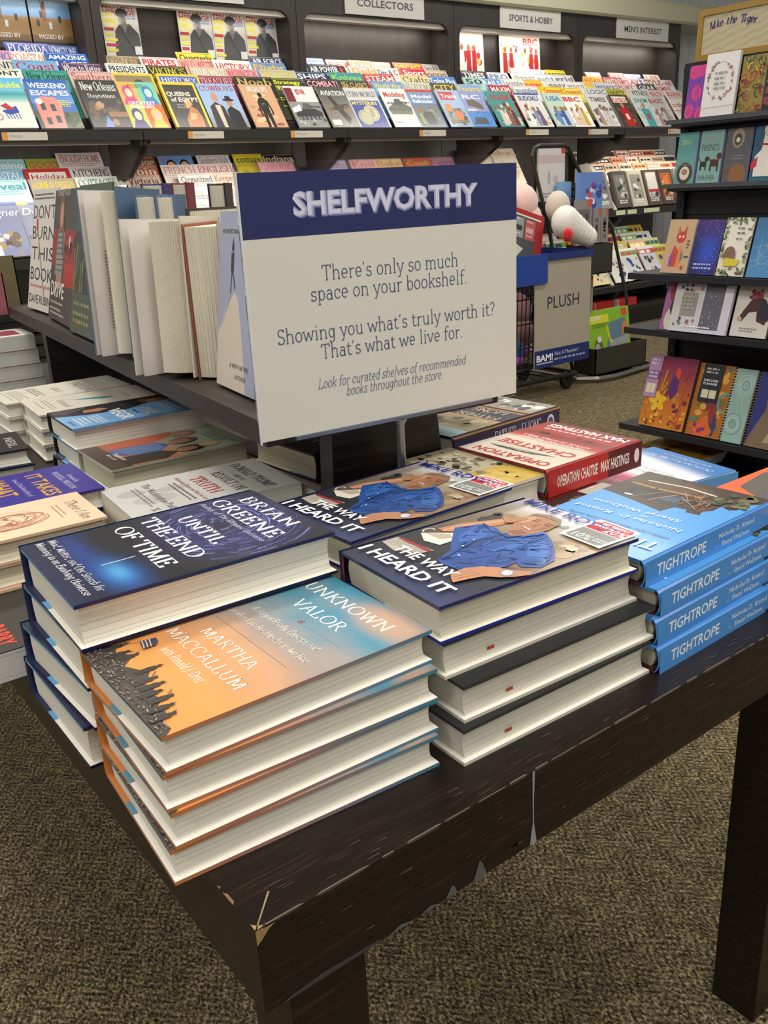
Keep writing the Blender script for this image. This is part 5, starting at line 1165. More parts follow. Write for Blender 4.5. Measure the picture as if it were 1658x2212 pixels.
# ------------------------------------------------------------------ the magazine wall: five bays 1.2 m wide
BAYX = [.55, 1.75, 2.96, 4.16, 5.36, 6.56]
BAYN = ['travel bay at the far left', 'history bay left of the collectors sign', 'bay under the collectors sign', 'bay under the sports and hobby sign', 'bay under the mens interest sign']
DK, DK2 = '3a3431', '2b2725'
def bay_of(x):
    for i in range(5):
        if x < BAYX[i + 1]: return i
    return 4
for i in range(5):
    x0, x1 = BAYX[i] + .002, BAYX[i + 1] - .002
    t = thing('magazine_rack', ('dark brown magazine rack, ' + BAYN[i]).replace('rack, bay', 'rack bay'), 'magazine rack', ((x0 + x1) / 2, 4.3, 0))
    hx0 = (x1 - x0) / 2
    def P(y): return y - 4.3
    m = MB(); m.box((-hx0, P(4.60), 0), (hx0, P(4.63), 2.165), DK, LAM); m.box((-hx0, P(4.575), .9), (hx0, P(4.595), 1.36), '463f3a', LAM); m.build('back_panel', t)
    # fascia with a rounded-corner opening above the magazines
    m = MB(); zt_, zb_, zo = 2.165, 1.70, 2.035
    m.box((-hx0, P(4.425), zo), (hx0, P(4.445), zt_), '383634', LAM)
    for s in (-1, 1):
        xa, xb = (-hx0, -hx0 + .045) if s < 0 else (hx0 - .045, hx0)
        m.box((xa, P(4.425), zb_), (xb, P(4.60), zo), DK, LAM)
        xi = xb if s < 0 else xa; q = [(xi, zo)]
        for k in range(7): a = PI / 2 * k / 6; q.append((xi - s * .07 * (1 - math.sin(a)) if False else xi + (-s) * .07 * (1 - math.sin(a)), zo - .07 * (1 - math.cos(a))))
        m.prism(q, 'y', P(4.425), P(4.445), DK, LAM)
    m.build('header_panel', t)
    m = MB(); m.box((-hx0 + .05, P(4.447), zo - .03), (hx0 - .05, P(4.50), zo + .02), 'c9c4ba', PAINT); m.build('light_valance', t)
    l = strip_light(0, P(4.50), zo - .035, 1.0, NICHE_POWER * (.5, .3, 1.3, 1.1, 1.6)[i], (math.radians(25), 0, 0)); l.parent = t
    # stepped shelf decks, lips and side brackets
    for nm, zl, yl in (('upper_shelf', .776 + Z0, 4.0), ('lower_shelf', .226 + Z0, 4.0), ('bottom_shelf', -.312 + Z0, 4.0)):
        m = MB(); n = 5
        for k in range(n): m.box((-hx0, P(4.012 + .085 * k), zl - .03 + .05 * k), (hx0, P(4.59 if k == n - 1 else 4.10 + .085 * k), zl + .008 + .05 * k), DK2, LAM)
        m.box((-hx0, P(3.985), zl - .036), (hx0, P(4.012), zl + .006), '2e2b29', PLAST)
        sd = m.build(nm, t)
        for s in (-1, 1):
            xa = -hx0 if s < 0 else hx0 - .018
            pr = [(P(3.995), zl - .03), (P(3.995), zl - .062), (P(4.04), zl - .10), (P(4.22), zl - .20), (P(4.40), zl - .22), (P(4.40), zl - .03)]
            b = MB(); b.prism(pr, 'x', xa, xa + .018, '2c2826', LAM); b.build('bracket', sd)
        if nm == 'upper_shelf':
            m = MB(); m.box((-hx0 + .05, P(4.03), zl - .052), (hx0 - .05, P(4.07), zl - .036), 'b7b0a4', PAINT); m.build('light_valance', sd)
            l = strip_light(0, P(4.09), zl - .06, 1.0, NICHE_POWER * (1.7, 1.6, 1.6, 1.9, 2.0)[i], (math.radians(22), 0, 0)); l.parent = t
        if nm == 'lower_shelf':
            l = strip_light(0, P(4.09), zl - .06, 1.0, NICHE_POWER * .6, (math.radians(22), 0, 0)); l.parent = t
    for s in (-1, 1):
        xa = -hx0 if s < 0 else hx0 - .016
        for zl in (.226 + Z0, -.312 + Z0):
            m = MB()
            pr = [(P(4.03), zl + .0), (P(4.22), zl + .25), (P(4.30), zl + .345), (P(4.36), zl + .36), (P(4.42), zl + .30), (P(4.42), zl + .0)]
            m.prism(pr, 'x', xa, xa + .016, 'cfc8bc', PAINT); m.build('side_panel', t)
    m = MB(); m.box((-hx0, P(3.96), 0), (hx0, P(4.6), .11), '26221f', LAM); m.box((-hx0, P(3.975), .11), (hx0, P(4.6), .135), '3a3431', LAM); m.build('base', t)
    m = MB(); m.box((-hx0, P(4.42), .13), (hx0, P(4.44), .5), '2f2a27', LAM); m.build('kick_panel', t)

# category signs on the fascia, shelf labels on the lips
for x0, x1, z, txt, lab in ((3.30, 3.905, 2.043, 'COLLECTORS', 'grey collectors sign on the fascia'), (4.565, 5.155, 2.037, 'SPORTS & HOBBY', 'grey sports and hobby sign on the fascia'), (5.765, 6.385, 2.033, "MEN'S INTEREST", 'grey mens interest sign on the fascia'),
                            (2.02, 2.62, 2.046, 'HISTORY', 'grey sign left of the collectors sign, cut by the top of the photo')):
    s = thing('category_sign', lab, 'sign', (x0, 4.415, z), group=None)
    m = MB(); m.box((0, 0, 0), (x1 - x0, .006, .135), 'c4c3bd', MATTE); a = Art(); a.text(txt, (x1 - x0) / 2, .046, .040, '4c4e54', min((x1 - x0) * .72, .043 * len(txt)), .012, align='c')
    m.art(a, Matrix(((1, 0, 0, 0), (0, 0, -1, -.001), (0, 1, 0, 0), (0, 0, 0, 1))), MATTE, .0002); m.build('panel', s)
    m = MB(); m.box((0, .006, .02), (x1 - x0, .0098, .115), '77756f', PAINT); m.build('mounting_rail', s)
for k, (a0, a1, tx) in enumerate(((1.087, 1.287, 'TRAVEL'), (1.985, 2.183, 'HISTORY'), (2.585, 2.788, 'MILITARY'), (3.478, 3.681, 'HOBBY'), (4.37, 4.578, 'PUZZLES'), (4.977, 5.176, 'SPORTS'), (5.86, 6.06, 'MEN'))):
    m = MB(); m.box((a0, 3.9805, .742 + Z0), (a1, 3.9845, .776 + Z0), 'cfc9bd', SATIN); a = Art(); a.rect(0, 0, .024, .034, 'd89a4e'); a.text(tx, .034, .012, .011, '9a948a')
    m.art(a, Matrix(((1, 0, 0, a0), (0, 0, -1, 3.9803), (0, 1, 0, .742 + Z0), (0, 0, 0, 1))), SATIN, .0001)
    tag(m.build('shelf_label'), 'cream shelf label with an orange end, %s along the upper rack edge' % ('first', 'second', 'third', 'fourth', 'fifth', 'sixth', 'seventh')[k], 'shelf label', 'shelf labels on the upper rack edge')
for k, (a0, a1, zz) in enumerate(((5.30, 5.40, .2), (5.43, 5.53, .2), (5.62, 5.80, .2))):
    m = MB(); m.box((a0, 3.9805, zz + Z0), (a1, 3.9845, zz + .03 + Z0), 'e6f0c4', SATIN); tag(m.build('shelf_label'), 'pale green shelf label, %s on the lower rack edge at right' % ('first', 'second', 'third')[k], 'shelf label', 'shelf labels on the lower rack edge')

# ------------------------------------------------------------------ magazines
MROT = lambda lean: (math.radians(90 - lean), 0, 0)
def mag_art(title, bg, fg, body, st, w, h, seed):
    a = Art(); rn = random.Random(seed); g = a
    tl = title.split('|')
    def head(y0=None, hh=None, x=.012, ww=None, col=None):
        hh = hh or (.040 if len(tl) == 1 else .026); y = y0 or h - .014 - hh
        for s in tl:
            if s: (a.stext(s, x, y, hh, col or fg, ww or w - 2 * x, .17, .07, slab=.8) if st == 'r' else a.text(s, x, y, hh, col or fg, ww or w - 2 * x, .02))
            y -= hh + .012
    R_ = a.rect
    R_(0, 0, w, h, bg)
    if body == 'plain':
        pal = [mix(bg, 'ffffff', .35), mix(bg, '000000', .3), mix(bg, fg, .4), mix(bg, '8a6a50', .4)]
        a.blobs(.01, .01, w - .01, h * .68, 14, pal, .012, .035, rn); head(); a.lines(.012, w - .012, (h - .068, h - .08), .006, mix(bg, fg, .6), rn); a.lines(.012, w - .012, (h * .5, h * .45, h * .3), .007, fg, rn); a.line([(.01, h - .008), (w - .01, h - .008)], .003, mix(bg, fg, .5))
    elif body in ('yel', 'yelb'):
        R_(.012, .012, w - .012, h - .014, '8a7a5c' if body == 'yel' else '4a62a8'); a.blobs(.02, .02, w - .02, h * .7, 10, ['6a4a34', 'c9a87a', '3a3a40'], .012, .03, rn); a.ell(w * .6, h * .72, .03, .04, '5a3a2a')
        if tl[0]: a.stext(tl[0], .02, h - .05, .026, fg, w - .04, .15, .06)
    elif body == 'beach':
        a.vgrad(0, 0, w, h * .78, [(0, 'ded8d2'), (.62, 'e2dcd4'), (.72, '8fc4c0'), (.86, '3f9aa4'), (1, '7fc0d8')])
        head(h - .055, .036); a.poly([(.02, .06), (.05, .11), (.062, .08), (.04, .04)], '3f6a4a'); a.poly([(.1, .09), (.17, .12), (.175, .085), (.13, .07)], '2f4fa4'); a.poly([(.1, .12), (.13, .135), (.16, .1), (.13, .095)], 'a83a44')
        for k in range(5): a.line([(.11 + .014 * k, .1), (.12 + .013 * k, .05)], .004, '2f4a9a')
        a.ring(.075, .06, .02, .018, .004, '9a7a5c'); a.ell(.04, .125, .012, .014, '8a5a40')
    elif body == 'villa':
        a.vgrad(0, h * .5, w, h, [(0, '5f92d4'), (1, '2a5cae')]); a.poly([(0, 0), (w, 0), (w, .09), (.0, .10)], '4a5a40'); a.poly([(.02, .0), (.12, .0), (.135, .14), (.11, .175), (.05, .178), (.015, .15)], 'e0887c')
        for x, y in ((.04, .02), (.085, .03), (.08, .095), (.035, .1)): R_(x, y, x + .022, y + .04, '3c4a48')
        a.ell(.035, .15, .016, .016, 'f2e6e0'); a.blobs(.12, .0, w, .09, 10, ['39503a', '2c3a2c', '6b7a50'], .008, .02, rn); a.lines(.125, w - .01, (.15, .14, .13, .12), .006, 'e6d24a', rn); head(h - .05, .03)
    elif body == 'porch':
        a.blobs(.0, .0, w, h * .7, 26, ['2a201c', '5a4434', '8a6a4a', '3a2f2a', 'b08a5c'], .012, .03, rn); R_(.1, .06, w, .09, '8a6238'); a.poly([(.03, .03), (.07, .11), (.1, .03)], '1a1a22'); a.poly([(.06, .0), (.09, .07), (.105, .0)], '5f7ac0')
        head(h - .062, .048); a.stext('Staycations', .03, h * .62, .022, 'f0ece4', w * .7, .15, .06)
    elif body == 'pop':
        for x, y, c1, c2 in ((0, .5, 'e6a84e', 'd23a7a'), (.5, .5, '6fc0a0', '3a78b4'), (0, 0, 'b9c04a', '4a3a7a'), (.5, 0, 'e0582a', 'f2b42a')):
            R_(x * w, y * h, (x + .5) * w, (y + .5) * h, c1); a.ell((x + .26) * w, (y + .28) * h, .028, .04, c2); a.poly([((x + .06) * w, y * h), ((x + .46) * w, y * h), ((x + .36) * w, (y + .2) * h), ((x + .16) * w, (y + .2) * h)], c2); a.ell((x + .27) * w, (y + .26) * h, .018, .026, mix(c1, 'ffffff', .35))
        a.text('GREATEST', .03, h * .5, .02, 'f4f0e8', .14, .02); a.text('THINKERS', .03, h * .42, .018, 'f4f0e8', .13, .02); a.stext('POST', w * .3, h - .035, .018, fg, .08, .15, .06)
    elif body == 'queen':
        R_(.013, .0, w - .013, h - .016, '26241f'); a.poly([(.07, 0), (.16, 0), (.165, .06), (.15, .11), (.12, .13), (.1, .09), (.075, .05)], 'b5703a'); a.poly([(.1, .11), (.14, .14), (.12, .18), (.095, .16)], 'd99a5a'); a.poly([(.09, .04), (.13, .05), (.14, .08), (.11, .09)], 'e0a468')
        a.text('QUEENS', .018, h - .085, .026, fg, .13, .02); a.text('of EGYPT', .03, h - .12, .026, fg, .15, .02); a.lines(.05, .11, (.135, .125, .115), .005, 'a8a294', rn)
    elif body == 'riders':
        a.vgrad(0, 0, w, h, [(0, '8a8a86'), (.4, '9ab0cc'), (1, '8fb0dc')]); a.poly([(.02, 0), (.03, .13), (.07, .16), (.11, .13), (.12, 0)], '26242a'); a.ell(.075, .19, .02, .03, 'b98a70'); a.poly([(.06, .14), (.09, .14), (.085, .0), (.065, 0)], 'c9bca8')
        a.poly([(.11, 0), (.12, .11), (.15, .135), (.19, .1), (.195, 0)], '1f1e22'); a.ell(.15, .155, .017, .024, 'b48468'); a.ell(.15, .172, .034, .008, '1e1c1e'); a.poly([(.13, .172), (.17, .172), (.162, .198), (.138, .198)], '1e1c1e'); head(h - .045, .032)
    elif body == 'soldier':
        a.blobs(0, 0, w, h * .8, 22, ['b98a6a', 'd9b896', 'a8604c', 'e2caa8', '8f5a48'], .015, .035, rn, .5); k = '2e2a28'
        a.poly([(.075, 0), (.092, 0), (.1, .09), (.108, 0), (.126, 0), (.125, .11), (.132, .17), (.115, .19), (.09, .19), (.076, .17), (.08, .1)], k); a.ell(.102, .207, .013, .016, k); a.line([(.078, .17), (.068, .1), (.074, .07)], .009, k); a.line([(.13, .17), (.14, .1), (.134, .08)], .009, k); a.lines(.09, .12, (.15, .14), .004, '8a8a82', rn); head(h - .045, .03, x=.04)
    elif body in ('tank', 'tank2'):
        R_(0, 0, w, h * .62, 'c9cac8' if body == 'tank2' else '8f9090'); c = ['3a3a3c', '5f6062', '77797a', '2a2a2c'] if body == 'tank' else ['4f5640', '3a402e', '6b7254']
        y0 = .05 if body == 'tank' else .09
        a.poly([(.02, y0), (w - .02, y0), (w - .01, y0 + .05), (w * .75, y0 + .075), (w * .3, y0 + .075), (.01, y0 + .04)], c[0]); a.poly([(w * .35, y0 + .07), (w * .7, y0 + .07), (w * .62, y0 + .11), (w * .42, y0 + .11)], c[1]); a.line([(w * .6, y0 + .09), (w - .01, y0 + .085)], .008, c[0])
        for j in range(6): a.ell(.03 + j * .027, y0 + .012, .011, .011, c[2])
        if body == 'tank': a.blobs(.0, .0, w, .06, 12, ['8a8a8a', '4a4a4a', 'b0b0ae'], .01, .02, rn); a.poly([(.0, h * .45), (.06, h * .55), (.06, h * .4), (0, h * .35)], 'e6e6e6'); R_(.0, h * .62, .05, h * .95, '7a2f3a')
        else: a.lines(.02, w - .02, (h * .6,), .01, '3a3a3c', rn, .05); a.lines(.02, w * .45, (h * .5, .03), .008, '77777a', rn)
        head(h - (.06 if body == 'tank2' else .055), .036, x=.02 if body == 'tank2' else .07)
    elif body == 'plane':
        a.vgrad(0, 0, w, h, [(0, '8a867c'), (.5, '77766f'), (1, '4a4b4a')]); a.poly([(.05, h * .75), (.07, h * .77), (.15, .06), (.125, .02), (.105, .05)], '3a342c'); a.poly([(.03, .12), (.085, .15), (.16, .16), (.175, .14), (.1, .11)], '4a4236'); a.ring(.035, .115, .018, .022, .006, 'a8824a'); a.ring(.15, .12, .018, .022, .006, 'a8824a'); R_(.01, .015, .07, .05, 'd9d6cf'); head(h - .06, .034)
    elif body == 'coins':
        R_(.012, .0, w - .012, h * .68, '2f3f94'); a.ell(.075, .07, .05, .052, 'b5b294', 24); a.ell(.13, .1, .052, .055, 'c4c0a0', 24); a.ring(.13, .1, .042, .045, .004, '97937a'); a.ring(.075, .07, .04, .042, .004, '97937a'); a.poly([(.115, .07), (.145, .07), (.15, .13), (.12, .135)], 'a39f86'); a.text('MYSTERIES', .02, h * .57, .024, 'e6e04a', w - .05, .02); head(h - .062, .036)
    elif body in ('rail', 'rail2', 'truck'):
        a.blobs(0, 0, w, h * .6, 24, ['5a6a4a', '77705a', '3a3c3e', '8f8468', '6a7a58'], .01, .03, rn)
        if body == 'rail': R_(0, h - .02, w, h, 'b8382e'); R_(0, h * .62, w, h - .02, '6f8fb8'); R_(.07, .02, .14, .11, '35383a'); a.ell(.05, .12, .014, .012, 'a8362e'); R_(.03, .02, .055, .1, '8a9a4a')
        elif body == 'rail2': R_(0, h * .5, w, h, '9ab4d4'); R_(.02, h - .075, w * .72, h - .015, 'c03a44'); R_(.03, h * .42, .075, h * .62, 'd08a2e'); a.ell(.11, .085, .032, .036, 'd0762e'); R_(.03, .03, w - .02, .05, '7a6a3a')
        else: R_(0, h * .42, w, h, '8a96c0'); R_(0, 0, w, h * .4, '4f86cc'); a.poly([(.05, .16), (.17, .13), (.17, .17), (.11, .21), (.05, .2)], '6a5a54'); a.poly([(.03, .02), (.16, .02), (.15, .07), (.06, .075)], '4a525c'); a.lines(.03, .12, (h * .47, h * .44), .006, 'f0f2f6', rn)
        head(h - .062, .032 if len(tl) == 1 else .024, x=.03)
    elif body in ('crew', 'gold', 'sport', 'ball', 'grey', 'red15', 'tealfig'):
        pal = {'crew': ['e6d9c4', '8a5a4c', 'c9c0b4', '6a3a34', 'a8a49c'], 'gold': ['b8a890', 'd9a83a', '6a5f70', '8a8ab0', 'efe9e0'], 'sport': ['6a8ab8', '3f62a4', 'c9ccd4', '8f9a6a', 'd4c45a'], 'ball': ['d9c4b0', 'b06a4c', 'e6e2da', 'c8a83a', '8ab0cc'], 'grey': ['9a9894', 'c9c7c2', '6a6866', 'b08a84', 'e6e4e0'], 'red15': ['7a3a34', '5a5a40', '4a6a3a', '8a7a6a'], 'tealfig': ['a8b4b0', 'c9c4bc', 'e2e2de']}[body]
        a.blobs(0, 0, w, h * .72, 26, pal, .01, .03, rn)
        if body in ('red15', 'tealfig'):
            c = 'b8282e' if body == 'red15' else '4fa3a6'; a.poly([(.05, .0), (.06, .1), (.05, .15), (.09, .165), (.14, .15), (.15, .1), (.14, 0)], c); a.ell(.1, .185, .018, .024, 'b88a6a'); R_(.085, .06, .115, .11, 'e9e4da' if body == 'red15' else 'b8404a')
            if body == 'red15': R_(.02, h - .07, w - .03, h - .015, 'efe9e4')
        elif body in ('grey', 'gold', 'sport', 'ball', 'crew'):
            for x in (.06, .12, .16): a.poly([(x - .02, .01), (x + .02, .01), (x + .015, .13), (x - .015, .13)], rn.choice(pal)); a.ell(x, .145, .012, .016, '9a6a50')
        if body == 'gold': R_(0, h - .018, w, h - .004, '4a5a94')
        if body == 'ball': R_(0, h - .012, w, h, 'e2cc4a')
        head(h - .065, .038, x=.025)
    elif body == 'home':
        a.blobs(0, 0, w, h * .5, 24, ['a8895c', '6a625c', 'c9c4c4', '8a8f9a', '5a4a3c'], .012, .03, rn); R_(.02, .01, .1, .06, 'e2e2ec'); R_(.03, .025, .06, .055, '2a2a34'); R_(0, h - .02, w, h - .008, '5a6ab0'); R_(.0, h - .022, .05, h - .006, 'b9c45a')
        a.text(tl[0], .012, h - .075, .04, fg, w * .95, shear=.25)
    elif body == 'candy':
        a.blobs(0, 0, w, h * .8, 16, ['8a1f28', '3f7a3c', 'd9c9b8', 'b83038'], .012, .03, rn); R_(.02, h - .07, w - .02, h - .02, 'f0ebe6')
        for k in range(4): a.line([(w * .55 + .02 * k, h * .6), (w * .62 + .02 * k, h * .82)], .007, 'e6e0dc'); a.line([(w * .56 + .02 * k, h * .6), (w * .63 + .02 * k, h * .82)], .003, 'c02a34')
        a.text(tl[0], .03, h - .06, .03, 'b02a34', w - .06)
    elif body == 'faces':
        a.vgrad(0, 0, w, h, [(0, '4a76b8'), (1, '6a96d0')])
        for x in (.07, .15): a.ell(x, h * .78, .03, .038, '1f1c22'); a.ell(x, h * .765, .024, .03, 'd9a884'); R_(x - .02, h * .775, x + .02, h * .79, '2a2428'); R_(x - .03, h * .5, x + .03, h * .67, 'd84a7a')
        a.text(tl[0], .01, h - .035, .024, 'e6508a', .05)
    elif body == 'hist':
        a.blobs(.01, .01, w - .01, h * .55, 14, ['b8a08a', '6a5a50', 'c9bfb0'], .012, .03, rn); head(h - .075, .05); R_(.01, h - .115, w - .01, h - .085, 'e0702e'); a.lines(.02, w - .02, (h - .11,), .012, 'f4e6c4', rn, .05)
    elif body == 'herit':
        R_(0, 0, w, h, 'd6d4d0'); a.text('MILITARY', .012, h - .03, .022, 'c03a3a', w - .024, .02); a.text('HERITAGE', .012, h - .056, .022, 'c03a3a', w - .024, .02)
        a.ell(.045, h * .66, .04, .04, 'efe9b0'); k = '4a4a4c'; a.poly([(.05, 0), (.065, .12), (.09, .15), (.15, .155), (.195, .11), (w, .0)], k); a.ell(.115, .176, .021, .032, 'a8a6a2'); a.ell(.122, .172, .012, .024, '8a8884'); a.ell(.112, .206, .033, .022, '333334'); R_(.079, .195, .147, .201, '2a2a2b'); a.line([(.106, .182), (.113, .182)], .003, '3a3838'); a.line([(.120, .182), (.127, .181)], .003, '3a3838'); a.line([(.108, .162), (.122, .161)], .0022, '5f5c5a')
        a.poly([(.1, .15), (.12, .11), (.14, .155), (.12, .16)], '77777a'); a.line([(.09, .14), (.16, .02)], .008, '38383a')
        for y, c in ((.19, 'e6e04a'), (.16, 'e6e04a'), (.12, 'c8343a'), (.095, 'e6e04a'), (.07, 'e6e04a'), (.045, 'b8343a'), (.02, 'dcd44a')): a.rect(.006, y, .006 + rn.uniform(.04, .07), y + .014, c)
        a.lines(.14, w - .01, (.19, .18), .007, '5f9ad8', rn, .1); R_(.16, .01, .2, .05, 'd9d9d6')
    elif body == 'passed':
        a.vgrad(0, 0, w, h, [(0, '2a221a'), (.3, '6a5234'), (.62, '8a744a'), (.7, '6a9cd0'), (1, '9cc0e0')]); R_(.0, .09, w, h * .66, '8f6f42'); R_(w * .3, h * .6, w * .4, h * .95, '7a4a38')
        for x, y in ((.03, .13), (.09, .12), (.14, .15), (.05, .17)): R_(x, y, x + .014, y + .03, '2c2620' if x != .09 else 'b9cfe0')
        R_(0, .0, w, .06, '241e19'); a.text('LOST PARISHES', .012, h - .03, .026, 'c9d9e8', w - .02); a.stext('PASSED BY', .03, .075, .018, 'f2ece0', w * .6, .17, .06); R_(w * .7, .006, w * .95, .03, 'dcdad4')
    elif body == 'sportposter':
        R_(0, 0, w, h, 'efe8dc'); a.blobs(0, 0, w, h * .8, 24, ['e2d4c0', 'c9a084', 'b83a3a', 'e6c04a', 'f4efe6', 'a89a94'], .012, .035, rn)
        for x in (.05, .11, .16): a.poly([(x - .022, .0), (x + .022, 0), (x + .018, .13), (x - .018, .13)], rn.choice(['f0ece6', 'b03038', 'e9e4dc'])); a.ell(x, .15, .014, .018, '8a5a44')
        if tl[0]: a.text(tl[0], .03, h - .07, .045, 'c8342e', w * .75, .03)
        R_(0, h - .014, w, h, 'e6d25a')
    return a
def magazine(label, x, y, z, w, h, t, lean, art, edge='d9d6ce', group=None, rz=0., spine='cfcac2'):
    m = MB(); m.box((0, 0, -t), (w, h, 0), edge, MAG, faces=dict(l=spine, t=edge))
    n = max(1, int(t / .004))
    for k in range(1, n): m.poly([(-.0004, 0, -t * k / n), (-.0004, 0, -t * k / n + .001), (-.0004, h, -t * k / n + .001), (-.0004, h, -t * k / n)], '3a3836', MAG)
    if art: m.art(art, Matrix.Identity(4), MAG, .00008, (w, h))
    o = m.build('magazine'); o.location = (x, y, Z0 + z); o.rotation_euler = (math.radians(90 - lean), 0, rz)
    return tag(o, label, 'magazine', group)
TIER = ['front tier', 'second tier', 'third tier', 'fourth tier', 'back tier']
rnm = random.Random(77)
for kind, data, zb, lean, hh in (('upper', UPPER, .792, 36, .275), ('lower', LOWER, .243, 32, .285)):
    for i, (k, x, w, ti, bg, fg, body, st, ds) in enumerate(data):
        w = max(.17, min(w, .235)); h = hh
        if 'taller' in ds: h = hh + .03
        if k == 4 and kind == 'upper' and x > 1.6: h = hh - .01
        t = rnm.choice((.005, .007, .009, .011)); m_ = .052 if (kind == 'upper' and k >= 3) else .021 if kind == 'lower' else -.5
        t = .016 if body in ('porch', 'queen', 'riders', 'red15') and k == 0 else t
        bi = bay_of(x + w / 2); x = max(BAYX[bi] + m_, min(x, BAYX[bi + 1] - m_ - w))
        a = mag_art(ti, bg, fg, body, st, w, h, 100 + i)
        magazine('%s, %s of the %s rack' % (ds, TIER[k], kind), x, 4.022 + .085 * k + (.021 if i % 2 else 0.), zb + .05 * k + .003 + t * .2, w, h, t, lean, a, spine=mix(bg, 'ffffff', .2), group='magazines on the %s rack, %s' % (kind, TIER[k]))
# magazines standing upright against the niche panels
for x, w, ti, body, lab in ((1.862, .20, '', 'herit', 'grey helmeted soldier magazine standing alone high on the rack'), (2.292, .205, '', 'herit', 'left one of three soldier magazines standing side by side high up'),
                            (2.500, .205, '', 'herit', 'middle one of three soldier magazines standing side by side high up'), (2.708, .205, '', 'herit', 'right one of three soldier magazines standing side by side high up'),
                            (1.28, .205, '', 'passed', 'magazine with a lit ruin, left one of two in the top left niche'), (1.495, .205, '', 'passed', 'magazine with a lit ruin, right one of two in the top left niche'),
                            (4.31, .25, '', 'sportposter', 'washed-out football magazine standing left in the sports niche'), (4.715, .198, '', 'sportposter', 'pale football magazine standing middle in the sports niche'), (4.915, .20, 'BBC', 'sportposter', 'pale magazine with red capitals standing right in the sports niche')):
    magazine(lab, x, 4.565, 1.185 if x > 1.7 else 1.175, w, .255, .004, 4, mag_art(ti, 'd6d4d0', 'c03a3a', body, 's', w, .255, 3 + int(x * 50)))
# filler copies further down the lower tiers that peep out between other things, and the card and game packs at the right
PK = ['e9dcc4', 'efe6d6', 'f0d9b0', 'e6c9a4', 'd9d9dc', 'ecb0a0', 'e0d2c0', 'c9d2dc']
cn = {0: 'cream', 1: 'ivory', 2: 'straw', 3: 'biscuit', 4: 'pale grey', 5: 'salmon', 6: 'fawn', 7: 'ice blue'}
n_ = 0
for k in (4, 3, 2, 1):
    xs = [5.385, 5.555, 5.725, 5.895, 6.065, 6.22, 6.375]
    for j, x in enumerate(xs):
        if k == 1 and j % 2: continue
        c = (j * 3 + k * 5) % 8; w = .15; h = .24; a = Art(); rn = random.Random(n_ + 400)
        a.rect(0, 0, w, h, PK[c]); a.rect(.006, h - .05, w - .006, h - .012, rn.choice(['c8503a', 'e9e4da', 'b8a890', '4a4a50', 'e0a070'])); a.lines(.012, w - .012, (h - .04,), .016, rn.choice(['2e2c2c', 'f4f0e8', '8a3a30']), rn, .1); a.blobs(.01, .01, w - .01, h - .06, 9, ['b89a84', 'e6d2b4', '77706a', 'd08a6a'], .01, .025, rn)
        m = MB(); m.box((0, 0, -.018), (w, h, 0), PK[c], SATIN); m.art(a, Matrix.Identity(4), MAG, .00008); o = m.build('trading_card_pack'); o.location = (x + .01 * (k % 2), 4.03 + .085 * k, Z0 + .252 + .05 * k); o.rotation_euler = MROT(32)
        tag(o, '%s card pack, lower rack at right, %s, %s from the toy stand' % (cn[c], TIER[k], ('first', 'second', 'third', 'fourth', 'fifth', 'sixth', 'seventh')[j]), 'card pack', 'card packs on the lower rack'); n_ += 1
for j, (x, c, c2, ds) in enumerate(((5.165, '8f8f90', '4a4c50', 'grey blister pack with a dark figure'), (5.385, '55504c', '9a9a8a', 'charcoal and sage game box'), (5.565, 'c9c4b0', '3a3a3c', 'sage game box with a black figure'), (5.75, '5c4a42', 'd0ccc6', 'brown box with a white and red front'), (5.93, '54423a', 'e07a2e', 'dark brown box with an orange badge'), (6.12, '8f8a84', 'c9c4bc', 'taupe game box'))):
    a = Art(); rn = random.Random(500 + j); w = .165; h = .27; a.rect(0, 0, w, h, c); a.rect(.02, .06, w - .02, h - .03, mix(c, c2, .5)); a.blobs(.02, .05, w - .02, h - .04, 14, [c2, mix(c, 'ffffff', .5), mix(c, '000000', .5)], .01, .026, rn)
    if j == 3: a.rect(.03, .12, w - .02, h - .02, 'dedad4'); a.rect(.03, .10, w - .02, .122, 'b8343a')
    if j == 4: a.poly([(.05, .12), (.11, .12), (.12, .17), (.10, .21), (.06, .21), (.045, .17)], 'e07a2e')
    a.lines(.03, w - .03, (.03, .045), .01, 'e6e2da', rn)
    m = MB(); m.box((0, 0, -.03), (w, h, 0), c, SATIN); m.art(a, Matrix.Identity(4), MAG, .00008); o = m.build('game_box'); o.location = (x, 4.03, Z0 + .247); o.rotation_euler = MROT(20); tag(o, ds + ' on the front edge of the lower rack', 'game box', 'boxes on the front edge of the lower rack')
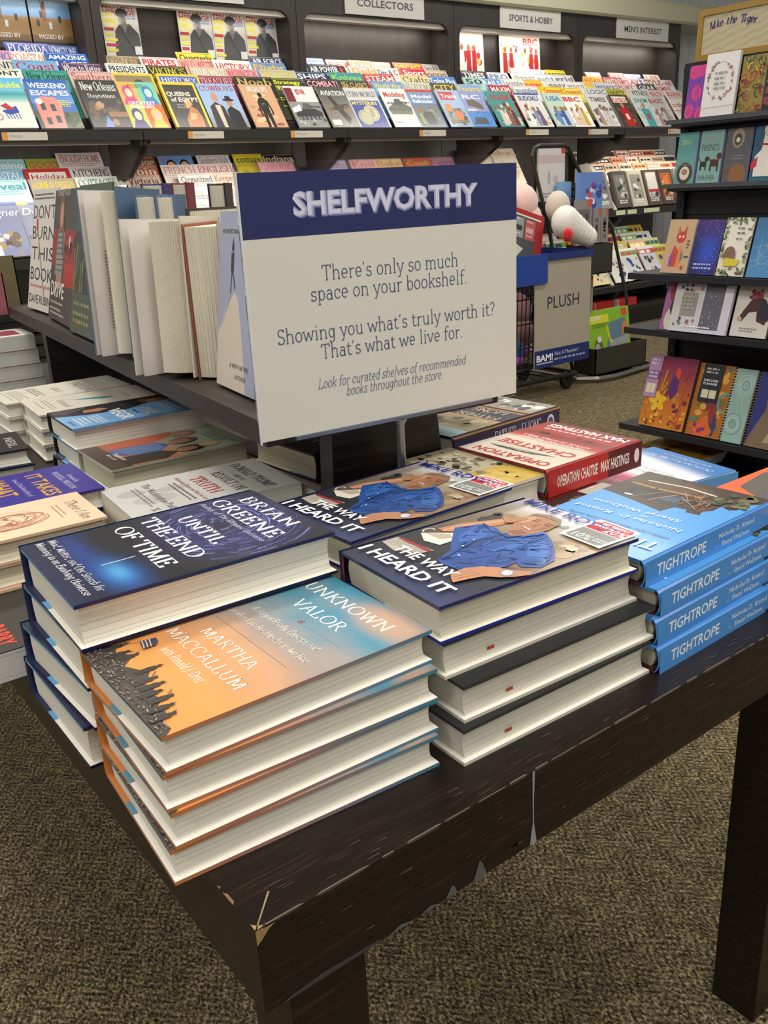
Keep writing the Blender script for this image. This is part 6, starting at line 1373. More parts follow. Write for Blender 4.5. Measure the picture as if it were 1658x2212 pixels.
for k in (3, 2, 1, 0):
    for j in range(6):
        x = (4.942, 5.144, 5.382, 5.585, 5.79, 5.99)[j]; c, nm = (('e9b8a4', 'salmon'), ('e6d9a4', 'cream and orange'), ('e9e6dc', 'white and green car'), ('e2e6e4', 'white and teal car'), ('d9dae4', 'pale lilac car'), ('d6c24a', 'yellow'))[(j + k * 2) % 6]
        a = Art(); rn = random.Random(600 + k * 10 + j); w, h = .195, .27; a.rect(0, 0, w, h, c); a.rect(.0, h - .06, w, h - .02, rn.choice(['c84a3a', '6aae4a', 'e6c23a', 'f0eee8', '4a8ac0'])); a.lines(.015, w - .02, (h - .055,), .026, rn.choice(['f4f0e6', '3a3a6a', 'c83a30']), rn, .1); a.blobs(.01, .01, w - .01, h - .07, 14, ['8a8a8c', '3f4f9a', 'c9a070', 'd9d6cc', '6a5a44', '2f3a4a'], .012, .03, rn)
        if (j, k) == (3, 1): a.text('Corvette', .015, h - .055, .03, '6a70a8', w - .03)
        magazine('%s magazine on the bottom rack, %s, %s from the toy stand' % (nm, TIER[k], ('first', 'second', 'third', 'fourth', 'fifth', 'sixth')[j]), x, 4.022 + .085 * k + .018 * (j % 2), -.295 + .05 * k + .006, w, h, .008, 34, a, group='magazines on the bottom rack')
for k in range(6):
    m = MB(); c = ('b8342e', 'a82f2c', 'c23a30')[k % 3]; m.box((0, 0, 0), (.21, .28, .028), 'c9c4ba', PAGE, faces=dict(t=c, b=c, f=c)); o = m.build('magazine'); o.location = ((4.90, 5.122, 5.385)[k % 3], 3.995, .1355 + .0285 * (k // 3)); tag(o, 'red magazine lying flat on the rack base, %s' % ('lower left', 'lower middle', 'lower right', 'upper left', 'upper middle', 'upper right')[k], 'magazine', 'red magazines lying on the rack base')
# ------------------------------------------------------------------ rack of calendars and planners at the right
RXF = {1: (2.555, .62), 2: (2.55, .42), 3: (2.40, .152), 4: (2.39, -.03), 5: (2.385, -.372)}
RY0, RY1 = .62, 1.55
t = thing('calendar_rack', 'tall black rack of calendars and planners at the right edge', 'rack', (2.62, (RY0 + RY1) / 2, 0))
def PX(x): return x - 2.62
def PY(y): return y - (RY0 + RY1) / 2
m = MB(); m.box((PX(2.61), PY(RY0), .06), (PX(2.63), PY(RY1), .79 + Z0), '1d1816', LAM)
for z in (.33, .24, .03, -.12, -.22, -.5): m.box((PX(2.604), PY(RY0), z + Z0), (PX(2.612), PY(RY1 - .02), z + Z0 + .008), '171312', LAM)
m.build('back_panel', t)
for y in (RY1 - .03, RY0):
    m = MB(); m.box((PX(2.592), PY(y), 0), (PX(2.64), PY(y + .03), .79 + Z0), '14151a', PAINT)
    for k in range(22): m.box((PX(2.590), PY(y + .011), .08 + .058 * k), (PX(2.592), PY(y + .019), .105 + .058 * k), '05060a', PAINT)
    m.build('upright', t)
for k, (xf, z) in RXF.items():
    m = MB(); zz = z + Z0; th = .012 if k < 3 else .022
    m.prism([(PX(xf - .015), zz - th), (PX(xf - .015), zz - .001), (PX(2.60), zz - .001), (PX(2.60), zz - (.02 if k < 3 else .034))], 'y', PY(RY0), PY(RY1 + (.0 if k < 3 else .03)), '24252a' if k > 2 else '1b1a1c', PAINT)
    if k < 3: m.box((PX(xf - .018), PY(RY0), zz - .004), (PX(xf - .0165), PY(RY1 + .02), zz + .010), '4a4d52', PLAST)
    m.build('shelf', t)
m = MB(); m.box((PX(2.36), PY(RY0), 0), (PX(2.63), PY(RY1 + .02), .10), '131214', LAM); m.build('base', t)
m = MB(); m.box((PX(2.597), PY(RY0), .775 + Z0), (PX(2.645), PY(RY1), .80 + Z0), '1b1716', LAM); m.build('top_rail', t)
def planner(name, label, y0, y1, k, h, th, draw, edge='c9c8d2', lean=16, cat='planner', coil=None, dx=0., group=None):
    xf, z = RXF[k]; w = y0 - y1; m = MB()
    m.box((0, 0, -th), (w, h, 0), edge, SATIN); a = Art(); draw(a, w, h, random.Random(int(y0 * 1000) + k)); m.art(a, Matrix.Identity(4), SATIN, .00006, (w, h))
    if coil:
        for j in range(int(h / .009)): m.box((-.004, .006 + .009 * j, -th * .6), (.004, .0085 + .009 * j, .003), coil, METAL)
    o = m.build(name); L = math.radians(lean if k > 2 else 8); o.location = (xf + dx, y0, Z0 + z + .0005 + th * math.sin(L)); o.rotation_euler = (PI / 2 - L, 0, -PI / 2)
    return tag(o, label, cat, group)
def d_purple(a, w, h, r):
    a.vgrad(0, 0, w, h, [(0, '8a3a9a'), (1, '6a3a9a')])
    for x, y in ((.02, .15), (w - .015, .155), (w * .6, .085), (.015, .03), (w * .95, .02)): a.ell(x, y, .02, .024, 'c8347a', 12); a.ring(x, y, .013, .016, .002, 'e0609a')
    for k in range(14): a.ring(r.uniform(0, w), r.uniform(0, h), .014, .02, .0014, r.choice(('8f5ac0', 'b06ad0', '5a6ac0')), r.uniform(0, 200), r.uniform(200, 340), 10)
def d_wreath(a, w, h, r):
    a.rect(0, 0, w, h, 'd9d6d6'); a.ring(w / 2, h * .58, w * .38, h * .28, .0012, '8a6a64')
    for k in range(40): t_ = r.uniform(0, 6.28); a.ell(w / 2 + w * .38 * math.cos(t_) + r.uniform(-.005, .005), h * .58 + h * .28 * math.sin(t_) + r.uniform(-.005, .005), .003, .004, r.choice(('b8746a', '9a8a80', 'a85a5a', '7a7a6a')), 6)
    a.lines(w * .32, w * .7, (h * .68, h * .6, h * .52, h * .45), .006, '9a9494', r)
    a.line([(0, h * .17), (w, h * .19)], .0015, 'b4b0b0')
def d_paisley(a, w, h, r):
    a.rect(0, 0, w, h, '8a7a3a')
    for k in range(70): c = r.choice(('c9b83a', '8a2f3a', 'd0704a', '3a6a6a', '4a4a2a', 'e0c46a', 'a03a4a')); a.ring(r.uniform(0, w), r.uniform(0, h), r.uniform(.004, .014), r.uniform(.004, .014), r.uniform(.001, .004), c, r.uniform(0, 200), r.uniform(200, 400), 8)
def d_navyflower(a, w, h, r):
    a.rect(0, 0, w, h, '24262f')
    for k in range(9): x, y = r.uniform(.01, w), r.uniform(.02, h); [a.ell(x + .008 * math.cos(q), y + .008 * math.sin(q), .006, .006, 'b8a684' if y > .08 else '8a3a4a', 8) for q in (0, 1.25, 2.5, 3.77, 5)]
def d_hedgehog(a, w, h, r):
    a.rect(0, 0, w, h, '5f9a9c'); a.text('2021', .012, h - .038, .017, 'a8d48a', w * .5); a.ell(w * .5, h * .24, w * .4, h * .2, '4a3c34', 24); a.ell(w * .5, h * .24, w * .25, h * .13, 'd9cfc0', 20); a.ell(w * .5, h * .26, .012, .010, '9a8468', 10); a.ring(w * .5, h * .45, w * .36, .01, .0015, 'a8b48a')
def d_dogs(a, w, h, r):
    a.rect(0, 0, w, h, '7fa9a2'); a.text('2021', w * .3, h - .03, .012, 'b8746a', w * .35); a.text('FRIENDS', .008, h - .062, .021, '4a504e', w - .02)
    for x, s, c in ((.008, .8, '2e2b2a'), (.045, 1.05, '4a3430')):
        y = h * .34; a.poly([(x, y), (x + .03 * s, y), (x + .03 * s, y + .022 * s), (x, y + .02 * s)], c); a.ell(x + .03 * s, y + .03 * s, .010 * s, .010 * s, c, 10); a.poly([(x, y), (x + .006, y), (x + .006, y - .014 * s), (x, y - .014 * s)], c); a.poly([(x + .024 * s, y), (x + .03 * s, y), (x + .03 * s, y - .014 * s), (x + .024 * s, y - .014 * s)], c); a.line([(x, y + .018), (x - .006, y + .028)], .003, c)
    a.line([(.064, h * .34 + .02), (.078, h * .34 + .022)], .004, 'b03a34'); a.text('FUR-EVER', .008, h * .1, .015, '5a6a66', w - .024)
def d_sloth(a, w, h, r):
    a.rect(0, 0, w, h, '5a5a5f'); a.ell(w * .48, h * .82, .022, .03, '9a8674', 16); a.ell(w * .48, h * .8, .013, .018, '4a4240', 12); a.ell(w * .48, h * .79, .007, .008, 'd9d2c8', 10); a.poly([(0, h * .2), (w * .7, h * .24), (w * .75, h * .3), (0, h * .27)], '6e4a34'); a.ell(w * .62, h * .16, .03, .035, '8a5e40', 16); a.lines(.03, w - .01, (h * .45, h * .5), .003, '8a8a8e', r)
def d_llama(a, w, h, r):
    a.rect(0, 0, w, h, '2f5470'); a.poly([(.012, .02), (.07, .02), (.075, .08), (.055, .1), (.06, .16), (.035, .165), (.03, .1), (.01, .08)], 'e0dad2'); a.ell(.047, .16, .016, .022, 'e0dad2', 14); a.ring(.047, .148, .01, .01, .002, '8a3a3a'); a.ell(.047, .152, .004, .004, '3a3030', 8); a.line([(.028, .115), (.064, .112)], .006, 'a83038'); a.poly([(0, .06), (.02, .08), (.02, .05), (0, .04)], 'c03048'); a.rect(0, 0, w, .015, '2a6a7a')
def d_cat(a, w, h, r):
    a.rect(0, 0, w, h, 'b99c78'); c = ['b8403a', 'd97a3a', '7a4a9a', '3f7a8a', 'e0d4c4', '5a3a5a']
    for k, q in enumerate((([(.03, .02), (.05, .02), (.055, .07), (.035, .09), (.025, .05)]), ([(.05, .02), (.066, .02), (.064, .08), (.055, .09)]), ([(.025, .02), (.035, .02), (.034, .07), (.024, .05)]), ([(.066, .03), (.074, .05), (.068, .08), (.064, .06)]))): a.poly(q, c[k])
    a.ell(.054, .115, .018, .019, 'b8403a', 14); a.poly([(.038, .125), (.04, .155), (.05, .132)], 'b06a3a'); a.poly([(.06, .132), (.07, .155), (.071, .122)], 'a84a44'); a.ell(.048, .117, .004, .004, 'e0d4c4', 8); a.ell(.061, .117, .004, .004, 'e0d4c4', 8); a.lines(.08, w - .008, (.1, .09, .08), .005, '5a4a3c', r); a.rect(.078, .05, .095, .056, '5a4a3c'); a.ell(.078, .018, .006, .007, 'a8403a', 8)
def d_galaxy(a, w, h, r):
    a.field(0, 0, w, h, 10, 14, lambda u, v: mix(mix('1a1440', '2f4ab8', math.exp(-((u - .6) ** 2 * 5 + (v - .42) ** 2 * 9))), '6a3a9a', max(0, v - .6) * .9)); a.lay += 1
    for k in range(60): a.ell(r.uniform(0, w), r.uniform(0, h), .0008, .0008, 'c9d4f4', 5, own=False)
    a.lines(.012, w - .01, (.03, .018), .005, 'b9b4d9', r, .1)
def d_leaves(a, w, h, r):
    a.rect(0, 0, w, h, 'd9d4c6')
    for k in range(90):
        e = r.choice((0, 1, 2, 3)); x, y = (r.uniform(0, .012), r.uniform(0, h)) if e == 0 else (r.uniform(w - .012, w), r.uniform(0, h)) if e == 1 else (r.uniform(0, w), r.uniform(h - .02, h)) if e == 2 else (r.uniform(0, w), r.uniform(0, .03))
        a.ell(x, y, .003, .007, r.choice(('5f6f4a', '7a8a5a', '3f4f34', '8f9a6a')), 6, r.uniform(0, 3))
    a.ell(w * .38, h * .36, .02, .026, '7a5a4c', 14); a.poly([(w * .2, .03), (w * .7, .03), (w * .8, .05), (w * .25, .055)], 'c9b83a'); a.lines(w * .5, w * .8, (h * .8, h * .72, h * .62), .005, '6a6a5c', r)
def d_blue(a, w, h, r):
    a.vgrad(0, 0, w, h, [(0, '4a86b8'), (1, '35648f')])
    for k in range(24): a.line([(r.uniform(0, w), r.uniform(0, h * .7)) for _ in range(2)], .0012, '7fb0d4')
def d_dog(a, w, h, r):
    a.rect(0, 0, w, h, '9a5f8f'); a.ell(w * .6, h * .78, .036, .04, '8a3038', 16); a.ell(w * .65, h * .22, .045, .05, 'c9c4b4', 18); a.ell(w * .6, h * .48, .026, .036, '2f2f33', 16); a.ell(w * .62, h * .44, .013, .024, 'd9d4cc', 12); a.ell(w * .62, h * .3, .013, .014, 'c06a7a', 12); a.ell(w * .62, h * .36, .007, .005, '1a1a1c', 8)
def d_folio(a, w, h, r):
    a.vgrad(0, 0, w, h, [(0, 'c4c2d2'), (1, 'd4d2da')]); a.rect(w * .52, .012, w * .86, h, '5f5c68'); a.rect(.0, .01, w * .5, h, 'c2c0c4'); a.rect(w * .14, h * .32, w * .42, h * .82, '8f8a84')
    for k in range(30): a.ell(w * r.uniform(.54, .84), r.uniform(.02, h - .01), .0014, .0014, 'd9d6e0', 5, own=False)
    for k in range(20): a.ell(w * r.uniform(.05, .48), h * r.choice((r.uniform(.84, .96), r.uniform(.14, .28))), .005, .005, r.choice(('3a3840', '6a6870', 'b86a70')), 7)
    a.lines(w * .17, w * .4, (h * .7, h * .62, h * .55, h * .47), .006, 'a8a49c', r); a.lines(w * .2, w * .75, (.016,), .004, 'f0eef2', r)
def d_donkey(a, w, h, r):
    a.rect(0, 0, w, h, 'cfcbc4'); a.poly([(.018, .055), (.03, .045), (.05, .075), (.075, .08), (.08, .05), (.11, .04), (.118, .075), (.1, .115), (.07, .13), (.05, .115), (.03, .08)], '4a2a28'); a.poly([(.085, .06), (.118, .05), (.118, .085), (.1, .115), (.08, .12)], '2c2838'); a.ell(.022, .054, .009, .008, 'c4a48c', 10); a.poly([(.048, .115), (.05, .15), (.062, .13)], '6a3a40'); a.poly([(.07, .128), (.078, .155), (.086, .124)], '6a3a40')
    for k in range(9): a.ell(.06 + r.uniform(-.02, .024), .128 + r.uniform(-.008, .012), .008, .006, r.choice(('a83a5a', '8a2f4a', 'c05a70')), 8)
    a.lines(.03, w - .03, (.024, .016), .004, '8a8680', r)
def d_dark(a, w, h, r): a.rect(0, 0, w, h, '3a3430'); a.blobs(0, 0, w, h, 14, ['5a4a44', '8a3a34', '2a2624'], .006, .02, r)
def d_floral(a, w, h, r):
    a.vgrad(0, 0, w, h, [(0, 'c87a1e'), (.45, 'b8602a'), (.8, '8a2f4a'), (1, '7a2a4a')])
    a.blobs(0, 0, w, h * .55, 60, ['e0a020', 'c86a1e', '8a3a2a', 'd98a2a', '6a2a3a', 'b8862a'], .004, .012, r)
    a.poly([(.085, .14), (.1, .2), (.12, .19), (.125, .13), (.105, .1)], '5a2a6a'); a.poly([(.1, .19), (.11, .215), (.125, .2), (.122, .17)], 'd0482a')
    for q in range(5): t_ = 1.2566 * q + .5; a.ell(.058 + .02 * math.cos(t_), .088 + .02 * math.sin(t_), .017, .011, 'e0b02a', 12, t_)
    a.line([(.08, .16), (.06, .12), (.07, .2)], .006, 'b8902e'); a.blobs(.0, 0, w, .05, 26, ['7a2a5a', 'e0b43a', '9a4a1e', 'd05a2a'], .003, .008, r)
    for k in range(6): a.line([(w * .8, .02 + .03 * k), (w * .86, .05 + .03 * k)], .005, r.choice(('a83a2a', 'c05a2a')))
def d_parrot(a, w, h, r):
    a.rect(0, 0, w, h, 'a8641e'); a.blobs(0, 0, w, h, 50, ['c8862a', '8a3a2a', '6a6a3a', 'd0a040', '7a2a4a', '4a7a7a'], .006, .018, r); a.poly([(.03, .12), (.07, .1), (.09, .02), (.1, 0), (.11, .04), (.09, .12), (.06, .15)], '2f3f5c'); a.poly([(.06, .11), (.09, .13), (.1, .09), (.085, .03), (.075, .07)], '8a2f34'); a.ring(.12, .12, .022, .03, .009, '7fb4b0', 60, 280)
    a.poly([(.02, .03), (.06, .07), (.1, .02), (.08, 0), (.03, 0)], 'd0602a'); a.blobs(.01, .0, .09, .05, 12, ['b83a6a', 'e0702a', '8a2a6a'], .006, .012, r)
def d_jade(a, w, h, r):
    a.rect(0, 0, w, h, '8fb0a8'); 
    for x, y in ((w * .6, h * .78), (w * .4, h * .25)):
        for q in range(5): a.ring(x, y, .006 + .006 * q, .007 + .007 * q, .0018, r.choice(('d4e4e0', '5f8f8a', 'b4d0cc')))
    for k in range(40): a.line([(r.uniform(0, w), r.uniform(0, h)) for _ in range(2)] if k % 8 == 0 else [(lambda x, y: (x, y))(r.uniform(0, w), r.uniform(0, h)), (r.uniform(0, w), r.uniform(0, h))][:1] * 2, .001, 'c4dcd8')
def d_donkey2(a, w, h, r):
    a.rect(0, 0, w, h, '2e3478'); a.ell(.07, h - .035, .03, .035, 'c49a4a', 16); a.poly([(.0, .0), (w, 0), (w, .1), (.09, .16), (.07, .2), (.04, .19), (.045, .12), (.02, .06)], '7a6450'); a.poly([(.05, .18), (.045, .23), (.065, .2)], '6a5644'); a.ell(.066, .15, .006, .005, '1f1a18', 10); a.poly([(.06, .02), (w, .02), (w, .08), (.09, .1)], 'a8917a')
def P_(name, label, y0, y1, k, h, th, d, **kw): return planner(name, label, y0, y1, k, h, th, d, **kw)
P_('pocket_planner', 'purple planner with magenta flowers, first on the top rack shelf', 1.515, 1.4555, 1, .168, .006, d_purple, edge='5a3a7a')
P_('pocket_planner', 'white planner with a flower wreath, standing taller on the top rack shelf', 1.447, 1.331, 1, .192, .012, d_wreath, edge='c4c4c8', dx=-.012)
P_('pocket_planner', 'yellow and red paisley planner on the top rack shelf', 1.325, 1.242, 1, .172, .012, d_paisley, edge='b8b6b0')
P_('pocket_planner', 'navy flowered planner at the right of the top rack shelf', 1.238, 1.13, 1, .19, .01, d_navyflower, edge='24262f')
P_('pocket_planner', 'grey planner half out of view on the top rack shelf', 1.12, 1.01, 1, .172, .01, d_sloth)
G2 = None
P_('pocket_calendar', 'teal pocket calendar with a hedgehog', 1.537, 1.462, 2, .168, .014, d_hedgehog, cat='calendar', edge='a8a8cc')
P_('pocket_calendar', 'mint pocket calendar with two small dogs', 1.452, 1.368, 2, .168, .014, d_dogs, cat='calendar', edge='a8a8cc')
P_('pocket_calendar', 'grey pocket calendar with a sloth', 1.357, 1.272, 2, .168, .014, d_sloth, cat='calendar', edge='a8a8cc')
P_('pocket_calendar', 'blue pocket calendar with a white llama', 1.260, 1.175, 2, .168, .014, d_llama, cat='calendar', edge='a8a8cc')
P_('pocket_calendar', 'purple pocket calendar past the white llama', 1.16, 1.08, 2, .168, .014, d_purple, cat='calendar', edge='a8a8cc')
P_('pocket_planner', 'tan planner with a rainbow painted cat', 1.462, 1.362, 3, .172, .012, d_cat, edge='b4b4c8')
P_('pocket_planner', 'dark blue galaxy planner', 1.353, 1.262, 3, .172, .008, d_galaxy, edge='8a7ac0')
P_('pocket_planner', 'cream planner bordered with green leaves', 1.254, 1.16, 3, .178, .006, d_leaves)
P_('pocket_planner', 'plain blue planner with pale scribbles', 1.150, 1.06, 3, .178, .006, d_blue)
P_('pocket_planner', 'second tan planner at the right end of the third shelf', 1.05, .95, 3, .175, .008, d_cat)
P_('wall_calendar', 'mauve calendar with a black and white dog, behind the grey folio', 1.446, 1.36, 4, .158, .004, d_dog, cat='calendar')
P_('planner_folio', 'wide grey folio planner with paw prints', 1.401, 1.19, 4, .156, .012, d_folio, dx=-.014)
P_('pocket_planner', 'white planner with a donkey wearing flowers', 1.183, 1.06, 4, .156, .012, d_donkey, edge='8a8680')
P_('pocket_planner', 'dark planner right of the flower donkey', 1.05, .95, 4, .152, .01, d_dark)
P_('spiral_planner', 'orange and purple flower planner with a lilac tag band', 1.508, 1.328, 5, .248, .014, d_floral, edge='8a5a2a', lean=18)
P_('spiral_planner', 'orange parrot planner with a black label, spiral bound', 1.318, 1.188, 5, .242, .012, d_parrot, edge='7a5a2a', lean=18, coil='2f3a4a')
P_('spiral_planner', 'pale jade patterned spiral planner', 1.182, 1.11, 5, .24, .01, d_jade, lean=18, coil='c4d0cc')
P_('spiral_planner', 'blue spiral planner with a brown donkey', 1.098, .96, 5, .24, .01, d_donkey2, lean=18, coil='8a7a3a')
# the paper bands around the two planners
for lab, nm, y, z0, w, h, c, c2, tx in (('lilac paper tag on the orange flower planner', 'paper_tag', 1.515, .10, .05, .15, 'a884ac', '7a4a8a', ('DELUXE', 'PLANNER')), ('black paper tag on the orange parrot planner', 'paper_tag', 1.300, .115, .075, .125, '26262c', '26262c', ('DELUXE', 'PLANNER'))):
    m = MB(); m.box((0, 0, 0), (w, h, .0012), c, SATIN); a = Art(); a.rect(0, h * .42, w, h * .62, c2)
    for i, s in enumerate(tx): a.text(s, w * .12, h * .54 - h * .09 * i, h * .06, 'ece6ec', w * .7, .015)
    a.rect(w * .14, h * .1, w * .48, h * .32, 'd9cfb8'); a.rect(w * .52, h * .1, w * .86, h * .32, 'd9cfb8'); a.lines(w * .15, w * .85, (h * .85, h * .76), h * .05, mix(c, 'ffffff', .4), random.Random(5))
    m.art(a, flatM(.0012), SATIN, .00006); o = m.build(nm); L = math.radians(18); xf, z = RXF[5]
    n_ = Vector((-math.cos(L), 0, math.sin(L))); p_ = Vector((xf, y, Z0 + z + .0005 + .014 * math.sin(L))) + Vector((math.sin(L), 0, math.cos(L))) * z0 + n_ * .0022
    o.location = p_; o.rotation_euler = (math.radians(72), 0, -PI / 2); tag(o, lab, 'tag')
# framed board on the top
pm = thing('framed_board', 'cream board in a gold frame standing on top of the calendar rack', 'board', (2.614, 1.525, .802 + Z0), rot=(math.radians(90 - 4), 0, -PI / 2))
BW, BH = .34, .150
m = MB(); m.box((.018, .018, -.006), (BW - .018, BH - .018, .0), 'b5aa8c', MATTE); a = Art(); rn = random.Random(31)
a.field(.018, .018, BW - .018, BH - .018, 12, 10, lambda u, v: mix('b9ae90', 'a3977a', .5 + .5 * math.sin(u * 23 + v * 31)))
for i, ch in enumerate('Mike the Tiger'):
    t_ = (i - 6.5) / 6.5; a.stext(ch, .042 + .0118 * i, BH - .062 + .009 * (1 - t_ * t_) , .021, '3f3668', None, .2, .12, shear=.2, rot=-.18 * t_, slab=.4)
a.poly([(BW - .085, BH - .03), (BW - .08, BH - .02), (BW - .03, BH - .045), (BW - .035, BH - .06)], '3a3a50'); a.poly([(BW - .09, BH - .022), (BW - .075, BH - .018), (BW - .075, BH - .04), (BW - .088, BH - .038)], '55506a'); a.poly([(BW - .045, BH - .05), (BW - .022, BH - .06), (BW - .03, BH - .075), (BW - .045, BH - .066)], '55506a')
m.art(a, Matrix.Identity(4), MATTE, .00006); m.build('panel', pm)
m = MB()
for q in (((0, 0), (BW, .018)), ((0, BH - .018), (BW, BH)), ((0, .018), (.018, BH - .018)), ((BW - .018, .018), (BW, BH - .018))): m.box((*q[0], -.012), (*q[1], .004), '8f6f26', PAINT)
m.box((-.001, 0, -.03), (BW + .001, BH + .001, -.012), 'd9d4c4', PAINT); m.build('frame', pm)
for k in range(3):
    m = MB(); m.box((0, 0, 0), (.2, .27, .012), 'd0a23e', SATIN, faces=dict(l='e6e0d0', f='e6e0d0')); a = Art(); a.blobs(0, 0, .2, .27, 26, ['e0b84a', 'b8762a', '8a5a2a', 'e6d08a', 'c9902e'], .01, .03, random.Random(60 + k)); m.art(a, flatM(.012), SATIN, .00006)
    o = m.build('planner'); o.location = (2.37 + .005 * k, 1.28 - .004 * k, .1005 + .0125 * k); tag(o, ('lowest', 'middle', 'topmost')[k] + ' mustard planner lying on the base of the calendar rack', 'planner')

# ------------------------------------------------------------------ the plush cart
def wire(m, p, q, r=.0028, c='201d20'): m.tube([p, q], r, c, PAINT, 6)
ct = thing('shopping_cart', 'black wire shopping cart dressed with blue trays and a plush poster', 'cart', (3.30, 2.95, 0))
CX0, CX1, CY0, CY1 = -.46, .225, -.20, .22       # basket footprint about the origin
m = MB()
for k in range(24): x = CX0 + (CX1 - CX0) * k / 23; wire(m, (x, CY0, .62), (x + .01, CY0 + .03, .16)); wire(m, (x, CY1, .62), (x, CY1 - .03, .16))
for k in range(14): y = CY0 + (CY1 - CY0) * k / 13; wire(m, (CX0, y, .62), (CX0 + .04, y, .16)); wire(m, (CX1, y, .62), (CX1 - .03, y, .16)); wire(m, (CX0 + .04, y, .16), (CX1 - .03, y, .16))
for z in (.16, .27, .39, .51, .62): m.tube([(CX0 + .02, CY0 + .01, z), (CX1 - .01, CY0 + .01, z), (CX1 - .01, CY1 - .01, z), (CX0 + .02, CY1 - .01, z)], .0045, '201d20', PAINT, 6, closed=True)
m.build('basket', ct)
m = MB(); m.tube([(CX0, CY0 + .02, .09), (CX1, CY0 + .04, .075), (CX1, CY1 - .04, .075), (CX0, CY1 - .02, .09)], .014, '1a181a', PAINT, 8, closed=True)
for k in range(10): wire(m, (CX0 + .07 * k + .05, CY0 + .03, .085), (CX0 + .07 * k + .05, CY1 - .03, .085), .004)
m.tube([(CX0, 0, .10), (CX0 - .06, 0, .5), (CX0 - .08, 0, .72)], .014, '1a181a', PAINT, 8); m.build('chassis', ct)
for x, y in ((CX0 + .05, CY0 + .0), (CX0 + .05, CY1 - .0), (CX1 - .06, CY0 + .05), (CX1 - .06, CY1 - .05)):
    m = MB(); m.lathe([(0, -.013), (.042, -.013), (.046, -.008), (.046, .008), (.042, .013), (0, .013)], '161517', PLAST, 20, Matrix.Translation((x, y, .047)) @ Matrix.Rotation(PI / 2, 4, 'X')); w_ = m.build('caster_wheel', ct, smooth=False)
    m = MB(); m.box((x - .012, y - .018, .05), (x + .012, y - .0145, .1), '2a282a', METAL); m.box((x - .012, y + .0145, .05), (x + .012, y + .018, .1), '2a282a', METAL); m.build('fork', w_)
m = MB()
for p, q in (((CX0 - .06, CY0 - .055), (-.105, CY0 - .049)), ((CX0 - .06, CY1 + .024), (-.105, CY1 + .03)), ((CX0 - .06, CY0 - .049), (CX0 - .054, CY1 + .024))): m.box((*p, .585), (*q, .727), '1f3f94', MATTE)

m.build('blue_tray', ct)
m = MB()
for p, q in (((-.1045, CY0 - .052), (CX1 + .015, CY0 - .044)), ((-.1045, CY1 + .032), (CX1 + .015, CY1 + .04)), ((CX1 + .009, CY0 - .044), (CX1 + .015, CY1 + .032))): m.box((*p, .692), (*q, .724), '1f2f72', MATTE)
m.build('blue_rim', ct)
m = MB(); px0, px1 = -.18, .23; m.box((px0, CY0 - .042, .165), (px1, CY0 - .036, .585), 'a39a8a', MATTE); m.box((-.104, CY0 - .042, .585), (px1, CY0 - .036, .70), 'a89f8f', MATTE)
a = Art(); a.rect(0, 0, px1 - px0, .42, 'a89f8f'); a.rect(0, 0, px1 - px0, .09, '1d2a68')
a.text('PLUSH', .088, .292, .062, '3a3c46', .236, .01); a.text('BAM!', .014, .034, .034, 'eceaf0', .12, .035); a.rect(.014, .020, .134, .026, 'c9c8d4'); a.text('Not A Member?', .148, .052, .021, 'c4c8dc', .18); a.lines(.145, .39, (.028,), .010, '9aa2c4', random.Random(2), .05)
m.art(a, Matrix(((1, 0, 0, px0), (0, 0, -1, CY0 - .0421), (0, 1, 0, .165), (0, 0, 0, 1))), MATTE, .0001); m.build('poster_panel', ct)
def plush(name, label, loc, parts, rot=(0, 0, 0)):
    r = thing(name, label, 'plush toy', loc, rot=rot); first = True
    for nm, balls, c in parts:
        m = MB()
        for b in balls: m.ball(b[0], b[1], c, PLUSH, 9)
        m.build(nm, r, smooth=True)
plush('plush_toy', 'white plush toy with a red nose hanging over the cart rim', (3.42, 2.772, .772), (('body', tuple(((-.02 + .022 * i, -.007 * i, .088 - .013 * i), (.082 - .005 * i, .066 - .003 * i, .082 - .0052 * i)) for i in range(7)), 'e9e4dc'), ('nose', (((-.075, -.055, .03), (.030, .028, .034)),), 'c4262a')), rot=(0, 0, .1))
plush('plush_toy', 'pale pink plush head behind the red game box', (3.365, 3.045, .875), (('head', (((0, 0, .08), (.095, .08, .10)), ((.03, 0, .0), (.1, .08, .09))), 'e6c4bc'), ('ear', (((-.1, .0, .10), (.07, .05, .05)), ((-.15, 0, .07), (.06, .05, .05))), 'd9c096')))
plush('plush_toy', 'cream plush toy with a tan muzzle right of the pink one', (3.555, 2.965, .87), (('head', (((0, 0, .06), (.07, .06, .08)),), 'cfc4b4'), ('muzzle', (((.02, -.05, .01), (.042, .035, .045)),), 'b08a64')))
plush('plush_toy', 'brown plush animal low in the cart basket', (3.01, 2.95, .24), (('body', (((0, 0, .06), (.09, .09, .10)), ((-.03, 0, .2), (.07, .07, .07))), '6e4f38'),))
plush('plush_toy', 'dusty pink plush filling the cart basket behind the wires', (3.25, 2.98, .31), (('body', (((0, 0, .0), (.11, .1, .10)), ((0, .0, .12), (.10, .09, .09))), 'b07a80'),))
plush('plush_toy', 'blue plush tail in the cart basket', (3.13, 2.835, .245), (('tail', (((-.05, 0, .12), (.024, .02, .06)), ((-.02, 0, .05), (.024, .02, .06)), ((.01, 0, .0), (.026, .02, .05))), '2f6aa8'), ('tuft', (((.0, -.01, -.05), (.03, .02, .022)), ((.05, -.01, -.01), (.025, .02, .03))), '9a4aa8')))
gb = thing('game_box', 'red-edged boxed toy tilted in the top of the cart', 'toy box', (3.005, 2.85, .70), rot=(math.radians(-12), math.radians(18), -.12))
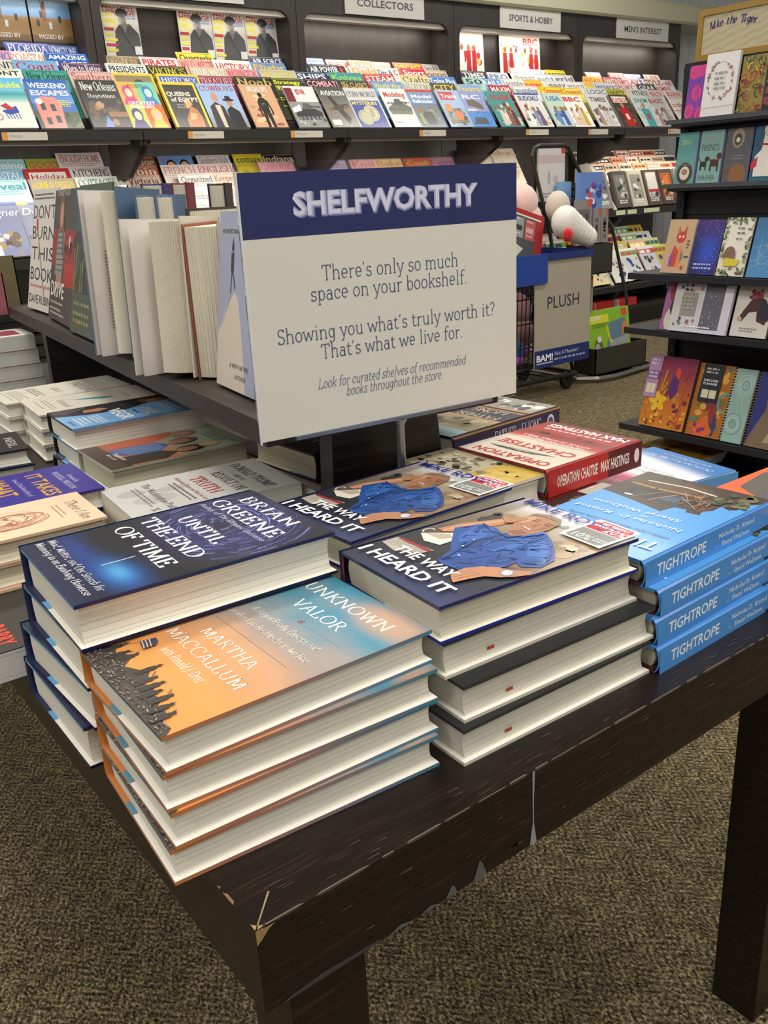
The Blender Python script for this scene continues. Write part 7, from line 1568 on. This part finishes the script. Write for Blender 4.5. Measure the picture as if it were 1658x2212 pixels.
m = MB(); m.box((0, 0, 0), (.27, .055, .29), 'a8282c', SATIN, faces=dict(r='7a4a2a', k='8a5a3a')); a = Art(); rn = random.Random(41)
a.rect(0, 0, .27, .29, 'a8282c'); a.rect(.0, .0, .222, .258, '4a4c50'); a.rect(0, .258, .25, .266, 'd9d2cc'); a.rect(.075, .15, .14, .25, '8f9494'); a.rect(.085, .185, .13, .21, '33363a'); a.rect(.15, .15, .215, .25, 'b5565a'); a.rect(.158, .185, .205, .21, 'c9a0a0'); a.poly([(.05, .13), (.15, .10), (.11, .05), (.06, .06)], 'd0c6bc'); a.ell(.08, .04, .03, .02, 'c9b48a'); a.blobs(.0, .0, .2, .05, 8, ['8a8f8c', 'b8a890', '3a3c3a'], .01, .02, rn); a.lines(.075, .13, (.235, .165), .008, 'c9cccc', rn); a.lines(.16, .21, (.235, .165), .008, 'd9b4b4', rn)
m.art(a, Matrix(((1, 0, 0, 0), (0, 0, -1, 0), (0, 1, 0, 0), (0, 0, 0, 1))), SATIN, .0001); m.build('box', gb)
m = MB(); m.box((.0, -.002, -.03), (.12, -.0008, .03), 'a39c94', SATIN); m.build('window_insert', gb)

# ------------------------------------------------------------------ the leaning toy stand
st = thing('toy_stand', 'black A-frame toy stand with trays beside the plush cart', 'display stand', (4.08, 3.10, 0))
SX = lambda x: x - 4.08
SY = lambda y: y - 3.10
m = MB()
for pts in ([(3.50, 3.10, 1.18), (3.60, 3.06, .8), (3.72, 2.98, .03)], [(3.80, 3.10, 1.20), (3.90, 3.07, 1.02), (4.02, 2.98, .80), (4.10, 2.92, .40), (4.12, 2.90, .03)]): m.tube([(SX(x), SY(y), z) for x, y, z in pts], .010, '2c2a26', PAINT, 8)
m.tube([(SX(x), SY(y), z) for x, y, z in ((3.50, 3.10, 1.18), (3.52, 3.10, 1.225), (3.56, 3.10, 1.235), (3.74, 3.10, 1.235), (3.78, 3.10, 1.225), (3.80, 3.10, 1.20))], .011, '2c2a26', PAINT, 8)
m.box((SX(3.53), SY(3.115), .90), (SX(3.80), SY(3.13), 1.20), '3a3834', PAINT); m.build('frame', st)
m = MB(); m.tube([(SX(x), SY(y), .022) for x, y in ((3.58, 3.20), (3.60, 2.84), (3.68, 2.76), (3.80, 2.74), (4.18, 2.78), (4.22, 2.84), (4.20, 3.20))], .014, '8a8884', METAL, 8); m.build('base_rail', st)
def tray(x0, x1, y0, y1, z0, z1):
    m = MB()
    m.box((SX(x0), SY(y0), z0), (SX(x1), SY(y0 + .006), z1), '34322a', PAINT); m.box((SX(x0), SY(y1), z0), (SX(x1), SY(y1 + .006), z1), '2a2822', PAINT); m.box((SX(x0), SY(y0), z0), (SX(x0 + .006), SY(y1), z1), '26241f', PAINT); m.box((SX(x1 - .006), SY(y0), z0), (SX(x1), SY(y1), z1), '26241f', PAINT); m.box((SX(x0), SY(y0), z0), (SX(x1), SY(y1), z0 + .006), '26241f', PAINT); m.build('tray', st)
tray(3.70, 4.14, 2.80, 2.95, .03, .175); tray(3.74, 3.97, 2.93, 3.06, .56, .72)
def boxed(name, label, loc, size, c, draw, rot=(0, 0, 0)):
    m = MB(); m.box((0, 0, 0), size, c, SATIN); a = Art(); draw(a, size[0], size[2], random.Random(int(loc[0] * 100)))
    m.art(a, Matrix(((1, 0, 0, 0), (0, 0, -1, 0), (0, 1, 0, 0), (0, 0, 0, 1))), SATIN, .0001); o = m.build(name); o.location = loc; o.rotation_euler = rot; return tag(o, label, 'toy box')
def d_green(a, w, h, r):
    a.rect(0, 0, w, h, '86b52e'); a.poly([(w * .42, .1), (w * .5, .24), (w * .9, .26), (w * .94, .12)], '5f7f8f'); a.poly([(w * .5, .08), (w * .95, .12), (w * .95, .16), (w * .5, .14)], '9aa0a4'); a.poly([(w * .8, .16), (w * .95, .17), (w * .93, .24), (w * .82, .22)], 'e07a3a'); a.line([(w * .45, .23), (w * .5, .15), (w * .56, .13)], .016, 'd9c82e'); a.rect(w * .05, h * .78, w * .5, h * .92, 'd4d43a'); a.text('SLIMY', w * .08, h * .84, .022, 'e6eadc', w * .25, .03); a.text('SANDBOX', w * .1, h * .7, .024, '6a8a1e', w * .4, .03); a.ell(w * .22, h * .36, .035, .05, '5a6a3a'); a.ell(w * .2, h * .34, .022, .03, 'b8a0a4'); a.ell(w * .25, h * .5, .018, .018, 'd9d9d4'); a.rect(w * .82, h * .85, w * .94, h * .97, 'd04a44')
    for x in (.5, .66): a.ell(w * x, .02, .022, .02, 'f0f0ec'); a.ell(w * x, .016, .01, .01, '1a1a1a')
boxed('toy_box', 'lime green toy box in the low tray of the stand', (3.722, 2.848, .052), (.355, .07, .318), '7aa82a', d_green, (math.radians(-8), 0, 0))
def d_card(a, w, h, r): a.rect(0, 0, w, h, 'd4d0cc'); a.rect(0, h * .72, w, h * .88, 'c9b4b8'); a.rect(w * .85, h * .9, w, h, 'c04a44'); a.ell(w * .4, h * .45, .012, .035, 'b0acb4'); a.ell(w * .65, h * .42, .02, .02, 'c4b0b4'); a.lines(.02, w - .04, (.02, .035), .008, '8f8c8c', r)
boxed('toy_card', 'pale pink hanging toy card at the top of the stand', (3.545, 3.095, .955), (.205, .012, .265), 'd4d0cc', d_card)
def d_blue_(a, w, h, r): a.rect(0, 0, w, h, '6a8ac8'); a.blobs(.03, .0, w, h * .8, 16, ['4a4a9a', 'c9c4dc', '9a3a8a', '3f5fb4', 'd0504a', 'e6dce6'], .01, .03, r)
boxed('toy_card', 'blue and purple blister toy on the stand', (3.725, 2.965, .872), (.185, .03, .22), '6a8ac8', d_blue_)
boxed('toy_card', 'light blue toy box behind the cream plush', (3.665, 3.06, .86), (.10, .02, .19), '7fa8d4', lambda a, w, h, r: a.rect(0, 0, w, h, '86b0da'))
def d_grey(a, w, h, r): a.rect(0, 0, w, h, '8f8c8c'); a.rect(.015, .02, w - .015, h - .05, '6a6868'); a.rect(w * .7, h - .04, w, h, 'c85a54'); a.blobs(.02, .03, w - .02, h - .06, 7, ['a88a5a', '4a4644', 'b8b4b4'], .008, .02, r)
for k, (x, z, w, h, lab) in enumerate(((3.69, .72, .125, .235, 'grey blister toy with a red corner, left on the stand'), (3.83, .725, .06, .18, 'narrow grey blister toy with a red top, middle of the stand'), (3.895, .725, .06, .18, 'narrow grey blister toy with a red top, right of the stand'), (3.74, .30, .13, .25, 'clear grey toy packet low on the stand'))):
    boxed('toy_card', lab, (x, 2.955 + (.022 if k == 3 else .0), z), (w, .018, h), '8f8c8c', d_grey)
